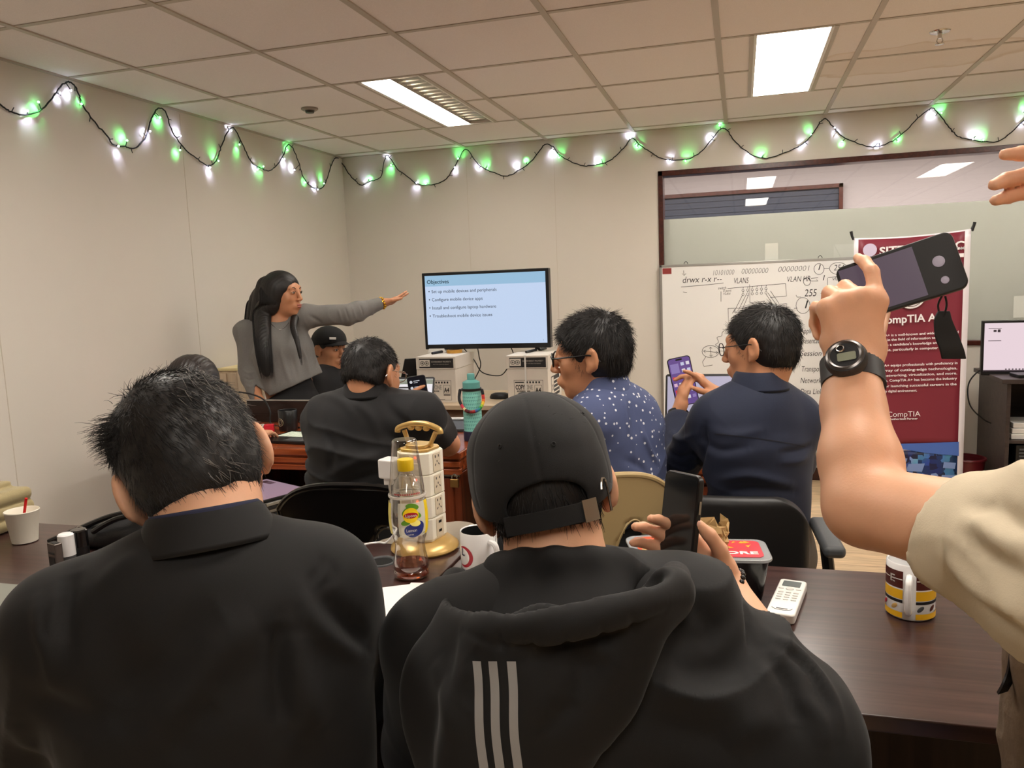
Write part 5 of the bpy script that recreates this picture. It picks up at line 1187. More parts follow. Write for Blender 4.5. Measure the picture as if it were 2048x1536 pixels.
# tablet on a stool between the chairs
M_pk = mat('tablet_pink', (10, 10, 10), .25, emis=.42, ecol=(222, 186, 206))
cz = .62; P = [AZ(px, py, cz) for px, py in ((500, 962), (524, 951), (592, 964), (520, 1012), (470, 1018))]
t = empty('stool', (P[2][0], P[2][1], 0), 0, 'dark stool under the pink-screened tablet, between the front and middle rows', 'stool')
sc0 = sum(P)/5
MB().rrect(.30, .30, .05, cz-.075, cz-.052, 'z', c=(sc0[0], sc0[1])).build('seat', M_black, t, bevel=.004)
for sx in (-.12, .12):
    for sy in (-.12, .12): MB().tube([(sc0[0]+sx, sc0[1]+sy, cz-.075), (sc0[0]+sx*1.2, sc0[1]+sy*1.2, 0)], .012, 8).build('leg', M_steel, t, smooth=True)
c = (sc0[0]+.01, sc0[1]+.01); rzz = -.42
for k in range(3):
    b = MB().setT((c[0], c[1], cz-.0515+k*.014), rzz+.04*k); b.box(-.155, .155, -.11, .11, 0, .0125); tag(b.build('notebook', M_grayp if k == 1 else M_alu, bevel=.002), ('silver notebook at the bottom of the stack under the pink-screened tablet', 'dark grey notebook in the middle of the stack under the pink tablet', 'silver notebook directly under the pink-screened tablet')[k], 'notebook', 'notebooks under the tablet')
t = empty('tablet', (c[0], c[1], cz-.009), rzz, 'black tablet showing a pink page, lying on stacked notebooks', 'tablet')
b = MB().setT((c[0], c[1], cz-.009), rzz); b.rrect(.30, .215, .01, 0, .009, 'z'); b.build('tablet_body', M_black, t, bevel=.002)
b = MB().setT((c[0], c[1], cz-.009), rzz); b.rrect(.282, .197, .004, .0092, .0096, 'z'); b.build('screen', M_pk, t)
b = MB().setT((c[0], c[1], cz-.009), rzz); b.box(-.12, -.05, .055, .085, .0097, .0100); b.build('picture', mat('tablet_picture', (130, 110, 130), .4), t)

# ---------------------------------------------------------------- chairs in use
shell_chair(1.75, -3.27, .12, M_bchair, 'black plastic chair of the black-shirted man, its slotted back above the left table', 'plastic chairs', top=.835)
shell_chair(2.36, -3.22, .55, M_tchair, 'beige plastic chair of the man in the patterned blue shirt', 'plastic chairs', top=.86)
shell_chair(1.05, -3.10, .0, M_tchair, 'beige plastic chair in front of the reddish desk, beside the left seated man\'s neck', 'plastic chairs', top=.80)
# office chair of the navy-shirted man
ox, oy = 2.850, -3.26
t = empty('office_chair', (ox, oy, 0), .06, 'black office chair with padded armrests under the navy-shirted man', 'chair')
def OC(): return MB().setT((ox, oy, 0), .06)
b = OC(); vs = []; fs = []; pl2 = rr_poly(.46, .30, .115, (0, .735), 8)
nu, nv = 20, 14
f = SDF((ox-.32, oy-.36, .52), (ox+.32, oy+.02, .92), .006)
Rm = np.array(Matrix.Rotation(.06, 3, 'Z') @ Matrix.Rotation(-.06, 3, 'X'))
f.box((ox-.004, oy-.235, .705), (.178, .022, .125), Rm, rad=.021, k=.002)
for sx, sz in ((-1, 1), (1, 1), (-1, -1), (1, -1)): pass
v, F = f.mesh(); v = relax(v, F, 2)
lx = (v[:, 0]-ox); lz = v[:, 2]-.705                        # round the corners of the pad
rc = .105; qx = np.maximum(np.abs(lx)-((.178-rc)), 0); qz = np.maximum(np.abs(lz)-(.125-rc), 0); q = np.hypot(qx, qz); mk = q > rc; s_ = np.where(mk, rc/np.maximum(q, 1e-6), 1)
v[:, 0] = ox+np.where(mk, np.sign(lx)*(((.178-rc))+qx*s_), lx); v[:, 2] = .705+np.where(mk, np.sign(lz)*((.125-rc)+qz*s_), lz)
v[:, 1] -= .0+(-1)*.35*(v[:, 0]-ox)**2
npmesh('backrest', v, F, mat('chair_shell', (24, 24, 25), .45), t)
OC().rrect(.47, .46, .07, .43, .50, 'z').build('seat', mat('seat_fabric', (30, 30, 34), .8), t, bevel=.02)
b = OC(); b.box(-.035, .035, -.275, -.262, .34, .70); b.build('back_bracket', M_black, t, bevel=.004)
b = OC(); b.tube([(-.06, -.285, .69), (.015, -.287, .693)], .012, 10); b.box(.012, .042, -.302, -.272, .680, .708); b.build('back_handle', M_black, t, smooth=True)
for sx in (-1, 1):
    b = OC(); b.box(sx*.240-.028, sx*.240+.028, -.12, .16, .635, .668); ar = b.build('armrest', M_grayp, t, bevel=.014, seg=4)
    b = OC(); b.tube([(sx*.24, .05, .64), (sx*.25, .04, .55), (sx*.225, .02, .465)], .017, 8); b.build('armrest_post', M_black, ar, smooth=True)
b = OC(); b.tube([(0, 0, .12), (0, 0, .43)], .024, 12); b.build('gas_column', M_black, t, smooth=True)
for k in range(5):
    a = math.radians(72*k+20); b = OC(); b.tube([(0, 0, .12), (.27*math.cos(a), .27*math.sin(a), .075)], .022, 8, .014); lg = b.build('leg', M_black, t, smooth=True)
    b = OC(); b.sphere((.275*math.cos(a), .275*math.sin(a), .032), (.022, .022, .031), 12, 8); b.build('caster', M_black, lg, smooth=True)
# ================================================================ people: library
def skinmat(name, rgb):
    return mat(name, rgb, .5, sss=.12, noise=.04, nscale=30, bump=.08, bscale=350)
M_skin = skinmat('skin_warm', (214, 158, 122)); M_skin2 = skinmat('skin_tan', (196, 138, 102)); M_skin3 = skinmat('skin_light', (226, 172, 138))
M_hair = mat('hair_black', (24, 21, 20), .52, noise=.25, nscale=120, spec=.6); M_hairb = mat('hair_dark_brown', (34, 27, 25), .45, noise=.25, nscale=120, spec=.6)
M_lip = mat('lip', (170, 92, 84), .4); M_eyew = mat('eye_white', (220, 214, 206), .2); M_iris = mat('iris', (30, 20, 16), .1); M_brow = mat('brow_hair', (34, 26, 24), .7)
def basis(fwd, up=(0, 0, 1), roll=0.):
    """columns right, forward, up"""
    f = unit(fwd); u = np.asarray(up, float); u = unit(u-f*(u@f)); r = np.cross(f, u)
    r2 = r*math.cos(roll)+u*math.sin(roll); u2 = -r*math.sin(roll)+u*math.cos(roll); return np.stack([r2, f, u2], 1)
def head_prims(f, c, R, s=1., k=.012, face=True, ears=True):
    P = lambda x, y, z: c+R@(V(x, y, z)*s)
    f.ell(P(0, -.012, .028), V(.074, .094, .081)*s, R, k=.03)
    f.ell(P(0, .030, -.028), V(.060, .060, .086)*s, R, k=.03); f.ell(P(0, .036, -.074), V(.047, .046, .036)*s, R, k=.025); f.ell(P(0, .070, -.098), V(.019, .015, .014)*s, R, k=.02)
    if face:
        for q in (-1, 1): f.ell(P(q*.037, .058, -.022), .023*s, k=.02)
        f.cap(P(-.036, .076, .030), P(.036, .076, .030), .011*s, k=.02)
        for q in (-1, 1): f.ell(P(q*.031, .101, .008), V(.015, .013, .011)*s, R, k=.012, op='sub')
        for q in (-1, 1): f.ell(P(q*.031, .083, .007), V(.015, .011, .010)*s, R, k=.004)
        f.cap(P(0, .090, .020), P(0, .111, -.026), .0075*s, .0105*s, k=.012)
        for q in (-1, 1): f.ell(P(q*.011, .101, -.031), V(.008, .010, .007)*s, R, k=.006)
        f.ell(P(0, .088, -.063), V(.026, .014, .018)*s, R, k=.012); f.ell(P(0, .100, -.057), V(.019, .006, .0045)*s, R, k=.004); f.ell(P(0, .099, -.067), V(.016, .007, .0055)*s, R, k=.004)
    if ears:
        for q in (-1, 1):
            RR = R@np.array(Matrix.Rotation(q*.42, 3, 'Z')); 
            f.ell(P(q*.084, -.012, -.004), V(.0095, .021, .034)*s, RR, k=.008); f.ell(P(q*.078, .000, -.032), V(.007, .010, .012)*s, RR, k=.006)
            f.ell(P(q*.0935, -.008, .000), V(.0070, .012, .020)*s, RR, k=.004, op='sub')
def face_parts(c, R, par, s=1., iris_dir=None, fem=False):
    P = lambda x, y, z: c+R@(V(x, y, z)*s)
    for q in (-1, 1):
        f = SDF(P(q*.031, .086, .007)-.02, P(q*.031, .086, .007)+.02, .0012); f.ell(P(q*.031, .0865, .0065), V(.0115, .0088, .0052)*s, R, k=0); sdfobj(f, 'eye', M_eyew, par)
        d = q*.031+(.004 if iris_dir is None else iris_dir)
        b = MB(); b.sphere((0, 0, 0), (.0052*s, .0026*s, .0052*s), 10, 6); b.v = [tuple(P(d, .0945, .0068)+R@V(*v)) for v in b.v]; b.build('iris', M_iris, par, smooth=True)
        b = MB(); b.tube(smoothpath([P(q*.014, .0905, .026), P(q*.028, .0915, .033), P(q*.040, .084, .031), P(q*.050, .074, .024)], 5), (.0018 if fem else .0027)*s, 6); b.build('eyebrow', M_brow, par, smooth=True)
        b = MB(); b.tube(smoothpath([P(q*.018, .0945, .0085), P(q*.026, .0975, .0138), P(q*.036, .0945, .0135), P(q*.045, .0865, .008)], 5), .0013*s, 6); b.build('eyelash', M_brow, par, smooth=True)
    f = SDF(P(0, .10, -.062)-.035, P(0, .10, -.062)+.035, .0014); f.ell(P(0, .1015, -.0572), V(.0195, .0062, .0042)*s, R, k=0); f.ell(P(0, .1005, -.0668), V(.0165, .0072, .0050)*s, R, k=.002); sdfobj(f, 'lips', M_lip, par)
def hand_prims(f, Wp, D, N, T, curls, thumb, s=1., spread=(.10, .03, -.04, -.12), palm_bend=0.):
    """Wp wrist, D towards the fingers, N where the palm faces, T towards the thumb"""
    D = unit(D); N = np.asarray(N, float); N = unit(N-D*(N@D)); T = np.asarray(T, float); T = unit(T-D*(T@D)-N*(T@N)); Wp = np.asarray(Wp, float)
    P = lambda d, t, n: Wp+(D*d+T*t+N*n)*s
    f.cap(P(.008, .0, 0), P(.030, .012, 0), .022*s, .021*s, k=.02, flat=N, fs=.72)
    for t0, t1, L_ in ((.018, .031, .084), (.006, .0105, .089), (-.006, -.0105, .085), (-.016, -.030, .076)): f.cap(P(.016, t0*.8, 0), P(L_, t1, 0), .0145*s, .0118*s, k=.014, flat=N, fs=.92)
    f.ell(P(.030, .024, .008), V(.017, .017, .013)*s, k=.014); f.ell(P(.035, -.022, .006), V(.014, .014, .010)*s, k=.012)
    base = [(.086, .031), (.091, .0105), (.087, -.0105), (.077, -.030)]; Ls = [(.043, .026, .021), (.048, .030, .022), (.044, .028, .022), (.034, .021, .019)]; rr = [(.0098, .0088, .0080, .0068), (.0100, .0090, .0082, .0070), (.0096, .0086, .0078, .0066), (.0086, .0076, .0070, .0060)]
    tips = []
    for i in range(4):
        p = P(base[i][0]-.004, base[i][1], 0); a = 0; d0 = unit(D+T*spread[i])
        for j in range(3):
            a += curls[i][j]; d = d0*math.cos(a)+N*math.sin(a); q = p+d*Ls[i][j]*s; f.cap(p, q, rr[i][j]*s, rr[i][j+1]*s, k=.004 if j else .009); p = q
        tips.append((p, d))
    p = P(.022, .024, .004); tr = (.0145, .0118, .0104, .0080)
    for j, (d, L_) in enumerate(zip(thumb, (.042, .034, .026))):
        d = unit(D*d[0]+T*d[1]+N*d[2]); q = p+d*L_*s; f.cap(p, q, tr[j]*s, tr[j+1]*s, k=.012 if j == 0 else .004); p = q
    tips.append((p, d)); return tips
def nails(tips, N, par, s=1., which=range(5)):
    M_nail = mat('nail', (228, 178, 158), .25)
    for i in which:
        p, d = tips[i]; up = -np.asarray(N, float); up = unit(up-d*(up@d)); R = np.stack([np.cross(d, up), d, up], 1)
        b = MB(); b.sphere((0, 0, 0), (.0048*s, .0062*s, .0016*s), 8, 6); b.v = [tuple(p+d*.0005+up*.0062*s+R@V(*v)) for v in b.v]; b.build('fingernail', M_nail, par, smooth=True)
def torso_prims(f, J, e=0., k=.05, lower=True, sh=.058, bulk=1.):
    F = J['F']; a = dict(flat=F, fs=.68)
    f.cap(J['pelvis'], J['waist'], .150*bulk+e, .135*bulk+e, k=k, flat=F, fs=.74); f.cap(J['waist'], J['chest'], .138*bulk+e, .158*bulk+e, k=k, **a); f.cap(J['chest'], J['neck']*.30+J['chest']*.70, .150*bulk+e, .112*bulk+e, k=k, **a)
    S0, S1 = J['shL'], J['shR']; n = J['neck']
    m_ = n*.62+J['chest']*.38; f.cap(S0, m_, sh+e, sh+.008+e, k=k); f.cap(S1, m_, sh+e, sh+.008+e, k=k)
    for S_ in (S0, S1): f.cap(n+V(0, 0, -.012), S_*.7+n*.3, .034+e, .040+e, k=k*.7)
def arm_prims(f, sh, el, wr, e=0., k=.02, r=(.050, .041, .040, .027), upto=1., upper=True, bulge=0.):
    if upper: f.cap(sh, el, r[0]+e, r[1]+e+bulge, k=.04)
    if upto > 0:
        w = el+(wr-el)*upto; f.cap(el, el+(wr-el)*.3*upto, r[1]+e, r[2]+e+.002, k=k); f.cap(el+(wr-el)*.3*upto, w, r[2]+e+.002, r[2]+(r[3]-r[2])*upto+e, k=k, )
def leg_prims(f, J, e=0., k=.03, feet=False):
    for q in 'LR':
        if 'hip'+q not in J: continue
        f.cap(J['hip'+q], J['knee'+q], .082+e, .056+e, k=.05); f.cap(J['knee'+q], J['ank'+q], .054+e, .038+e, k=k)
def sit_legs(J, F, knee_z=.47, gap=.10, thigh=.40, zh=.47):
    F = unit(V(F[0], F[1], 0)); Rt = V(F[1], -F[0], 0)
    for q, s_ in (('L', -1), ('R', 1)):
        h = V(J['pelvis'][0], J['pelvis'][1], zh+.05)+Rt*s_*.085; kn = h+F*thigh+Rt*s_*gap*.5; kn[2] = knee_z+.03; J['hip'+q], J['knee'+q] = h, kn; a = kn+F*.03; a = V(a[0], a[1], .09); J['ank'+q] = a
def feet_prims(f, J, F, e=0.):
    F = unit(V(F[0], F[1], 0))
    for q in 'LR':
        if 'ank'+q in J: a = J['ank'+q]; f.cap(V(a[0], a[1], .045)-F*.04, V(a[0], a[1], .036)+F*.14, .036+e, .030+e, k=.03); f.cap(a, V(a[0], a[1], .05), .036+e, .038+e, k=.02)
def bounds(pts, m=.2):
    P = np.array(pts); return P.min(0)-m, P.max(0)+m
def strands(name, roots, dirs, L, m, par, r=.0007, nseg=4, curl=.3, grav=0., seed=1, lenj=.35, flow=None, taper=.25):
    """many thin tapered strands as one mesh (three-sided tubes)"""
    g = np.random.default_rng(seed); n = len(roots); P = [roots]; d = dirs.copy(); LL = L*(1-lenj+2*lenj*g.random(n))[:, None]
    for j in range(nseg):
        d = d+g.normal(0, curl*.25, (n, 3))+V(0, 0, -grav); d /= np.linalg.norm(d, axis=1, keepdims=True); P.append(P[-1]+d*LL/nseg)
    t = np.cross(dirs, V(.3, .5, .81)); t /= np.linalg.norm(t, axis=1, keepdims=True)+1e-9; b = np.cross(dirs, t); vs = []
    for j, p in enumerate(P):
        rj = r*(1-(1-taper)*j/nseg)
        for a in (0, 2.094, 4.189): vs.append(p+(t*math.cos(a)+b*math.sin(a))*rj)
    vs = np.stack(vs, 1).reshape(-1, 3); k = 3*(nseg+1); o = (np.arange(n)*k)[:, None]; F = []
    for j in range(nseg):
        for a in range(3): F.append(o+np.array([[3*j+a, 3*j+(a+1) % 3, 3*j+3+(a+1) % 3, 3*j+3+a]]))
    return npmesh(name, vs, np.concatenate(F), m, par)
def short_hair(name, c, R, s, m, par, h=.004, thick=.012, nape=-.072, front=.07, strandsN=3500, L=.028, r=.0008, lift=.35, crown=(0, -.06, .095), seed=1, tuft=None, sideburn=True, wob=.002, ear=.9, up=0.):
    P = lambda x, y, z: c+R@(V(x, y, z)*s)
    f = SDF(c-.16*s, c+.16*s, h)
    f.ell(P(0, -.014, .031), V(.0745+thick*.75, .094+thick, .081+thick*1.2)*s, R, k=0); f.ell(P(0, -.045, -.020), V(.064+thick*.5, .056+thick*.55, .060)*s, R, k=.03)
    f.ell(P(0, .100, -.045), V(.115, .085+.0*front, .112)*s, R, k=.012, op='sub')
    for q in (-1, 1): f.ell(P(q*.092, .006, -.022), V(.030, .030, .040)*s*ear, R, k=.010, op='sub')
    f.plane(P(0, -.05, nape), -(R@unit(V(0, .35, 1))) if True else None, .01) if False else None
    n_ = R@unit(V(0, .30, 1.)); f.plane(P(0, -.09, nape), -n_, .012)
    v, F = f.mesh(); v = relax(v, F, 2); N = vnormals(v, F); v = v+N*(wob*noise3(v, 70, seed))[:, None]; cap_ = npmesh(name, v, F, m, par)
    g = np.random.default_rng(seed); q = (v-c)@R/s; ok = np.where((q[:, 2] > nape-.01) & ~((np.abs(q[:, 0]) > .058) & (q[:, 2] < .034) & (q[:, 1] > -.050)))[0]; pick = g.choice(ok, strandsN); roots = v[pick]-N[pick]*.002
    cr = np.array(crown); d = q[pick]-cr; d = d@R.T; Nn = N[pick]; d = d-Nn*np.sum(d*Nn, 1, keepdims=True); d /= np.linalg.norm(d, axis=1, keepdims=True)+1e-9
    top = np.clip((q[pick][:, 2]-.0)/.1, 0, 1)[:, None]
    dirs = d+Nn*(lift*(.35+.9*top)+g.normal(0, .12, (strandsN, 1)))+g.normal(0, .16, (strandsN, 3))+V(0, 0, up)*top
    dirs /= np.linalg.norm(dirs, axis=1, keepdims=True)
    LL = L*s
    o = strands('hair_strands', roots, dirs, LL, m, cap_, r, 3, .25, .04, seed); o.name = 'hair_strand'; o['kind'] = 'stuff'
    return cap_
def collar(name, c, R, r_in, m, par, h=.038, flare=.014, open_=.5, thick=.003, ry=1.0, drop=.0, n=40, back=0.):
    """turned-down collar round a neck; R columns right, forward, up; open at the front"""
    vs = []; prof = [(0, 0), (.002, h), (.005, h+.003), (.009, h), (flare+.006, -drop), (flare+.003, -drop-.001), (.006, h-.004), (.004, 0)]
    k = len(prof); a0, a1 = math.pi/2+open_, math.pi/2+2*math.pi-open_
    for i in range(n+1):
        a = a0+(a1-a0)*i/n; bk = max(0, -math.sin(a))
        for (dr, z) in prof:
            rr = r_in+dr; vs.append(tuple(c+R@V(rr*math.cos(a), rr*ry*math.sin(a), z+back*bk)))
    fs = [(i*k+j, (i+1)*k+j, (i+1)*k+(j+1) % k, i*k+(j+1) % k) for i in range(n) for j in range(k)]+[tuple(range(k)), tuple(n*k+j for j in range(k))[::-1]]
    o = MB().add(vs, fs).build(name, m, par, smooth=True); q = o.modifiers.new('s', 'SUBSURF'); q.levels = 1; q.render_levels = 1; return o
def phone(c, R, label, mbody, mscreen, w=.075, hgt=.158, th=.009, cams=False, screen=True):
    """R columns: right, up along the long side, normal out of the screen"""
    c = np.asarray(c, float); t = empty('smartphone', c, 0, label, 'phone')
    def Q():
        q = MB(); M_ = Matrix.Identity(4)
        for i in range(3):
            for j in range(3): M_[i][j] = R[i, j]
            M_[i][3] = c[i]
        q.T = M_; return q
    Q().rrect(w, hgt, .011, -th/2, th/2, 'z').build('phone_body', mbody, t, bevel=.002)
    if screen: Q().rrect(w-.006, hgt-.006, .009, th/2+.0001, th/2+.0005, 'z').build('screen', mscreen, t)
    return t, Q
def person(name, label, loc): return empty('person', loc, 0, label, 'person')
def drop_strip(bvh, pts, w0, w1, m, name, par, off=.0012):
    """narrow strip laid on a surface found along view rays: pts are pixels of its two edges"""
    vs = []; ok = True
    for (l, r_) in pts:
        for p in (l, r_):
            d = ray(*p); h_, n_, i_, dist = bvh.ray_cast(Vector([float(q) for q in CAM]), Vector([float(q) for q in unit(d)]))
            if h_ is None: return None
            if n_.dot(Vector([float(q) for q in d])) > 0: n_ = -n_
            vs.append(tuple(h_+n_*off))
    return MB().add(vs, [(2*i, 2*i+1, 2*i+3, 2*i+2) for i in range(len(pts)-1)]).build(name, m, par, smooth=True)

def creased(f, name, m, par, creases, it=2, disp=None, base=None):
    """like sdfobj, with wrinkles raised or sunk along lines lying on the cloth"""
    v, F = f.mesh(); v = relax(v, F, it); N = vnormals(v, F)
    if disp is not None: v = v+N*disp(v)[:, None]
    bv = BVHTree.FromPolygons([Vector(p) for p in v.tolist()], F.tolist()); d = np.zeros(len(v))
    for pts, amp, w in creases:
        P = []
        for p in smoothpath([V(x, y, 0) for x, y in pts], 6):
            h_, n_, i_, q_ = bv.ray_cast(Vector(CAM), Vector(unit(ray(p[0], p[1]))))
            if h_ is not None: P.append(np.array(h_))
        if len(P) < 2: continue
        P = np.array(P); lo, hi = P.min(0)-3*w, P.max(0)+3*w; mk = np.where(((v > lo) & (v < hi)).all(1))[0]
        if not len(mk): continue
        dd = np.full(len(mk), 9.); tt = np.zeros(len(mk)); q = v[mk]
        for i in range(len(P)-1):
            a, b = P[i], P[i+1]; ab = b-a; t = np.clip(((q-a)@ab)/max(ab@ab, 1e-9), 0, 1); e = np.linalg.norm(q-a-t[:, None]*ab, axis=1); u = e < dd; dd[u] = e[u]; tt[u] = (i+t[u])/(len(P)-1)
        d[mk] += amp*np.exp(-(dd/w)**2)*np.sin(np.clip(tt, .04, .96)*math.pi)**.6
    v = v+N*d[:, None]; return npmesh(name, v, F, m, par)

def lock(f, pts, rs, k=.03, **kw):
    """one smooth lock of hair: dense chain, no swelling at its joints"""
    n = len(pts); P = smoothpath(pts, 8); r = np.interp(np.linspace(0, n-1, len(P)), np.arange(n), rs)
    for i in range(len(P)-1): f.cap(P[i], P[i+1], r[i], r[i+1], k=.003, **kw)
    return f

def lock_strands(name, pts, rs, n, m, par, wide=1., deep=.5, r=.0008, seed=1, bvy=None):
    """long straight strands laid over a lock, ending at different lengths"""
    g = np.random.default_rng(seed); P = np.array(smoothpath(pts, 6)); k = len(P); R_ = np.interp(np.linspace(0, len(pts)-1, k), np.arange(len(pts)), rs)
    a = g.uniform(-math.pi, math.pi, n); q = g.uniform(.80, 1.05, n); vs = []; F = []; base = 0
    for i in range(n):
        e = int(k-g.integers(0, max(2, k//6))); w = g.normal(0, .05); Q = []
        for j in range(e):
            t = j/k; Q.append(P[j]+CR*math.cos(a[i]+w*t)*R_[j]*q[i]*wide+BACK*math.sin(a[i]+w*t)*R_[j]*q[i]*deep)
        if e == k: Q.append(Q[-1]+(Q[-1]-Q[-2])*g.uniform(.5, 2.2))
        for j, p in enumerate(Q):
            rr = r*(1-.7*(j/len(Q))**3)
            for b in (0, 2.094, 4.189): vs.append(p+CR*math.cos(b)*rr+BACK*math.sin(b)*rr)
        for j in range(len(Q)-1):
            for b in range(3): F.append((base+3*j+b, base+3*j+(b+1) % 3, base+3*j+3+(b+1) % 3, base+3*j+3+b))
        base += 3*len(Q)
    o = npmesh(name, np.array(vs), np.array(F), m, par); o['kind'] = 'stuff'; return o
# ================================================================ people: the nine of them
BACK = -CF; LEFT = -CR
def hv(a, b): return unit(V(*(a*CF[:2]+b*CR[:2]), 0))       # horizontal direction: a away from the viewer, b to the right
M_blkcloth = mat('cloth_black', (27, 27, 29), .8, noise=.05, nscale=150, bump=.15, bscale=900, sheen=.08)
M_blktee = mat('cloth_black_tee', (22, 22, 24), .85, bump=.12, bscale=900, sheen=.05)
M_grey_sw = mat('grey_knit', (118, 116, 113), .9, noise=.07, nscale=220, bump=.35, bscale=700, sheen=.1)
M_navy = mat('navy_cloth', (30, 37, 58), .8, noise=.04, nscale=150, bump=.15, bscale=900, sheen=.08)
M_greytr = mat('grey_trouser', (96, 90, 84), .85); M_pantb = mat('black_trouser', (24, 24, 26), .85); M_jean = mat('blue_denim', (78, 96, 126), .85, noise=.1, nscale=200)
M_shirtcream = mat('cream_tshirt', (206, 192, 166), .85, noise=.02, nscale=60, bump=.12, bscale=700)
M_shoe = mat('shoe_black', (26, 26, 27), .5)
def lower_body(J, F, par, mtr, hem=.012):
    lo, hi = bounds([J[k] for k in ('hipL', 'hipR', 'kneeL', 'kneeR', 'ankL', 'ankR', 'pelvis')], .22)
    f = SDF(lo, hi, .009); f.cap(J['pelvis'], J['pelvis']+V(0, 0, .08), .162, .15, k=.04, flat=J['F'], fs=.76); leg_prims(f, J, .014); f.plane(V(0, 0, .075), (0, 0, -1), .005)
    sdfobj(f, 'trousers', mtr, par, disp=lambda v: .004*noise3(v, 22, 3))
    for q in 'LR':
        a = J['ank'+q]; f = SDF(a-.25, a+.25, .008); Fh = unit(V(F[0], F[1], 0)); f.cap(V(a[0], a[1], .045)-Fh*.05, V(a[0], a[1], .038)+Fh*.15, .043, .036, k=.02); f.plane(V(0, 0, .002), (0, 0, -1), .003); sdfobj(f, 'shoe', M_shoe, par)
def skin_body(J, c, R, h, par, m, hands, s=1., extra=None, face=True, lo=None, hi=None, legs=True):
    pts = [J[k] for k in J if k not in ('F',) and (legs or k[:3] not in ('hip', 'kne', 'ank'))]+[c+V(0, 0, .1*s)]
    lo_, hi_ = bounds(pts, .20); f = SDF(lo_ if lo is None else lo, hi_ if hi is None else hi, h)
    torso_prims(f, J, -.012)
    for q in 'LR':
        if 'wr'+q in J: arm_prims(f, J['sh'+q], J['el'+q], J['wr'+q], 0, r=(.046, .040, .039, .0265))
    if legs: leg_prims(f, J, -.006); feet_prims(f, J, J['F'], -.006)
    f.cap(J['neck']-V(0, 0, .02), c+R@(V(0, -.030, -.055)*s), .062*s, .056*s, k=.03)
    head_prims(f, c, R, s, face=face)
    tips = {}
    for q, kw in hands.items(): tips[q] = hand_prims(f, J['wr'+q], **kw)
    if extra: extra(f)
    sdfobj(f, 'body', m, par, it=1); return tips

# ---------------------------------------------------------------- woman pointing at the television
Yw = -1.86
c = AY(566, 587, Yw); fw = unit(.90*CR-.34*CF*1.0+V(0, 0, -.06)); R = basis(fw, (0, 0, 1), .0); s = .98
F = hv(-.50, .86)
J = dict(F=F, neck=AY(556, 650, Yw), chest=AY(562, 700, Yw), waist=AY(576, 765, Yw), pelvis=AY(590, 815, Yw), shR=AY(492, 664, Yw-.06), shL=AY(612, 632, Yw+.06), elR=AY(498, 738, Yw-.09), wrR=AY(514, 792, Yw-.17), elL=AY(694, 630, -1.72), wrL=AY(762, 607, -1.56))
p = J['pelvis']; Rt = V(F[1], -F[0], 0)
for q, s_ in (('L', -1), ('R', 1)): h_ = p+Rt*s_*.08+V(0, 0, -.03); J['hip'+q] = h_; J['knee'+q] = V(h_[0], h_[1], .42)+Rt*s_*.01; J['ank'+q] = V(h_[0], h_[1], .08)+Rt*s_*.02
t = person('woman', 'woman with long black hair and grey sweater, standing and pointing at the television', V(p[0], p[1], 0))
Dh = unit(AY(818, 588, -1.44)-J['wrL'])
tips = skin_body(J, c, R, .0048, t, M_skin2, dict(L=dict(D=Dh+V(0, 0, -.12), N=V(.25, -.1, -1)+BACK*.2, T=BACK*-.2+V(0, -1, .1), curls=[(-.30, -.06, 0), (-.22, -.05, 0), (-.30, -.04, 0), (-.42, 0, 0)], thumb=[(.7, .6, .2), (.95, .3, .1), (1, .1, 0)], s=.90),
    R=dict(D=V(.2, -.5, -.55), N=V(.3, .6, -.3), T=V(1, 0, .2), curls=[(.5, .5, .3)]*4, thumb=[(.7, .6, .2), (.9, .3, .2), (1, .1, .2)], s=.88)), s)
face_parts(c, R, t, s, iris_dir=.003, fem=True)
lo, hi = bounds([J[k] for k in ('neck', 'shL', 'shR', 'elL', 'elR', 'wrL', 'wrR', 'waist', 'pelvis')], .2)
f = SDF(lo, hi, .0055)
torso_prims(f, J, .006, k=.05, sh=.050, bulk=.90); f.ell(J['chest']+F*.088+Rt*.058+V(0, 0, .015), .058, k=.05); f.ell(J['chest']+F*.088-Rt*.058+V(0, 0, .015), .058, k=.05)
f.cap(J['chest']+F*.03-V(0, 0, .03), J['waist']+F*.02+CR*.03, .15, .165, k=.05, flat=F, fs=.70)
arm_prims(f, J['shL'], J['elL'], J['wrL'], .010, upto=.95, r=(.046, .044, .042, .024)); arm_prims(f, J['shR'], J['elR'], J['wrR'], .010, upto=1.08, r=(.046, .042, .038, .028))
a = AY(547, 788, Yw); b_ = AY(650, 738, Yw); nn = np.cross(unit(b_-a), CF); nn = nn if nn[2] < 0 else -nn
A_, B_, C_ = AY(516, 762, Yw-.1), AY(546, 789, Yw-.1), AY(650, 744, Yw-.1)
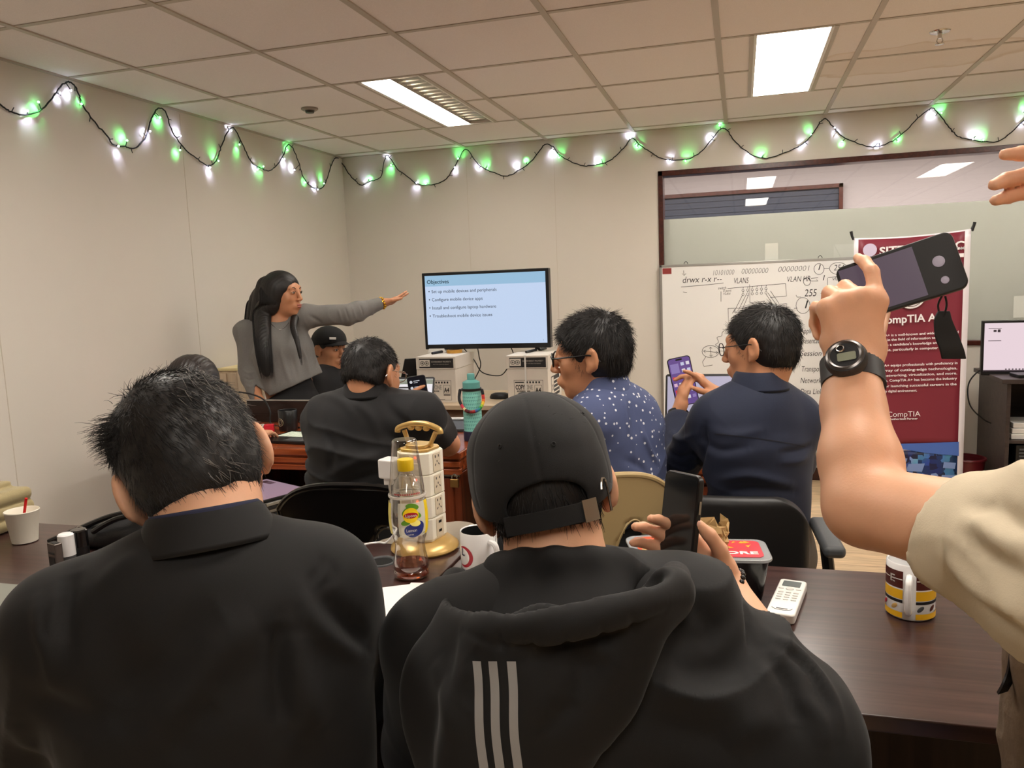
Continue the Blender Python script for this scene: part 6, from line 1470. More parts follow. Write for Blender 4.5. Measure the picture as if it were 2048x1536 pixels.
# slanted, pointed hem: cut the lower edge with two planes, sparing the hanging sleeve
X, Y, Z = [f.ax[i].reshape([-1 if j == i else 1 for j in range(3)]) for i in range(3)]
def lineheight(u, v): return lambda q: None
uu = (X-A_[0])*CR[0]+(Y-A_[1])*CR[1]; uB = (B_-A_)@CR; uC = (C_-A_)@CR
zz = np.where(uu < uB, A_[2]+(B_[2]-A_[2])*uu/uB, B_[2]+(C_[2]-B_[2])*(uu-uB)/(uC-uB))
arm_d = np.sqrt((X-J['wrR'][0])**2+(Y-J['wrR'][1])**2)
cut = (zz-Z); cut = np.where((uu < .010) & (Z > .0), -1., cut); f.D = np.maximum(f.D, cut.astype(np.float32))
f.ell(J['neck']+V(0, 0, .035)+F*.02, V(.058, .058, .055), k=.01, op='sub')
CW = [([(600, 690), (612, 720), (618, 745)], .008, .010), ([(628, 680), (634, 710), (632, 738)], -.008, .010), ([(560, 700), (570, 735), (580, 765)], .008, .012), ([(585, 715), (592, 740), (596, 760)], -.007, .010), ([(540, 720), (545, 750), (548, 775)], -.006, .010), ([(620, 632), (640, 645), (650, 660)], -.008, .010), ([(676, 618), (680, 630), (684, 645)], .004, .006), ([(690, 615), (694, 628), (698, 640)], -.004, .005), ([(704, 612), (708, 626), (712, 636)], .004, .006), ([(720, 610), (724, 620), (726, 630)], -.004, .005), ([(486, 740), (496, 746), (508, 744)], .004, .006), ([(488, 755), (498, 760), (510, 756)], -.004, .005), ([(492, 770), (502, 774), (512, 770)], .004, .006)]
sw = creased(f, 'sweater', M_grey_sw, t, CW, it=1, disp=lambda v: .0042*folds(v, (.9, .3, .15), 30, 4)*np.clip((1.25-v[:, 2])/.2, .35, 1)+.002*noise3(v, 26, 8))
lo, hi = bounds([J['pelvis'], J['ankL'], J['ankR'], J['waist']], .24); f = SDF(lo, hi, .009); f.cap(J['waist']+V(0, 0, .035), J['pelvis'], .126, .150, k=.05, flat=F, fs=.76); leg_prims(f, J, .012); f.plane(V(0, 0, .07), (0, 0, -1), .004); sdfobj(f, 'trousers', M_pantb, t, disp=lambda v: .003*noise3(v, 22, 3))
for q in 'LR': a = J['ank'+q]; f = SDF(a-.22, a+.22, .008); f.cap(V(a[0], a[1], .04)-F*.05, V(a[0], a[1], .034)+F*.13, .040, .033); f.plane(V(0, 0, .002), (0, 0, -1), .003); sdfobj(f, 'shoe', M_shoe, t)
# her hair
P = lambda x, y, z: c+R@(V(x, y, z)*s)
f = SDF(c-V(.30, .26, .48), c+V(.26, .24, .17), .0042)
f.ell(P(0, -.016, .030), V(.087, .104, .091)*s, R, k=0); f.ell(P(0, -.06, -.03), V(.078, .062, .09)*s, R, k=.03)
f.ell(P(.0, .098, -.045), V(.066, .080, .105)*s, R, k=.014, op='sub')
bk = AY(520, 640, Yw+.04); 
f.ell(P(.066, -.030, -.020), V(.034, .058, .095)*s, R, k=.03); f.ell(P(-.062, -.020, -.010), V(.030, .050, .08)*s, R, k=.03)
lock(f, [P(.058, -.035, .05), P(.084, -.024, -.04), AY(524, 625, Yw-.08), AY(524, 668, Yw-.150), AY(528, 712, Yw-.190), AY(533, 746, Yw-.200)], [.046, .044, .042, .040, .035, .020], flat=BACK, fs=.42)
lock(f, [P(.02, -.080, .02), AY(517, 600, Yw+.02), AY(509, 632, Yw+.03), AY(505, 668, Yw+.08)], [.055, .052, .046, .040], flat=F, fs=.6)
lock(f, [P(.045, -.070, .04), AY(522, 606, Yw-.03), AY(516, 640, Yw-.045), AY(512, 672, Yw-.06)], [.050, .046, .042, .036], flat=BACK, fs=.6)
lock(f, [P(0, -.080, -.02), P(0, -.085, -.12), P(-.01, -.085, -.20)], [.062, .062, .055], flat=F, fs=.6)
lock(f, [P(-.072, .0, .0), P(-.078, .008, -.08), AY(591, 628, Yw+.02), AY(587, 655, Yw-.085), AY(595, 685, Yw-.135), AY(601, 716, Yw-.15)], [.028, .026, .022, .017, .012, .005], flat=BACK, fs=.5)
hr = sdfobj(f, 'hair', M_hair, t, it=2, disp=lambda v: .0006*np.sin(((v-c)@R)[:, 0]*420+((v-c)@R)[:, 1]*460))
L1 = [P(.040, -.050, .075), P(.075, -.040, .02), P(.088, -.026, -.05), AY(524, 625, Yw-.08), AY(524, 668, Yw-.150), AY(528, 712, Yw-.190), AY(533, 750, Yw-.200)]
lock_strands('hair_strand', L1, [.020, .040, .048, .047, .044, .040, .032], 420, M_hair, hr, 1.0, .46, seed=3)
lock_strands('hair_strand', [P(.02, -.075, .02), P(.03, -.08, -.02), AY(515, 604, Yw+.02), AY(507, 636, Yw+.03), AY(503, 668, Yw+.06)], [.05, .054, .052, .046, .038], 260, M_hair, hr, 1.0, .7, seed=4)
lock_strands('hair_strand', [P(-.066, .006, -.02), P(-.078, .008, -.08), AY(591, 628, Yw+.02), AY(587, 655, Yw-.085), AY(595, 685, Yw-.135), AY(602, 722, Yw-.15)], [.022, .024, .022, .017, .012, .006], 120, M_hair, hr, 1.0, .6, seed=5)
# bracelet of gold and her necklace
w_ = J['wrL']; Dw = unit(J['wrL']-J['elL']); R2 = basis(Dw, (0, 0, 1)); b = MB()
for dd, r_, th in ((.002, .0315, .0032), (-.006, .0325, .0022), (.012, .0305, .0022)):
    b.tube([w_+Dw*(dd+.004)+(R2[:, 0]*math.cos(q)+R2[:, 2]*math.sin(q)*.92)*r_ for q in np.linspace(0, 2*math.pi, 24, endpoint=False)], th, 6, closed=True)
for q in np.linspace(0, 2*math.pi, 14, endpoint=False): b.sphere(w_+Dw*.006+(R2[:, 0]*math.cos(q)+R2[:, 2]*math.sin(q)*.92)*.0325, (.0062, .0062, .0062), 8, 6)
o = b.build('bracelet', mat('gold', (226, 180, 60), .22, metal=1.), smooth=True); tag(o, 'chunky gold bracelet on the pointing wrist of the standing woman', 'bracelet')
bvw = bvh_of(sw)
nk = []
for (x_, y_) in ((536, 640), (545, 650), (554, 657), (561, 659), (570, 655), (578, 645)):
    h_, n_, i_, d_ = bvw.ray_cast(Vector(CAM), Vector(unit(ray(x_, y_))))
    if h_ is not None: nk.append(np.array(h_)+BACK*.002)
if len(nk) > 2:
    o = MB().tube(smoothpath(nk, 4), .0009, 5).sphere(nk[len(nk)//2]+V(0, 0, -.005), .003, 8, 6).build('necklace', M_chrome, smooth=True); tag(o, 'thin silver necklace lying on the grey sweater of the standing woman', 'necklace')

# ---------------------------------------------------------------- man in a black cap behind her
Yc = -1.46
c = AY(659, 697, Yc); R = basis(unit(.80*CR-.54*CF+V(0, 0, -.16)), (0, 0, 1)); s = .97; F = hv(-.45, .85)
nk = AY(662, 738, Yc); J = dict(F=F, neck=nk, chest=nk+V(0, 0, -.17), waist=nk+V(0, 0, -.36)-F*.03, pelvis=nk+V(0, 0, -.50)-F*.05)
Rt = V(F[1], -F[0], 0); J['shL'] = nk-Rt*.17+V(0, 0, -.045); J['shR'] = nk+Rt*.17+V(0, 0, -.045)
for q, s_ in (('L', -1), ('R', 1)): J['el'+q] = J['sh'+q]+V(0, 0, -.27)+F*.06; J['wr'+q] = J['el'+q]+F*.20+V(0, 0, .02)-Rt*s_*.02
J['pelvis'][2] = max(J['pelvis'][2], .50); sit_legs(J, F, thigh=.36)
t = person('man', 'seated man in a black cap and black t-shirt, partly behind the standing woman', V(nk[0], nk[1], 0))
HH = dict(D=F, N=V(0, 0, -1), curls=[(.4, .5, .3)]*4, thumb=[(.7, .6, .2), (.9, .3, .2), (1, .1, .2)])
skin_body(J, c, R, .0055, t, M_skin2, dict(L=dict(T=Rt, **HH), R=dict(T=-Rt, **HH)), s)
face_parts(c, R, t, s, iris_dir=.002)
def tshirt(J, m, par, e=.010, sleeve=.62, h=.007, long_=False, neckcut=.062, disp=None, name='t_shirt', bulk=1., hemz=None, k=.05, extra=None, cutup=.03, side=(1, 1)):
    lo, hi = bounds([J[k_] for k_ in J if k_ != 'F' and k_[:3] not in ('kne', 'ank', 'hip')], .19); f = SDF(lo, hi, h); torso_prims(f, J, e, k=k, bulk=bulk)
    for q in 'LR':
        sh, el, wr = J['sh'+q], J['el'+q], J['wr'+q]
        if long_: arm_prims(f, sh, el, wr, e+.006, upto=long_ if not isinstance(long_, dict) else long_[q], r=(.054, .047, .046, .030))
        else: f.cap(sh, sh+(el-sh)*sleeve, .052+e, .053+e+.006, k=.04); d = unit(el-sh); f.ell(sh+(el-sh)*(sleeve+.30), .085, k=.004, op='sub') if False else None
    if extra: extra(f)
    hz = J['pelvis'][2]-.02 if hemz is None else hemz
    f.plane(V(0, 0, hz), (0, 0, -1), .006)
    f.ell(J['neck']+V(0, 0, .030+cutup), V(neckcut, neckcut, .05), k=.008, op='sub')
    return sdfobj(f, name, m, par, disp=disp)
tshirt(J, M_blktee, t, disp=lambda v: .004*folds(v, (.3, .5, .8), 40, 2)); lower_body(J, F, t, M_pantb)
short_hair('hair', c, R, s, M_hair, t, h=.006, thick=.006, strandsN=200, L=.008, nape=-.05)
def cap_hat(c, R, s, par_label, m, h=.004, back_open=False, brim=True, e=.0, zlow=.012, tilt=0., bs=1.):
    P = lambda x, y, z: c+R@(V(x, y, z)*s)
    t = empty('baseball_cap', c, 0, par_label, 'cap')
    f = SDF(c-.22*s, c+.22*s, h); f.ell(P(0, -.012, .036), V(.091+e, .109+e, .092+e)*s, R, k=0); f.ell(P(0, .01, .060), V(.082+e, .085+e, .066+e)*s, R, k=.03); f.ell(P(0, -.014, .004), V(.0885+e, .106+e, .072+e)*s, R, k=.02)
    f.ell(P(0, -.012, .026), V(.084+e, .102+e, .082+e)*s, R, k=.002, op='sub'); f.ell(P(0, -.014, -.002), V(.0835+e, .101+e, .072+e)*s, R, k=.002, op='sub'); f.plane(P(0, .06, zlow+.030), (R@unit(V(0, -.18 if not back_open else -.30, 1)))*-1, .002)
    return t, f, P
hat_l = 'black baseball cap with a small white front patch on the seated man behind the woman'
tc_, f, P = cap_hat(c, R, s, hat_l, M_blktee); sdfobj(f, 'crown', mat('cap_cloth_black', (26, 26, 28), .8, bump=.15, bscale=900), tc_)
def brim_mesh(P, m, par, length=.075, z0=.046, w=.078, droop=.012, up=0.):
    vs = []; fs = []; n, k = 20, 6
    for j in range(k+1):
        for i in range(n+1):
            a = math.pi*(.10+.80*i/n); x = math.cos(a); r1 = 1+.0*j
            y0 = -.012+.108*math.sin(a)**.9; q = j/k; L_ = length*math.sin(a)**1.3
            vs.append(tuple(P(x*w*1.1*(1-.08*q*0), y0*.98+L_*q-.004, z0-droop*abs(x)**2*2-.010*q+up*q)))
    fs = [(j*(n+1)+i, j*(n+1)+i+1, (j+1)*(n+1)+i+1, (j+1)*(n+1)+i) for j in range(k) for i in range(n)]
    o = MB().add(vs, fs).build('brim', m, par, smooth=True); q = o.modifiers.new('t', 'SOLIDIFY'); q.thickness = .004; return o
brim_mesh(P, MATS['cap_cloth_black'], tc_, length=.055, z0=.060, up=-.004)
b = MB(); b.v = []; q0 = [P(.050+x*.0, .070, .082) for x in (0,)]
ctr = P(.052, .078, .074); nn = unit(R@V(.55, .75, .25)); up_ = unit(R@V(0, 0, 1)-nn*(nn@(R@V(0, 0, 1)))); rt = np.cross(up_, nn)
b.add([ctr+rt*x+up_*z+nn*.007 for x, z in ((-.018, -.006), (.018, -.006), (.018, .007), (-.018, .007))]+[ctr+rt*x+up_*z-nn*.004 for x, z in ((-.018, -.006), (.018, -.006), (.018, .007), (-.018, .007))], [(0, 1, 2, 3), (4, 7, 6, 5), (0, 4, 5, 1), (1, 5, 6, 2), (2, 6, 7, 3), (3, 7, 4, 0)])
b.build('front_patch', M_whp, tc_)
tag(MB().tube([AY(x_, y_, Yc-.10) for x_, y_ in ((664, 738), (671, 744), (676, 752))], .0012, 5).build('necklace', M_chrome), 'thin silver chain at the neck of the man in the white-patched black cap', 'necklace') if False else None

# ---------------------------------------------------------------- person with sleek dark hair, only the crown seen
Y3 = -2.97
c = AY(385, 712, Y3)+V(0, 0, -.118); R = basis(hv(1, .1)+V(0, 0, -.25), (0, 0, 1)); s = 1.; F = hv(1, .1)
nk = c+V(0, 0, -.16)-F*.03; Rt = V(F[1], -F[0], 0)
J = dict(F=F, neck=nk, chest=nk+V(0, 0, -.15)-F*.02, waist=nk+V(0, 0, -.30)-F*.03, pelvis=V(nk[0], nk[1], .5)-F*.05, shL=nk-Rt*.155+V(0, 0, -.04), shR=nk+Rt*.155+V(0, 0, -.04))
for q, s_ in (('L', -1), ('R', 1)): J['el'+q] = J['sh'+q]+V(0, 0, -.20)+F*.10; J['wr'+q] = V(*(J['el'+q]+F*.20)[:2], .80)-Rt*s_*.05
sit_legs(J, F, thigh=.34)
t = person('person', 'seated person with sleek dark hair parted in the middle, behind the left man\'s head', V(nk[0], nk[1], 0))
HH = dict(D=F+V(0, 0, -.1), N=V(0, 0, -1), curls=[(.2, .3, .2)]*4, thumb=[(.7, .6, .2), (.9, .3, .2), (1, .1, .2)])
skin_body(J, c, R, .0065, t, M_skin, dict(L=dict(T=Rt, **HH), R=dict(T=-Rt, **HH)), s)
tshirt(J, M_blktee, t, h=.008); lower_body(J, F, t, M_pantb)
P = lambda x, y, z: c+R@(V(x, y, z)*s)
f = SDF(c-V(.16, .18, .34), c+V(.16, .18, .16), .005)
f.ell(P(0, -.014, .031), V(.088, .105, .092)*s, R, k=0); f.cap(P(0, -.04, -.02), P(0, -.05, -.20), .095, .088, k=.04, flat=F, fs=.75); f.ell(P(0, .12, -.06), V(.07, .085, .16), R, k=.01, op='sub')
f.cap(P(0, .09, .130), P(0, -.10, .136), .012, k=.012, op='sub')
sdfobj(f, 'hair', M_hairb, t, it=2, disp=lambda v: .0014*np.sin(((v-c)@R)[:, 0]*420+3*noise3(v, 10, 2)))

# ---------------------------------------------------------------- man in a black polo with a phone
Y4 = -3.22
c = AY(744, 748, Y4); R = basis(hv(.86, .50)+V(0, 0, -.25), (0, 0, 1), .03); s = 1.0; F = hv(1., .12); Rt = V(F[1], -F[0], 0)
J = dict(F=F, neck=AY(735, 800, Y4-.02), chest=AY(728, 890, Y4-.02), waist=AY(712, 985, Y4-.0), pelvis=AY(700, 1070, Y4), shL=AY(655, 838, Y4), shR=AY(840, 832, Y4+.0), elR=AZ(898, 893, .785), wrR=AY(868, 838, -2.66), elL=AY(655, 905, Y4+.24), wrL=AY(775, 805, -2.72))
J['elR'] = AY(896, 888, -2.90)
sit_legs(J, F, thigh=.38); J['kneeR'] = AY(925, 1085, -3.02); J['ankR'] = V(J['kneeR'][0]+.02, J['kneeR'][1]+.02, .09)
M_beige = mat('beige_trouser', (206, 194, 176), .85)
t = person('man', 'seated man in a black polo shirt seen from behind, holding a phone over the desk', V(J['pelvis'][0], J['pelvis'][1], 0))
ph = AY(838, 790, -2.63)
tips = skin_body(J, c, R, .0048, t, M_skin2, dict(R=dict(D=unit(ph-J['wrR']+V(0, 0, .01)), N=LEFT+V(0, 0, .1), T=BACK+V(0, 0, .1), curls=[(.5, .7, .4), (.5, .7, .4), (.5, .7, .4), (.5, .7, .4)], thumb=[(.7, .6, .3), (.8, .1, .5), (.8, -.1, .5)], s=.95),
    L=dict(D=unit(AY(812, 784, -2.66)-J['wrL']), N=V(0, .3, -1), T=BACK+V(0, 0, .2), curls=[(-.1, .1, .1), (.7, .9, .4), (.8, .9, .5), (.8, .9, .5)], thumb=[(.7, .6, .3), (.9, .2, .3), (1, 0, .2)], s=.9)), s)
def sleeve_cut(f):
    pass
def shirt_short(J, m, par, e, h, name, sl, disp, cut=.6, bulk=1., hemz=None, k=.05, nc=.060):
    lo, hi = bounds([J[k_] for k_ in J if k_ != 'F' and k_[:3] not in ('kne', 'ank', 'hip')], .19); f = SDF(lo, hi, h); torso_prims(f, J, e, k=k, bulk=bulk)
    for q in 'LR':
        sh, el = J['sh'+q], J['el'+q]; d = unit(el-sh); L_ = np.linalg.norm(el-sh); q1 = sh+d*L_*sl[q]; f.cap(sh, q1+d*.06, .056+e, .052+e, k=.04)
        cpos = q1+d*.085; f.cap(cpos, cpos+d*.05, .085, k=.003, op='sub', flat=d, fs=.999) if False else None
        X, Y, Z = [f.ax[i].reshape([-1 if j == i else 1 for j in range(3)]) for i in range(3)]
        al = (X-q1[0])*d[0]+(Y-q1[1])*d[1]+(Z-q1[2])*d[2]; ra = np.sqrt(np.maximum((X-q1[0])**2+(Y-q1[1])**2+(Z-q1[2])**2-al**2, 0))
        f.D = np.where(ra < .10, np.maximum(f.D, al.astype(np.float32)), f.D).astype(np.float32)
    hz = J['pelvis'][2]-.02 if hemz is None else hemz; f.plane(V(0, 0, hz), (0, 0, -1), .006); f.ell(J['neck']+V(0, 0, .055), V(nc, nc, .05), k=.008, op='sub')
    return creased(f, name, m, par, C4, it=1, disp=disp)
C4 = [([(700, 800), (740, 830), (760, 880)], .006, .014), ([(770, 800), (790, 830), (830, 860)], -.007, .016), ([(640, 960), (700, 930), (780, 900)], .007, .016), ([(640, 990), (700, 965), (780, 940)], -.008, .014), ([(640, 1020), (700, 1000), (780, 975)], .007, .014), ([(650, 850), (665, 900), (660, 950)], -.006, .014), ([(640, 790), (680, 800), (710, 830)], .005, .014), ([(780, 870), (820, 900), (830, 940)], -.010, .012)]
sh4 = shirt_short(J, M_blkcloth, t, .016, .0055, 'polo_shirt', dict(L=.75, R=.60), lambda v: .0040*folds(v, (.45, .3, .8), 30, 6)+.002*noise3(v, 14, 9), bulk=1.0)
collar('shirt_collar', J['neck']+V(0, 0, .024), basis(F, (0, 0, 1), .02), .060, M_blkcloth, t, h=.034, flare=.020, drop=.012)
lower_body(J, F, t, M_beige)
short_hair('hair', c, R, s, M_hair, t, h=.004, thick=.002, strandsN=6500, L=.017, lift=.25, nape=-.028, seed=11)
def glasses(c, R, s, par_label, m, lens=True, thick=.0018, wide=.026, tall=.018):
    P = lambda x, y, z: c+R@(V(x, y, z)*s); t = empty('eyeglasses', P(0, .11, .01), 0, par_label, 'glasses')
    for q in (-1, 1):
        b = MB(); b.tube([P(q*.033+wide*math.cos(a)*abs(math.cos(a))**-.25 if abs(math.cos(a)) > 1e-3 else q*.033, .110-.010*abs(q*.033+wide*math.cos(a))/.06, .004+tall*math.sin(a)) for a in np.linspace(.01, 2*math.pi+.01, 24, endpoint=False)], thick, 6, closed=True); b.build('rim', m, t, smooth=True)
        b = MB(); b.tube(smoothpath([P(q*.060, .102, .010), P(q*.073, .085, .010), P(q*.083, .03, .010), P(q*.087, -.012, .008), P(q*.084, -.034, -.012)], 4), thick, 6); b.build('temple', m, t, smooth=True)
    b = MB(); b.tube([P(-.009, .111, .008), P(0, .114, .011), P(.009, .111, .008)], thick, 6); b.build('bridge', m, t, smooth=True); return t
glasses(c, R, s, 'thin metal-framed glasses on the man in the black polo shirt', M_steel, thick=.0012)
Rp = np.stack([unit(CR+V(0, 0, .05)), unit(CU-CR*.12), np.cross(unit(CR), unit(CU))], 1); Rp = basis(-BACK+V(0, 0, .1), CU-CR*.16); Rp = np.stack([Rp[:, 0], Rp[:, 2], -Rp[:, 1]], 1)
M_ph = mat('phone_black', (18, 18, 20), .3); M_ui = mat('phone_ui_dark', (10, 10, 12), .2, emis=.12, ecol=(60, 60, 72)); M_uiw = mat('phone_ui_white', (10, 10, 10), .3, emis=.7, ecol=(230, 230, 235))
tp, Q = phone(ph, Rp, 'black smartphone with a dark chat list, held by the man in the black polo', M_ph, M_ui, .074, .155)
b = Q()
for k in range(5): z = .055-.024*k; b.sphere((-.022, z, .0052), (.006, .006, .0006), 10, 4); b.box(-.012, .012, z+.001, z+.004, .0050, .0056); b.box(-.012, .004, z-.005, z-.003, .0050, .0056)
b.build('chat_rows', M_uiw, tp)

# ---------------------------------------------------------------- man in glasses and patterned blue shirt
Y5 = -3.24
c = AY(1182, 712, Y5); R = basis(hv(.22, -1)+V(0, 0, -.10), (0, 0, 1), .0); s = 1.03; F = hv(.80, -.60); Rt = V(F[1], -F[0], 0)
J = dict(F=F, neck=AY(1208, 786, Y5+.01), chest=AY(1228, 880, Y5+.02), waist=AY(1236, 975, Y5+.02), pelvis=AY(1240, 1065, Y5+.02), shL=AY(1182, 845, Y5-.10), shR=AY(1268, 835, Y5+.12), elL=AY(1160, 935, Y5+.02), elR=AY(1276, 925, Y5+.20))
J['wrL'] = AY(1120, 860, -2.85); J['wrR'] = AY(1180, 865, -2.72)
sit_legs(J, F, thigh=.36)
t = person('man', 'seated man with black-rimmed glasses in a blue shirt with small white prints', V(J['pelvis'][0], J['pelvis'][1], 0))
HH = dict(N=V(0, 0, -1), curls=[(.3, .3, .2)]*4, thumb=[(.7, .6, .2), (.9, .3, .2), (1, .1, .2)])
skin_body(J, c, R, .0048, t, M_skin2, dict(L=dict(D=F+V(0, 0, -.3), T=Rt, **HH), R=dict(D=F+V(0, 0, -.3), T=-Rt, **HH)), s)
# patterned cloth: tiny white double marks scattered on blue
M_pat = mat('blue_print_cloth', (74, 82, 122), .8, bump=.15, bscale=900); nt = M_pat.node_tree; bs = nt.nodes['Principled BSDF']; tc = nt.nodes['Texture Coordinate']
vo = nt.nodes.new('ShaderNodeTexVoronoi'); vo.inputs['Scale'].default_value = 56; vo.inputs['Randomness'].default_value = .75
sb = nt.nodes.new('ShaderNodeVectorMath'); sb.operation = 'DISTANCE'; nt.links.new(tc.outputs['Object'], vo.inputs['Vector'])
nt.links.new(vo.outputs['Distance'], sb.inputs[0]) if False else None
lt = nt.nodes.new('ShaderNodeMath'); lt.operation = 'LESS_THAN'; lt.inputs[1].default_value = .215; nt.links.new(vo.outputs['Distance'], lt.inputs[0])
mx = nt.nodes.new('ShaderNodeMix'); mx.data_type = 'RGBA'; mx.inputs[6].default_value = (*lin((72, 82, 118)), 1); mx.inputs[7].default_value = (*lin((214, 216, 224)), 1); nt.links.new(lt.outputs[0], mx.inputs[0]); nt.links.new(mx.outputs[2], bs.inputs['Base Color'])
lo, hi = bounds([J[k_] for k_ in ('neck', 'shL', 'shR', 'elL', 'elR', 'pelvis', 'wrL', 'wrR')], .2); f = SDF(lo, hi, .0055); torso_prims(f, J, .010, bulk=.92)
f.cap(J['chest'], J['waist'], .145, .15, k=.05, flat=F, fs=.76)
for q in 'LR':
    d = unit(J['el'+q]-J['sh'+q]); f.cap(J['sh'+q], J['el'+q], .060, .056, k=.03)
f.plane(V(0, 0, AY(1240, 1083, Y5)[2]), (0, 0, -1), .005); f.ell(J['neck']+V(0, 0, .055), V(.06, .06, .05), k=.008, op='sub')
C5 = [([(1246, 800), (1252, 830), (1258, 870)], .007, .006), ([(1258, 800), (1264, 830), (1268, 870)], -.006, .007), ([(1280, 850), (1300, 900), (1318, 930)], .008, .008), ([(1240, 985), (1270, 965), (1305, 960)], .008, .012), ([(1230, 1010), (1270, 1000), (1310, 1005)], -.008, .012), ([(1240, 1045), (1280, 1035), (1308, 1040)], .007, .012), ([(1250, 920), (1280, 935), (1300, 960)], -.006, .012)]
sh5 = creased(f, 'shirt', M_pat, t, C5, it=1, disp=lambda v: .006*folds(v, (.45, .2, .8), 28, 12)*np.clip((1.05-v[:, 2])/.3, .25, 1)+.003*noise3(v, 15, 3))
collar('shirt_collar', J['neck']+V(0, 0, .022), basis(F, (0, 0, 1)), .059, M_pat, t, h=.032, flare=.022, drop=.016)
lower_body(J, F, t, M_pantb)
short_hair('hair', c, R, s, M_hair, t, h=.004, thick=.012, strandsN=6500, L=.028, lift=.38, nape=-.066, seed=21, wob=.003, crown=(0, -.05, .10))
glasses(c, R, s, 'thick black-rimmed glasses on the man in the patterned blue shirt', M_black, thick=.0026)

# ---------------------------------------------------------------- man in the navy shirt with a purple-screened phone
Y6 = -3.12
c = AY(1521, 694, Y6); R = basis(hv(.62, -.78)+V(0, 0, -.12), (0, 0, 1), -.05); s = 1.0; F = hv(.93, -.36); Rt = V(F[1], -F[0], 0)
J = dict(F=F, neck=AY(1518, 775, Y6-.02), chest=AY(1515, 880, Y6-.02), waist=AY(1520, 970, Y6), pelvis=AY(1520, 1060, Y6+.01), shL=AY(1432, 838, Y6-.05), shR=AY(1590, 838, Y6+.05), elL=AY(1352, 935, -2.98), wrL=AY(1357, 828, -2.84), elR=AY(1590, 925, -2.95), wrR=AY(1436, 790, -2.76))
sit_legs(J, F, thigh=.36)
t = person('man', 'seated man in a navy shirt seen from behind, tapping a phone with a purple screen', V(J['pelvis'][0], J['pelvis'][1], 0))
ph = AY(1366, 762, -2.80)
Rp = basis(-BACK+CR*.10+V(0, 0, .05), CU-CR*.22); Rp = np.stack([Rp[:, 0], Rp[:, 2], -Rp[:, 1]], 1)
tips = skin_body(J, c, R, .0048, t, M_skin2, dict(L=dict(D=unit(AY(1364, 775, -2.79)-J['wrL']+V(0, 0, .03)), N=CR*.7+CF*.1+BACK*.1, T=BACK, curls=[(.35, .8, .5), (.35, .8, .5), (.35, .8, .5), (.35, .8, .5)], thumb=[(.9, .45, .1), (.95, .1, .3), (.9, -.1, .45)], s=.98),
    R=dict(D=unit(AY(1398, 756, -2.79)-J['wrR']), N=V(0, .25, -1)+CR*-.1, T=BACK+V(0, 0, .2), curls=[(-.05, .25, .2), (.30, .6, .4), (.6, .8, .5), (.8, .8, .5)], thumb=[(.75, .6, .2), (.9, .3, .3), (1, .1, .3)], s=.96)), s)
lo, hi = bounds([J[k_] for k_ in ('neck', 'shL', 'shR', 'elL', 'elR', 'pelvis', 'wrL', 'wrR')], .2); f = SDF(lo, hi, .0055); torso_prims(f, J, .012, bulk=.98)
for q, up_ in (('L', .80), ('R', .82)): arm_prims(f, J['sh'+q], J['el'+q], J['wr'+q], .010, upto=up_, r=(.052, .052, .050, .036))
f.plane(V(0, 0, J['pelvis'][2]-.0), (0, 0, -1), .005); f.ell(J['neck']+V(0, 0, .055), V(.062, .062, .05), k=.008, op='sub')
C6 = [([(1400, 880), (1440, 900), (1500, 895)], -.010, .014), ([(1420, 860), (1470, 870), (1530, 860)], .006, .014), ([(1440, 960), (1500, 950), (1580, 970)], .010, .014), ([(1450, 985), (1520, 978), (1590, 985)], -.009, .012), ([(1560, 905), (1600, 900), (1625, 890)], -.008, .010), ([(1560, 925), (1595, 922), (1615, 915)], .007, .010), ([(1410, 850), (1405, 900), (1400, 950)], -.014, .012), ([(1340, 860), (1360, 880), (1390, 870)], .008, .010), ([(1335, 900), (1360, 915), (1390, 905)], -.008, .010), ([(1340, 930), (1370, 940), (1395, 930)], .006, .010)]
sh6 = creased(f, 'shirt', M_navy, t, C6, it=1, disp=lambda v: .006*folds(v, (.25, .3, .9), 24, 15)*np.clip((1.0-v[:, 2])/.25, .25, 1)+.004*noise3(v, 14, 6))
bv6 = bvh_of(sh6); pts = [((x_, 868+.075*(x_-1440)+.0004*(x_-1440)**2), (x_, 870+.075*(x_-1440)+.0004*(x_-1440)**2)) for x_ in range(1430, 1622, 12)]
drop_strip(bv6, pts, 0, 0, mat('navy_seam', (24, 26, 38), .8), 'yoke_seam', t)
collar('shirt_collar', J['neck']+V(0, 0, .008), basis(F, (0, 0, 1)), .058, M_navy, t, h=.040, flare=.024, drop=.014)
lower_body(J, F, t, M_greytr)
short_hair('hair', c, R, s, M_hair, t, h=.004, thick=.008, strandsN=6000, L=.022, lift=.3, nape=-.075, seed=31, wob=.002, crown=(.0, -.05, .095))
glasses(c, R, s, 'thin black glasses on the man in the navy shirt', M_black, thick=.0014)
M_scrp = mat('phone_screen_purple', (10, 10, 12), .2, emis=.6, ecol=(128, 98, 170)); nt = M_scrp.node_tree
tp, Q = phone(ph, Rp, 'smartphone with a purple home screen of app icons held by the navy-shirted man', M_ph, M_scrp, .078, .165)
icm = [mat('icon_%d' % k, (10, 10, 10), .3, emis=.8, ecol=q) for k, q in enumerate(((232, 190, 214), (210, 214, 240), (222, 70, 84), (150, 130, 190), (236, 228, 236)))]
b = Q(); g = random.Random(3)
for r_ in range(6):
    for k in range(4):
        if r_ < 2 and k < 2: continue
        b.cur = g.randrange(5); x_, y_ = -.0265+.0177*k, .058-.0225*r_; b.box(x_-.0055, x_+.0055, y_-.0055, y_+.0055, .0051, .0055)
b.cur = 3; b.box(-.032, -.004, .030, .062, .0051, .0055); b.build('app_icons', icm, tp)
Q().rrect(.022, .006, .0028, .0053, .0058, 'z', c=(0, .074)).build('camera_notch', M_blk_, tp)
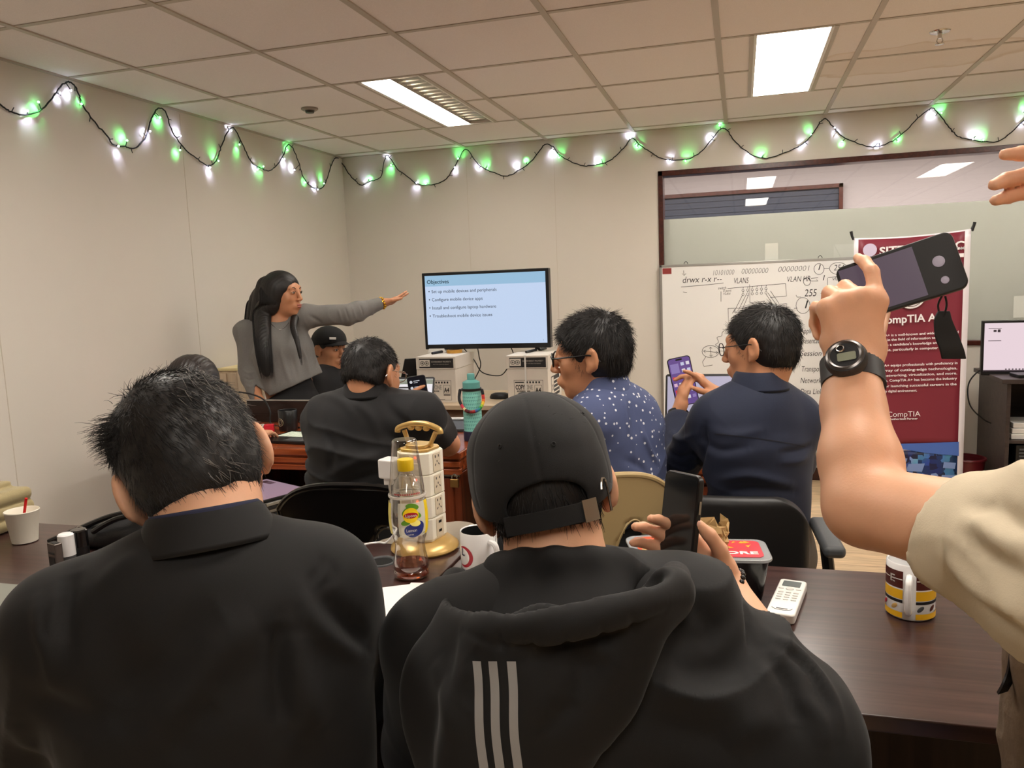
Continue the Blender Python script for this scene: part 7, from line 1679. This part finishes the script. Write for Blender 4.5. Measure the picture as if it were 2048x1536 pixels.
def wristwatch(w, D, N, label, r=.031, mstrap=None, face=True, big=1.):
    D = unit(D); N = unit(N-D*(N@D)); T = np.cross(D, N); t = empty('wristwatch', w, 0, label, 'watch'); ms = mstrap or M_black; b = MB(); vs = []; n = 36; prof = [(-.0105, 0), (-.0105, .0035), (.0105, .0035), (.0105, 0)]
    for i in range(n):
        a = 2*math.pi*i/n
        for d_, e_ in prof: vs.append(w+D*d_*big+(N*math.cos(a)*.90+T*math.sin(a))*(r+e_))
    b.add(vs, [(i*4+j, i*4+(j+1) % 4, ((i+1) % n)*4+(j+1) % 4, ((i+1) % n)*4+j) for i in range(n) for j in range(4)]); b.build('strap', ms, t, smooth=True)
    return t, D, N, T
wristwatch(J['wrL']-unit(J['wrL']-J['elL'])*.006, J['wrL']-J['elL'], BACK, 'dark wristband on the left wrist of the navy-shirted man', .0325)
# ---------------------------------------------------------------- left seated man in the foreground
Y7 = -4.62
rh = ray(385, 880); F = unit(V(rh[0]+.10, rh[1], 0)); Rt = V(F[1], -F[0], 0)
c = AY(390, 938, Y7); R = basis(F+V(0, 0, -.42)-Rt*.05, (0, 0, 1), .30); s = 1.06
nk = AY(418, 1075, -4.69); J = dict(F=F, neck=nk, chest=nk+V(0, 0, -.19)-F*.005, waist=nk+V(0, 0, -.38)-F*.02, pelvis=V(nk[0], nk[1], .52)-F*.03, shL=nk-Rt*.172+V(0, 0, -.104)+F*.02, shR=nk+Rt*.128+V(0, 0, -.094)+F*.02, elR=AY(712, 1362, -4.47), wrR=AZ(600, 1225, .80), wrL=AZ(140, 1300, .80))
J['elL'] = J['shL']-Rt*.095+V(0, 0, -.20)+F*.10
sit_legs(J, F, thigh=.38)
t = person('man', 'man in a plain black jacket seated at the left, with short greying hair', V(J['pelvis'][0], J['pelvis'][1], 0))
HH = dict(N=V(0, 0, -1), curls=[(.2, .3, .2)]*4, thumb=[(.7, .6, .2), (.9, .3, .2), (1, .1, .2)])
def ex7(f): f.cap(J['neck']-V(0, 0, .03), c+R@(V(0, -.045, -.045)), .060, .058, k=.03)
skin_body(J, c, R, .0045, t, M_skin3, dict(L=dict(D=F, T=Rt, **HH), R=dict(D=F, T=-Rt, **HH)), s, extra=ex7)
M_jacket = mat('jacket_black', (16, 16, 17), .78, noise=.05, nscale=200, bump=.12, bscale=1400, sheen=.08)
lo, hi = bounds([J[k_] for k_ in J if k_ != 'F' and k_[:3] not in ('kne', 'ank', 'hip')], .22); f = SDF(lo, hi, .0055)
torso_prims(f, J, .012, k=.06, sh=.056, bulk=1.0); f.cap(J['chest'], J['waist'], .160, .170, k=.06, flat=F, fs=.66)
arm_prims(f, J['shL'], J['elL'], J['wrL'], .012, upto=.9, r=(.062, .060, .056, .036)); arm_prims(f, J['shR'], J['elR'], J['wrR'], .012, upto=.9, r=(.062, .056, .052, .036))
f.ell(J['neck']+V(0, 0, .050)+F*.01, V(.066, .066, .055), k=.012, op='sub'); f.plane(V(0, 0, J['pelvis'][2]-.03), (0, 0, -1), .006)
# broad folds fanning from the shoulders down the back
def d7(v):
    r = folds(v, (.80, .45, -.35), 21, 41); return .0095*r*np.clip((1.00-v[:, 2])/.16, .03, 1)+.004*noise3(v, 11, 5)
C7 = [([(600, 1175), (622, 1235), (675, 1285), (745, 1325)], .010, .012), ([(640, 1185), (690, 1240), (735, 1290)], -.012, .014), ([(75, 1200), (78, 1260), (95, 1310), (102, 1370)], .007, .008), ([(118, 1180), (108, 1240), (112, 1310)], .007, .008), ([(150, 1140), (135, 1210), (128, 1290)], -.008, .012),
 ([(450, 1225), (390, 1265), (340, 1335), (270, 1390), (205, 1470)], -.013, .030), ([(520, 1240), (440, 1290), (370, 1370), (310, 1470)], .010, .028), ([(560, 1240), (556, 1340), (566, 1460)], -.016, .016), ([(590, 1260), (600, 1360), (640, 1460)], .010, .020), ([(300, 1110), (250, 1130), (190, 1180)], .005, .014),
 ([(470, 1090), (420, 1110), (330, 1115)], -.004, .014), ([(70, 1390), (140, 1430), (210, 1440)], -.010, .020), ([(30, 1440), (60, 1480), (110, 1500)], .008, .016), ([(430, 1400), (380, 1460), (350, 1530)], -.009, .022), ([(210, 1250), (240, 1330), (230, 1420)], -.006, .03), ([(655, 1120), (668, 1150), (640, 1180)], -.004, .006), ([(640, 1110), (640, 1140), (615, 1165)], -.004, .006)]
jk = creased(f, 'jacket', M_jacket, t, C7, disp=d7)
RC = basis(F+V(0, 0, -.25)-Rt*.08, (0, 0, 1), .04)
collar('jacket_collar', J['neck']+V(0, 0, -.010), RC, .062, M_jacket, t, h=.043, flare=.024, drop=.004, open_=.35, ry=.96)
collar('shirt_collar', J['neck']+V(0, 0, .000), RC, .058, mat('navy_rib', (38, 42, 66), .85), t, h=.036, flare=.004, drop=-.03, open_=.35, ry=.96)
lower_body(J, F, t, M_jean)
M_hg = mat('hair_greying', (28, 26, 26), .48, noise=.3, nscale=160, spec=.7)
hc = short_hair('hair', c, R, s, M_hg, t, h=.0035, thick=.011, strandsN=24000, L=.017, r=.00045, lift=.14, nape=-.062, seed=71, wob=.002, crown=(-.03, -.03, .10))
g = np.random.default_rng(5); n = 900                       # wind-blown tuft at the crown, upper left
P_ = lambda a: c+a@R.T*s
roots = P_(np.stack([np.clip(g.normal(-.058, .010, n), -.075, -.03), np.clip(g.normal(-.035, .018, n), -.07, 0), np.clip(g.normal(.062, .012, n), .035, .085)], 1)); rr = (roots-c)@R
q = np.stack([g.normal(-.9, .14, n), g.normal(-.35, .16, n), g.normal(.30, .16, n)], 1); q /= np.linalg.norm(q, axis=1, keepdims=True); o = strands('hair_tuft', roots, q@R.T, .026, M_hg, hc, .0005, 4, .2, .10, 9); o['kind'] = 'stuff'
n = 500; roots = P_(np.stack([g.normal(-.005, .018, n), g.normal(-.01, .02, n), g.normal(.108, .003, n)], 1)); q = np.stack([g.normal(-.2, .5, n), g.normal(0, .5, n), g.normal(.5, .2, n)], 1); q /= np.linalg.norm(q, axis=1, keepdims=True); o = strands('hair_tuft', roots, q@R.T, .018, M_hg, hc, .00055, 4, .4, .05, 10); o['kind'] = 'stuff'
M_silv = mat('hair_silver', (128, 124, 120), .4); n = 170; a = g.uniform(.1, 1.3, n); b_ = g.uniform(-.9, .9, n)
qq = np.stack([np.cos(b_)*np.sin(a)*.086*1.0, -.014-np.cos(a)*.106, .031+np.sin(b_)*.092], 1); roots = P_(qq*np.array([1, 1, 1])); d_ = np.stack([g.normal(.4, .3, n), g.normal(-.2, .2, n), g.normal(-.8, .3, n)], 1); d_ /= np.linalg.norm(d_, axis=1, keepdims=True)
o = strands('grey_hair', roots, d_@R.T, .016, M_silv, hc, .0005, 3, .3, .0, 12); o['kind'] = 'stuff'; o['label'] = 'scattered silver hairs'

# ---------------------------------------------------------------- centre man in the black cap and hooded jacket
Y8 = -4.45
F = hv(1, .02); Rt = V(F[1], -F[0], 0)
c = AY(1088, 985, Y8); R = basis(F+V(0, 0, -.22), (0, 0, 1), .17); s = 1.06
nk = AY(1115, 1140, -4.52); J = dict(F=F, neck=nk, chest=nk+V(0, 0, -.19)-F*.01, waist=nk+V(0, 0, -.36)-F*.03, pelvis=V(nk[0], nk[1], .52)-F*.04, shL=nk-Rt*.165+V(0, 0, -.105)+F*.02, shR=nk+Rt*.172+V(0, 0, -.080)+F*.03, elL=nk-Rt*.20+V(0, 0, -.30)+F*.10, wrL=AZ(960, 1270, .79), elR=AY(1585, 1395, -4.42), wrR=AY(1455, 1172, -4.27))
sit_legs(J, F, thigh=.38)
t = person('man', 'man in a black cap and hooded jacket with three grey stripes, front centre', V(J['pelvis'][0], J['pelvis'][1], 0))
ph = AY(1360, 1046, -4.305)
HH = dict(N=V(0, 0, -1), curls=[(.2, .3, .2)]*4, thumb=[(.7, .6, .2), (.9, .3, .2), (1, .1, .2)])
Dh = unit(CU*.56+LEFT*.82+CF*.05)
def ex8(f): f.cap(J['neck']-V(0, 0, .04), c+R@(V(0, -.045, -.045)), .062, .060, k=.03)
tips = skin_body(J, c, R, .0040, t, M_skin3, dict(L=dict(D=F, T=Rt, **HH), R=dict(D=Dh, N=unit(LEFT*.50+BACK*.84), T=CR*.47+CU*.69+BACK*.28, curls=[(.12, .40, .35), (.15, .42, .35), (.18, .44, .35), (.22, .46, .35)], thumb=[(.68, .60, .42), (.85, .42, .36), (.95, .18, .12)], spread=(.02, 0, -.02, -.05), s=1.03)), s, extra=ex8)
nails(tips['R'], unit(LEFT*.3-BACK*.9), t, 1.0, (4,))
lo, hi = bounds([J[k_] for k_ in J if k_ != 'F' and k_[:3] not in ('kne', 'ank', 'hip')], .22); f = SDF(lo, hi, .0055)
torso_prims(f, J, .012, k=.06, sh=.056, bulk=.98); f.cap(J['chest'], J['waist'], .150, .155, k=.06, flat=F, fs=.66)
arm_prims(f, J['shL'], J['elL'], J['wrL'], .012, upto=.9, r=(.060, .058, .054, .036))
f.cap(J['shR'], J['elR'], .070, .066, k=.04); f.ell(AY(1606, 1440, -4.48), (.062, .06, .062), k=.05); f.cap(J['chest']+Rt*.09, AY(1560, 1470, -4.48), .10, .085, k=.06); f.ell(AY(1480, 1560, -4.52), (.10, .07, .10), k=.06); f.cap(AY(1480, 1300, -4.42), J['elR'], .045, .066, k=.03); f.cap(J['shR']+V(0, 0, .01), AY(1425, 1228, -4.40), .055, .036, k=.045)
f.ell(J['neck']+V(0, 0, .050)+F*.01, V(.064, .064, .055), k=.012, op='sub'); f.plane(V(0, 0, J['pelvis'][2]-.03), (0, 0, -1), .006)
def d8(v): return .007*folds(v, (.6, .3, .75), 17, 52)*np.clip((v@CR-np.dot(J['chest'], CR)+.05)/.15, .2, 1)+.004*noise3(v, 12, 6)
C8 = [([(1486, 1180), (1492, 1240), (1500, 1300)], -.006, .006), ([(1530, 1300), (1575, 1370), (1592, 1450)], -.010, .012), ([(1535, 1265), (1605, 1310), (1662, 1390), (1684, 1470)], .007, .010), ([(1560, 1290), (1620, 1345), (1655, 1420)], -.006, .008), ([(1296, 1366), (1400, 1396), (1500, 1412)], .009, .026), ([(1290, 1330), (1400, 1350), (1500, 1345)], -.007, .020),
 ([(1300, 1430), (1400, 1470), (1500, 1500)], -.009, .026), ([(1500, 1230), (1440, 1290), (1350, 1330)], .006, .018), ([(1600, 1390), (1640, 1440), (1650, 1500)], .007, .012), ([(1380, 1200), (1420, 1250), (1400, 1300)], -.006, .014), ([(1560, 1440), (1500, 1460), (1450, 1500)], .008, .018), ([(1330, 1180), (1345, 1230), (1290, 1290)], -.008, .010)]
jk = creased(f, 'jacket', M_jacket, t, C8, disp=d8)
# hood lying on the back: a deep rim round the neck, the sheet hanging to a point
f = SDF(np.minimum(AY(780, 1600, -4.85), AY(1420, 1050, -4.85))-.12, np.maximum(AY(1480, 1040, -4.40), AY(780, 1600, -4.5))+.12, .0045)
def hp(px, py, y): return AY(px, py, y)
rim = [hp(912, 1158, -4.47), hp(903, 1190, -4.525), hp(915, 1220, -4.59), hp(950, 1244, -4.645), hp(1010, 1256, -4.69), hp(1100, 1250, -4.715), hp(1200, 1228, -4.70), hp(1290, 1200, -4.655), hp(1345, 1172, -4.585), hp(1350, 1150, -4.50)]
rim = smoothpath(rim, 5)
for i in range(len(rim)-1): f.cap(rim[i], rim[i+1], .017, k=.012)
for (y_, xa, xb, dp, r_) in ((1300, 870, 1270, -4.655, .032), (1345, 850, 1250, -4.675, .036), (1400, 845, 1235, -4.685, .038), (1460, 862, 1185, -4.695, .038), (1520, 880, 1130, -4.70, .038), (1590, 905, 1085, -4.705, .036)):
    mid = (xa+xb)/2; f.cap(hp(xa+40, y_, dp+.045), hp(mid, y_, dp-.006), r_, r_, k=.035, flat=F, fs=.50); f.cap(hp(mid, y_, dp-.006), hp(xb-40, y_-14, dp+.015), r_, r_*.9, k=.035, flat=F, fs=.50)
f.cap(hp(1240, 1275, -4.655), hp(1335, 1205, -4.60), .026, .024, k=.03, flat=F, fs=.62)
for i in range(12, len(rim)-10): f.cap(rim[i]+CF*.026+V(0, 0, .016), rim[i+1]+CF*.026+V(0, 0, .016), .017, k=.014, op='sub')
CH = [([(925, 1262), (1000, 1292), (1110, 1292), (1230, 1268), (1330, 1226)], -.004, .005), ([(940, 1300), (960, 1350), (930, 1420)], -.006, .016), ([(1130, 1300), (1170, 1340), (1150, 1400)], -.007, .016), ([(1060, 1320), (1080, 1390), (1075, 1460)], .005, .018), ([(1180, 1290), (1230, 1320), (1200, 1390)], .006, .014), ([(870, 1320), (890, 1390), (905, 1480)], .006, .018), ([(1090, 1470), (1120, 1430), (1160, 1410)], -.005, .012), ([(1000, 1270), (1003, 1290), (1001, 1305)], -.003, .004), ([(1060, 1272), (1063, 1292), (1060, 1306)], -.003, .004), ([(1130, 1266), (1134, 1288), (1130, 1302)], -.003, .004), ([(1200, 1250), (1206, 1272), (1204, 1290)], -.003, .004), ([(1260, 1230), (1268, 1250), (1266, 1264)], -.003, .004)]
hood = creased(f, 'hood', M_jacket, t, CH, disp=lambda v: .0025*folds(v, (.55, .3, .7), 24, 23)+.001*noise3(v, 22, 3))
# upper hood lining and neck opening
f = SDF(J['neck']-.2, J['neck']+V(.2, .2, .12), .0045)
for pts, rr_ in (([hp(955, 1180, -4.52), hp(1000, 1140, -4.53)], (.012, .016)), ([hp(1000, 1140, -4.53), hp(1050, 1122, -4.565), hp(1110, 1118, -4.58), hp(1180, 1122, -4.565), hp(1235, 1135, -4.53)], (.014, .014, .014, .014, .014)), ([hp(1235, 1135, -4.53), hp(1290, 1160, -4.50), hp(1335, 1185, -4.50)], (.016, .018, .018))):
    f.chain(pts, rr_, k=.02)
for x_ in (1010, 1055, 1100, 1145, 1190, 1230): q_ = 1-((x_-1110)/170.)**2; f.cap(hp(x_, 1165-12*q_, -4.535-.022*q_), hp(x_, 1252+14*q_-.10*(x_-960), -4.585-.045*q_), .022, .020, k=.035)
sdfobj(f, 'hood_lining', mat('lining_black', (12, 12, 13), .85), t, it=2, disp=lambda v: .003*folds(v, (.5, .4, .6), 30, 8))
bvh8 = bvh_of(hood)
M_stripe = mat('stripe_grey', (150, 148, 146), .6)
for k_, (xt, xb) in enumerate((((946, 963), (958, 976)), ((978, 995), (990, 1008)), ((1014, 1032), (1026, 1044)))):
    pts = []
    for q in np.linspace(0, 1, 26):
        y_ = 1322+q*214; l = xt[0]+(xb[0]-xt[0])*q**1.3+2*math.sin(q*7); r_ = xt[1]+(xb[1]-xt[1])*q**1.3+2*math.sin(q*7)
        if q > 0: pass
        pts.append(((l, y_), (r_, y_)))
    # stay on the hood where it still carries the stripe
    o = drop_strip(bvh8, pts, 0, 0, M_stripe, 'grey_stripe', hood, .0014)
lower_body(J, F, t, M_jean)
short_hair('hair', c, R, s, M_hair, t, h=.0035, thick=.004, strandsN=9000, L=.020, r=.0006, lift=.22, nape=-.098, seed=81, wob=.001)
# his cap, worn forwards, adjustable strap at the back
M_capc = mat('cap_canvas', (25, 25, 26), .85, bump=.2, bscale=1200, sheen=.08)
tc_, f, P = cap_hat(c, R, s, 'faded black baseball cap with rear strap on the man in the hooded jacket', M_capc, h=.0028, e=.0015, zlow=-.012, back_open=True)
f.ell(P(0, -.125, -.010), V(.056, .05, .029)*s, R, k=.002, op='sub')
def dcap(v):
    q = ((v-P(0, 0, 0))@R)/s; a = np.arctan2(q[:, 0], -q[:, 1]-.012); w = np.minimum(np.abs((a % (math.pi/3))-math.pi/6), 1)
    d = np.abs(((a+math.pi/6) % (math.pi/3))-math.pi/6); seam = np.exp(-(d/.030)**2); return -.0010*seam*(q[:, 2] > 0)+.0012*noise3(v, 18, 4)+.0009*noise3(v, 60, 2, 2)
crown = sdfobj(f, 'crown', M_capc, tc_, it=2, disp=dcap)
# straps bridging the opening
b = MB(); pts = [P(.092*math.sin(a), -.012-.1085*math.cos(a), -.026) for a in np.linspace(-.62, .62, 20)]; vs = []
for i, p in enumerate(pts):
    for z in (-.012, .012):
        for e_ in (0, .003): a = -.62+1.24*i/19; vs.append(p+R@V(math.sin(a)*e_, -math.cos(a)*e_, z))
b.add(vs, [(4*i+x, 4*i+y, 4*i+4+y, 4*i+4+x) for i in range(19) for x, y in ((0, 1), (1, 3), (3, 2), (2, 0))]+[(0, 1, 3, 2), (76, 78, 79, 77)]); b.build('rear_strap', M_capc, tc_, smooth=True)
b = MB(); vs = []
for i, a in enumerate(np.linspace(.44, .66, 6)):
    p = P(.092*math.sin(a), -.012-.1090*math.cos(a), -.026)
    for z in (-.014, .014): vs.append(p+R@V(math.sin(a)*.0048, -math.cos(a)*.0048, z))
b.add(vs, [(2*i, 2*i+2, 2*i+3, 2*i+1) for i in range(5)]); o = b.build('strap_buckle', mat('worn_metal', (136, 124, 108), .4, metal=.6), tc_); q = o.modifiers.new('t', 'SOLIDIFY'); q.thickness = .0012
b = MB(); a = .92; pz = lambda a, z: P((.0955)*math.sin(a), -.012-.1135*math.cos(a), z+.014); b.tube(smoothpath([pz(.80, -.020), pz(.85, -.008), pz(.92, -.010), pz(.935, -.028), pz(.92, -.048)], 5), .0016, 6); b.build('metal_hook', M_chrome, tc_, smooth=True)
MB().sphere(P(0, -.014, .1315), (.0095, .0095, .005), 12, 8).build('top_button', M_capc, tc_, smooth=True)
b = MB(); bc = bvh_of(crown)
for px, py in ((1107, 888), (1165, 828), (1000, 893)):
    h_, n_, i_, d_ = bc.ray_cast(Vector(CAM), Vector(unit(ray(px, py))))
    if h_ is not None: nn = np.array(n_); nn = nn if nn@CF < 0 else -nn; rr2 = basis(nn); b.tube([np.array(h_)+nn*.0004+(rr2[:, 0]*math.cos(q)+rr2[:, 2]*math.sin(q))*.0026 for q in np.linspace(0, 2*math.pi, 10, endpoint=False)], .0011, 5, closed=True)
b.build('eyelet', mat('eyelet_black', (18, 18, 18), .7), tc_)
brim_mesh(P, M_capc, tc_, length=.075, z0=.030, up=-.01)
# his phone and bead bracelet
nrm = unit(LEFT*.84+BACK*.52+V(0, 0, .08)); ax_ = unit(CU*.96+CR*.27+CF*.1); ax_ = unit(ax_-nrm*(ax_@nrm)); Rp = np.stack([np.cross(ax_, nrm), ax_, nrm], 1)
tp, Q = phone(ph, Rp, 'black smartphone with its screen off, held up by the man in the centre', M_ph, mat('screen_off', (26, 28, 30), .15), .074, .155, .011)
Q().box(.0375, .0385, .020, .040, -.002, .002).build('side_button', M_steel, tp)
w_ = J['wrR']; D_ = unit(Dh); R2 = basis(D_, (0, 0, 1)); b = MB()
for q in np.linspace(0, 2*math.pi, 22, endpoint=False): b.sphere(w_-D_*.006+(R2[:, 0]*math.cos(q)*1.05+R2[:, 2]*math.sin(q)*.95)*.0325, .0046, 8, 6)
o = b.build('bracelet', M_blackg, smooth=True); tag(o, 'black bead bracelet on the wrist of the man in the hooded jacket', 'bracelet')

# ---------------------------------------------------------------- person at the right holding up a camera phone
Y9 = -4.45
F = hv(1, -.15); Rt = V(F[1], -F[0], 0)
c = AY(2420, 800, -4.88); R = basis(F, (0, 0, 1)); s = 1.02
sl = AY(2215, 1125, -4.76); nk = sl+Rt*.185+V(0, 0, .085); c = nk+V(0, 0, .19)+F*.03; J = dict(F=F, neck=nk, chest=nk+V(0, 0, -.19), waist=nk+V(0, 0, -.38), pelvis=V(nk[0], nk[1], .52), shL=sl, shR=nk+Rt*.18+V(0, 0, -.07), elL=AY(1732, 1012, -4.57), wrL=AY(1704, 742, Y9), elR=AY(2640, 700, -4.75), wrR=AY(2285, 372, -4.45))
sit_legs(J, F, thigh=.36)
t = person('person', 'person in a cream t-shirt at the right edge, raising a camera phone', V(J['pelvis'][0], J['pelvis'][1], 0))
def ex9(f):
    f.cap(J['shL'], J['elL'], .048, .038, k=.02); f.cap(J['elL'], AY(1714, 915, -4.53), .0385, .037, k=.015); f.cap(AY(1714, 915, -4.53), AY(1703, 812, -4.48), .037, .031, k=.015); f.cap(AY(1703, 812, -4.48), J['wrL'], .031, .027, k=.02)
tips = skin_body(J, c, R, .0040, t, M_skin3, dict(L=dict(D=CU*1.0+CR*.0, N=CF, T=CR, curls=[(.42, .52, .25), (1.15, 1.30, .6), (1.20, 1.40, .7), (1.38, 1.50, .8)], thumb=[(.4, .5, .8), (.6, .45, .7), (.6, .5, .5)], s=1.04, spread=(.02, -.02, -.02, -.02)),
    R=dict(D=LEFT+CU*.06, N=BACK*.7-CU*.7, T=CU*.7+BACK*.7, curls=[(-.02, .15, .12), (.15, .25, .2), (.22, .2, .1), (.5, .3, .2)], thumb=[(.6, .6, .4), (.8, .3, .5), (.9, 0, .5)], s=1.0, spread=(.0, -.03, .0, 0))), s, extra=ex9)
lo, hi = bounds([J[k_] for k_ in ('neck', 'shL', 'shR', 'chest', 'waist', 'pelvis')]+[AY(1830, 1080, -4.62), J['elR']], .2); f = SDF(lo, hi, .0055); torso_prims(f, J, .020, k=.05, bulk=1.0)
d = unit(J['elL']-J['shL']); cut0 = AY(1905, 1075, -4.66)
f.cap(J['shL'], cut0+d*.06, .078, .055, k=.05); f.cap(J['shL']-V(0, 0, .02), J['chest']+V(0, 0, .02), .072, .11, k=.06); f.cap(J['shR'], J['shR']+(J['elR']-J['shR'])*.5, .078, .072, k=.05)
X, Y, Z = [f.ax[i].reshape([-1 if j == i else 1 for j in range(3)]) for i in range(3)]
dn = unit(d+CU*.10); al = (X-cut0[0])*dn[0]+(Y-cut0[1])*dn[1]+(Z-cut0[2])*dn[2]; f.D = np.maximum(f.D, al.astype(np.float32)); f.cap(cut0+d*.05, cut0-d*.016, .050, .050, k=.006, op='sub')
dr = unit(J['elR']-J['shR']); c1_ = J['shR']+dr*.14; al = (X-c1_[0])*dr[0]+(Y-c1_[1])*dr[1]+(Z-c1_[2])*dr[2]; ra = (X-c1_[0])**2+(Y-c1_[1])**2+(Z-c1_[2])**2-al**2; f.D = np.where(ra < .02, np.maximum(f.D, al), f.D).astype(np.float32)
f.cap(J['neck']+V(0, 0, -.02), J['neck']+V(0, 0, .012), .078, .070, k=.03); f.ell(J['neck']+V(0, 0, .060), V(.064, .064, .050), k=.008, op='sub'); f.plane(V(0, 0, J['pelvis'][2]-.03), (0, 0, -1), .006)
C9 = [([(1890, 1110), (1960, 1180), (2050, 1235)], .008, .010), ([(1930, 1080), (1990, 1130), (2060, 1165)], -.009, .012), ([(1940, 1030), (2000, 1080), (2070, 1110)], .007, .010), ([(1990, 1010), (2030, 1040), (2070, 1050)], -.007, .009), ([(1900, 1150), (1960, 1220), (2040, 1262)], -.007, .010), ([(1892, 1010), (1880, 1080), (1906, 1160)], -.0022, .004), ([(1930, 1000), (1960, 1018), (1990, 1005)], -.005, .010)]
creased(f, 't_shirt', M_shirtcream, t, C9, it=2, disp=lambda v: .0065*folds(v, (.45, .2, .85), 22, 61)+.003*noise3(v, 14, 2))
short_hair('hair', c, R, s, M_hair, t, h=.005, thick=.008, strandsN=1200, L=.02, nape=-.07); lower_body(J, F, t, M_jean)
# camera phone with wrist strap
nrm = unit(BACK*.88-CR*.46+CU*.05); ax_ = unit(CR*.97+CU*.235); ax_ = unit(ax_-nrm*(ax_@nrm)); Rp = np.stack([np.cross(ax_, nrm), ax_, nrm], 1)
ph = AY(1800, 556, -4.375)
tp, Q = phone(ph, Rp, 'black phone with wrist strap held sideways by the person at the right edge', mat('phone_case', (30, 30, 31), .5), M_blk_, .076, .142, .012)
Q().box(-.033, .033, -.067, .024, .0066, .0069).build('viewfinder', mat('viewfinder_lilac', (16, 14, 16), .25, emis=.30, ecol=(150, 128, 146)), tp)
b = Q(); b.box(.006, .030, -.052, -.036, .0070, .0072); b.box(.004, .032, -.056, -.030, .00695, .00705); b.build('viewfinder_figure', mat('figure_dark', (52, 46, 52), .6), tp)
b = Q(); b.sphere((-.004, .047, .0068), (.0072, .0072, .0006), 16, 4); b.sphere((.021, .047, .0068), (.0048, .0048, .0006), 14, 4); b.build('shutter_button', mat('shutter_white', (10, 10, 10), .4, emis=.45, ecol=(206, 184, 190)), tp)
b = MB(); q0 = AY(1884, 592, -4.375); b.tube(smoothpath([q0, AY(1876, 612, -4.375), AY(1884, 636, -4.38), AY(1893, 612, -4.375), q0+CR*.004], 6), .0014, 6); b.build('strap_loop', M_black, tp)
vs = []; pts = smoothpath([AY(1888, 622, -4.375), AY(1887, 640, -4.38), AY(1895, 672, -4.385), AY(1905, 700, -4.39), AY(1909, 718, -4.39)], 6); 
for i, p in enumerate(pts): w_ = .0075+.0085*min(1, i/12); vs += [p-CR*w_+BACK*.002, p+CR*w_*.9+BACK*.002, p+CR*w_*.9-BACK*.002, p-CR*w_-BACK*.002]
n = len(pts); MB().add(vs, [(4*i+j, 4*i+(j+1) % 4, 4*i+4+(j+1) % 4, 4*i+4+j) for i in range(n-1) for j in range(4)]+[(0, 1, 2, 3), (4*n-4, 4*n-1, 4*n-2, 4*n-3)]).build('wrist_strap', mat('strap_black', (22, 22, 22), .8), tp, bevel=.002)
# sports watch
wD = unit(J['wrL']-J['elL']); wc = J['wrL']-wD*.006
tw, D_, N_, T_ = wristwatch(wc, wD, BACK, 'black rubber sports watch on the raised wrist of the person at the right', .0345, mat('resin_black', (44, 43, 44), .5), big=1.6)
fd = unit(BACK*.86+LEFT*.5); fd = unit(fd-D_*(fd@D_)); tt = np.cross(D_, fd); RW = np.stack([tt, D_, fd], 1); pc = wc+fd*.036
def WQ():
    q = MB(); M_ = Matrix.Identity(4)
    for i in range(3):
        for j in range(3): M_[i][j] = RW[i, j]*(1.06 if j < 2 else 1.25)
        M_[i][3] = pc[i]
    q.T = M_; return q
WQ().lathe([(0, -.004), (.0225, -.004), (.0235, .002), (.0215, .007), (.017, .008)], 28).build('watch_case', MATS['resin_black'], tw, smooth=True)
WQ().lathe([(.0155, .0078), (.018, .0088), (.0205, .0078)], 28).build('bezel_ring', mat('bezel_metal', (96, 92, 90), .3, metal=.9), tw, smooth=True)
WQ().disc(.0158, .0079, 28).build('dial', M_blkcloth, tw); WQ().rrect(.020, .011, .002, .0081, .0086, 'z', c=(.002, -.003)).build('digital_display', mat('lcd_olive', (132, 136, 118), .3), tw)
b = WQ(); b.tube([(-.004+.0042*math.cos(q), .009+.0042*math.sin(q), .0086) for q in np.linspace(0, 2*math.pi, 14, endpoint=False)], .0009, 5, closed=True); b.build('small_ring', M_steel, tw)
# canvas bag at the lower right corner
M_canv = mat('taupe_canvas', (112, 94, 76), .9, noise=.15, nscale=40, bump=.5, bscale=120)
bc_ = AY(2150, 1430, -4.46); t = empty('canvas_bag', bc_, 0, 'taupe canvas bag with a black strap at the lower right corner, at the table edge', 'bag')
f = SDF(bc_-V(.14, .13, .34), bc_+V(.16, .14, .22), .005); f.box(bc_+V(.0, 0, -.06), (.072, .05, .16), rad=.03, k=.01); f.ell(bc_+V(0, 0, .10), (.055, .035, .05), k=.05)
f.ell(bc_+V(.02, -.04, .05), (.035, .03, .07), k=.01, op='sub')
sdfobj(f, 'bag_body', M_canv, t, it=1, disp=lambda v: .006*folds(v, (1, .6, .1), 46, 4)+.002*noise3(v, 60, 3))
b = MB(); pts = smoothpath([AY(2032, 1300, -4.47), AY(2026, 1340, -4.47), AY(2016, 1368, -4.475), AY(2006, 1386, -4.475)], 5); vs = []
for p in pts: vs += [p-CR*.006-CU*.002, p+CR*.006+CU*.002, p+CR*.006+CF*.003, p-CR*.006+CF*.003]
n = len(pts); b.add(vs, [(4*i+j, 4*i+(j+1) % 4, 4*i+4+(j+1) % 4, 4*i+4+j) for i in range(n-1) for j in range(4)]+[(0, 1, 2, 3), (4*n-4, 4*n-1, 4*n-2, 4*n-3)]); b.build('strap', M_black, t)
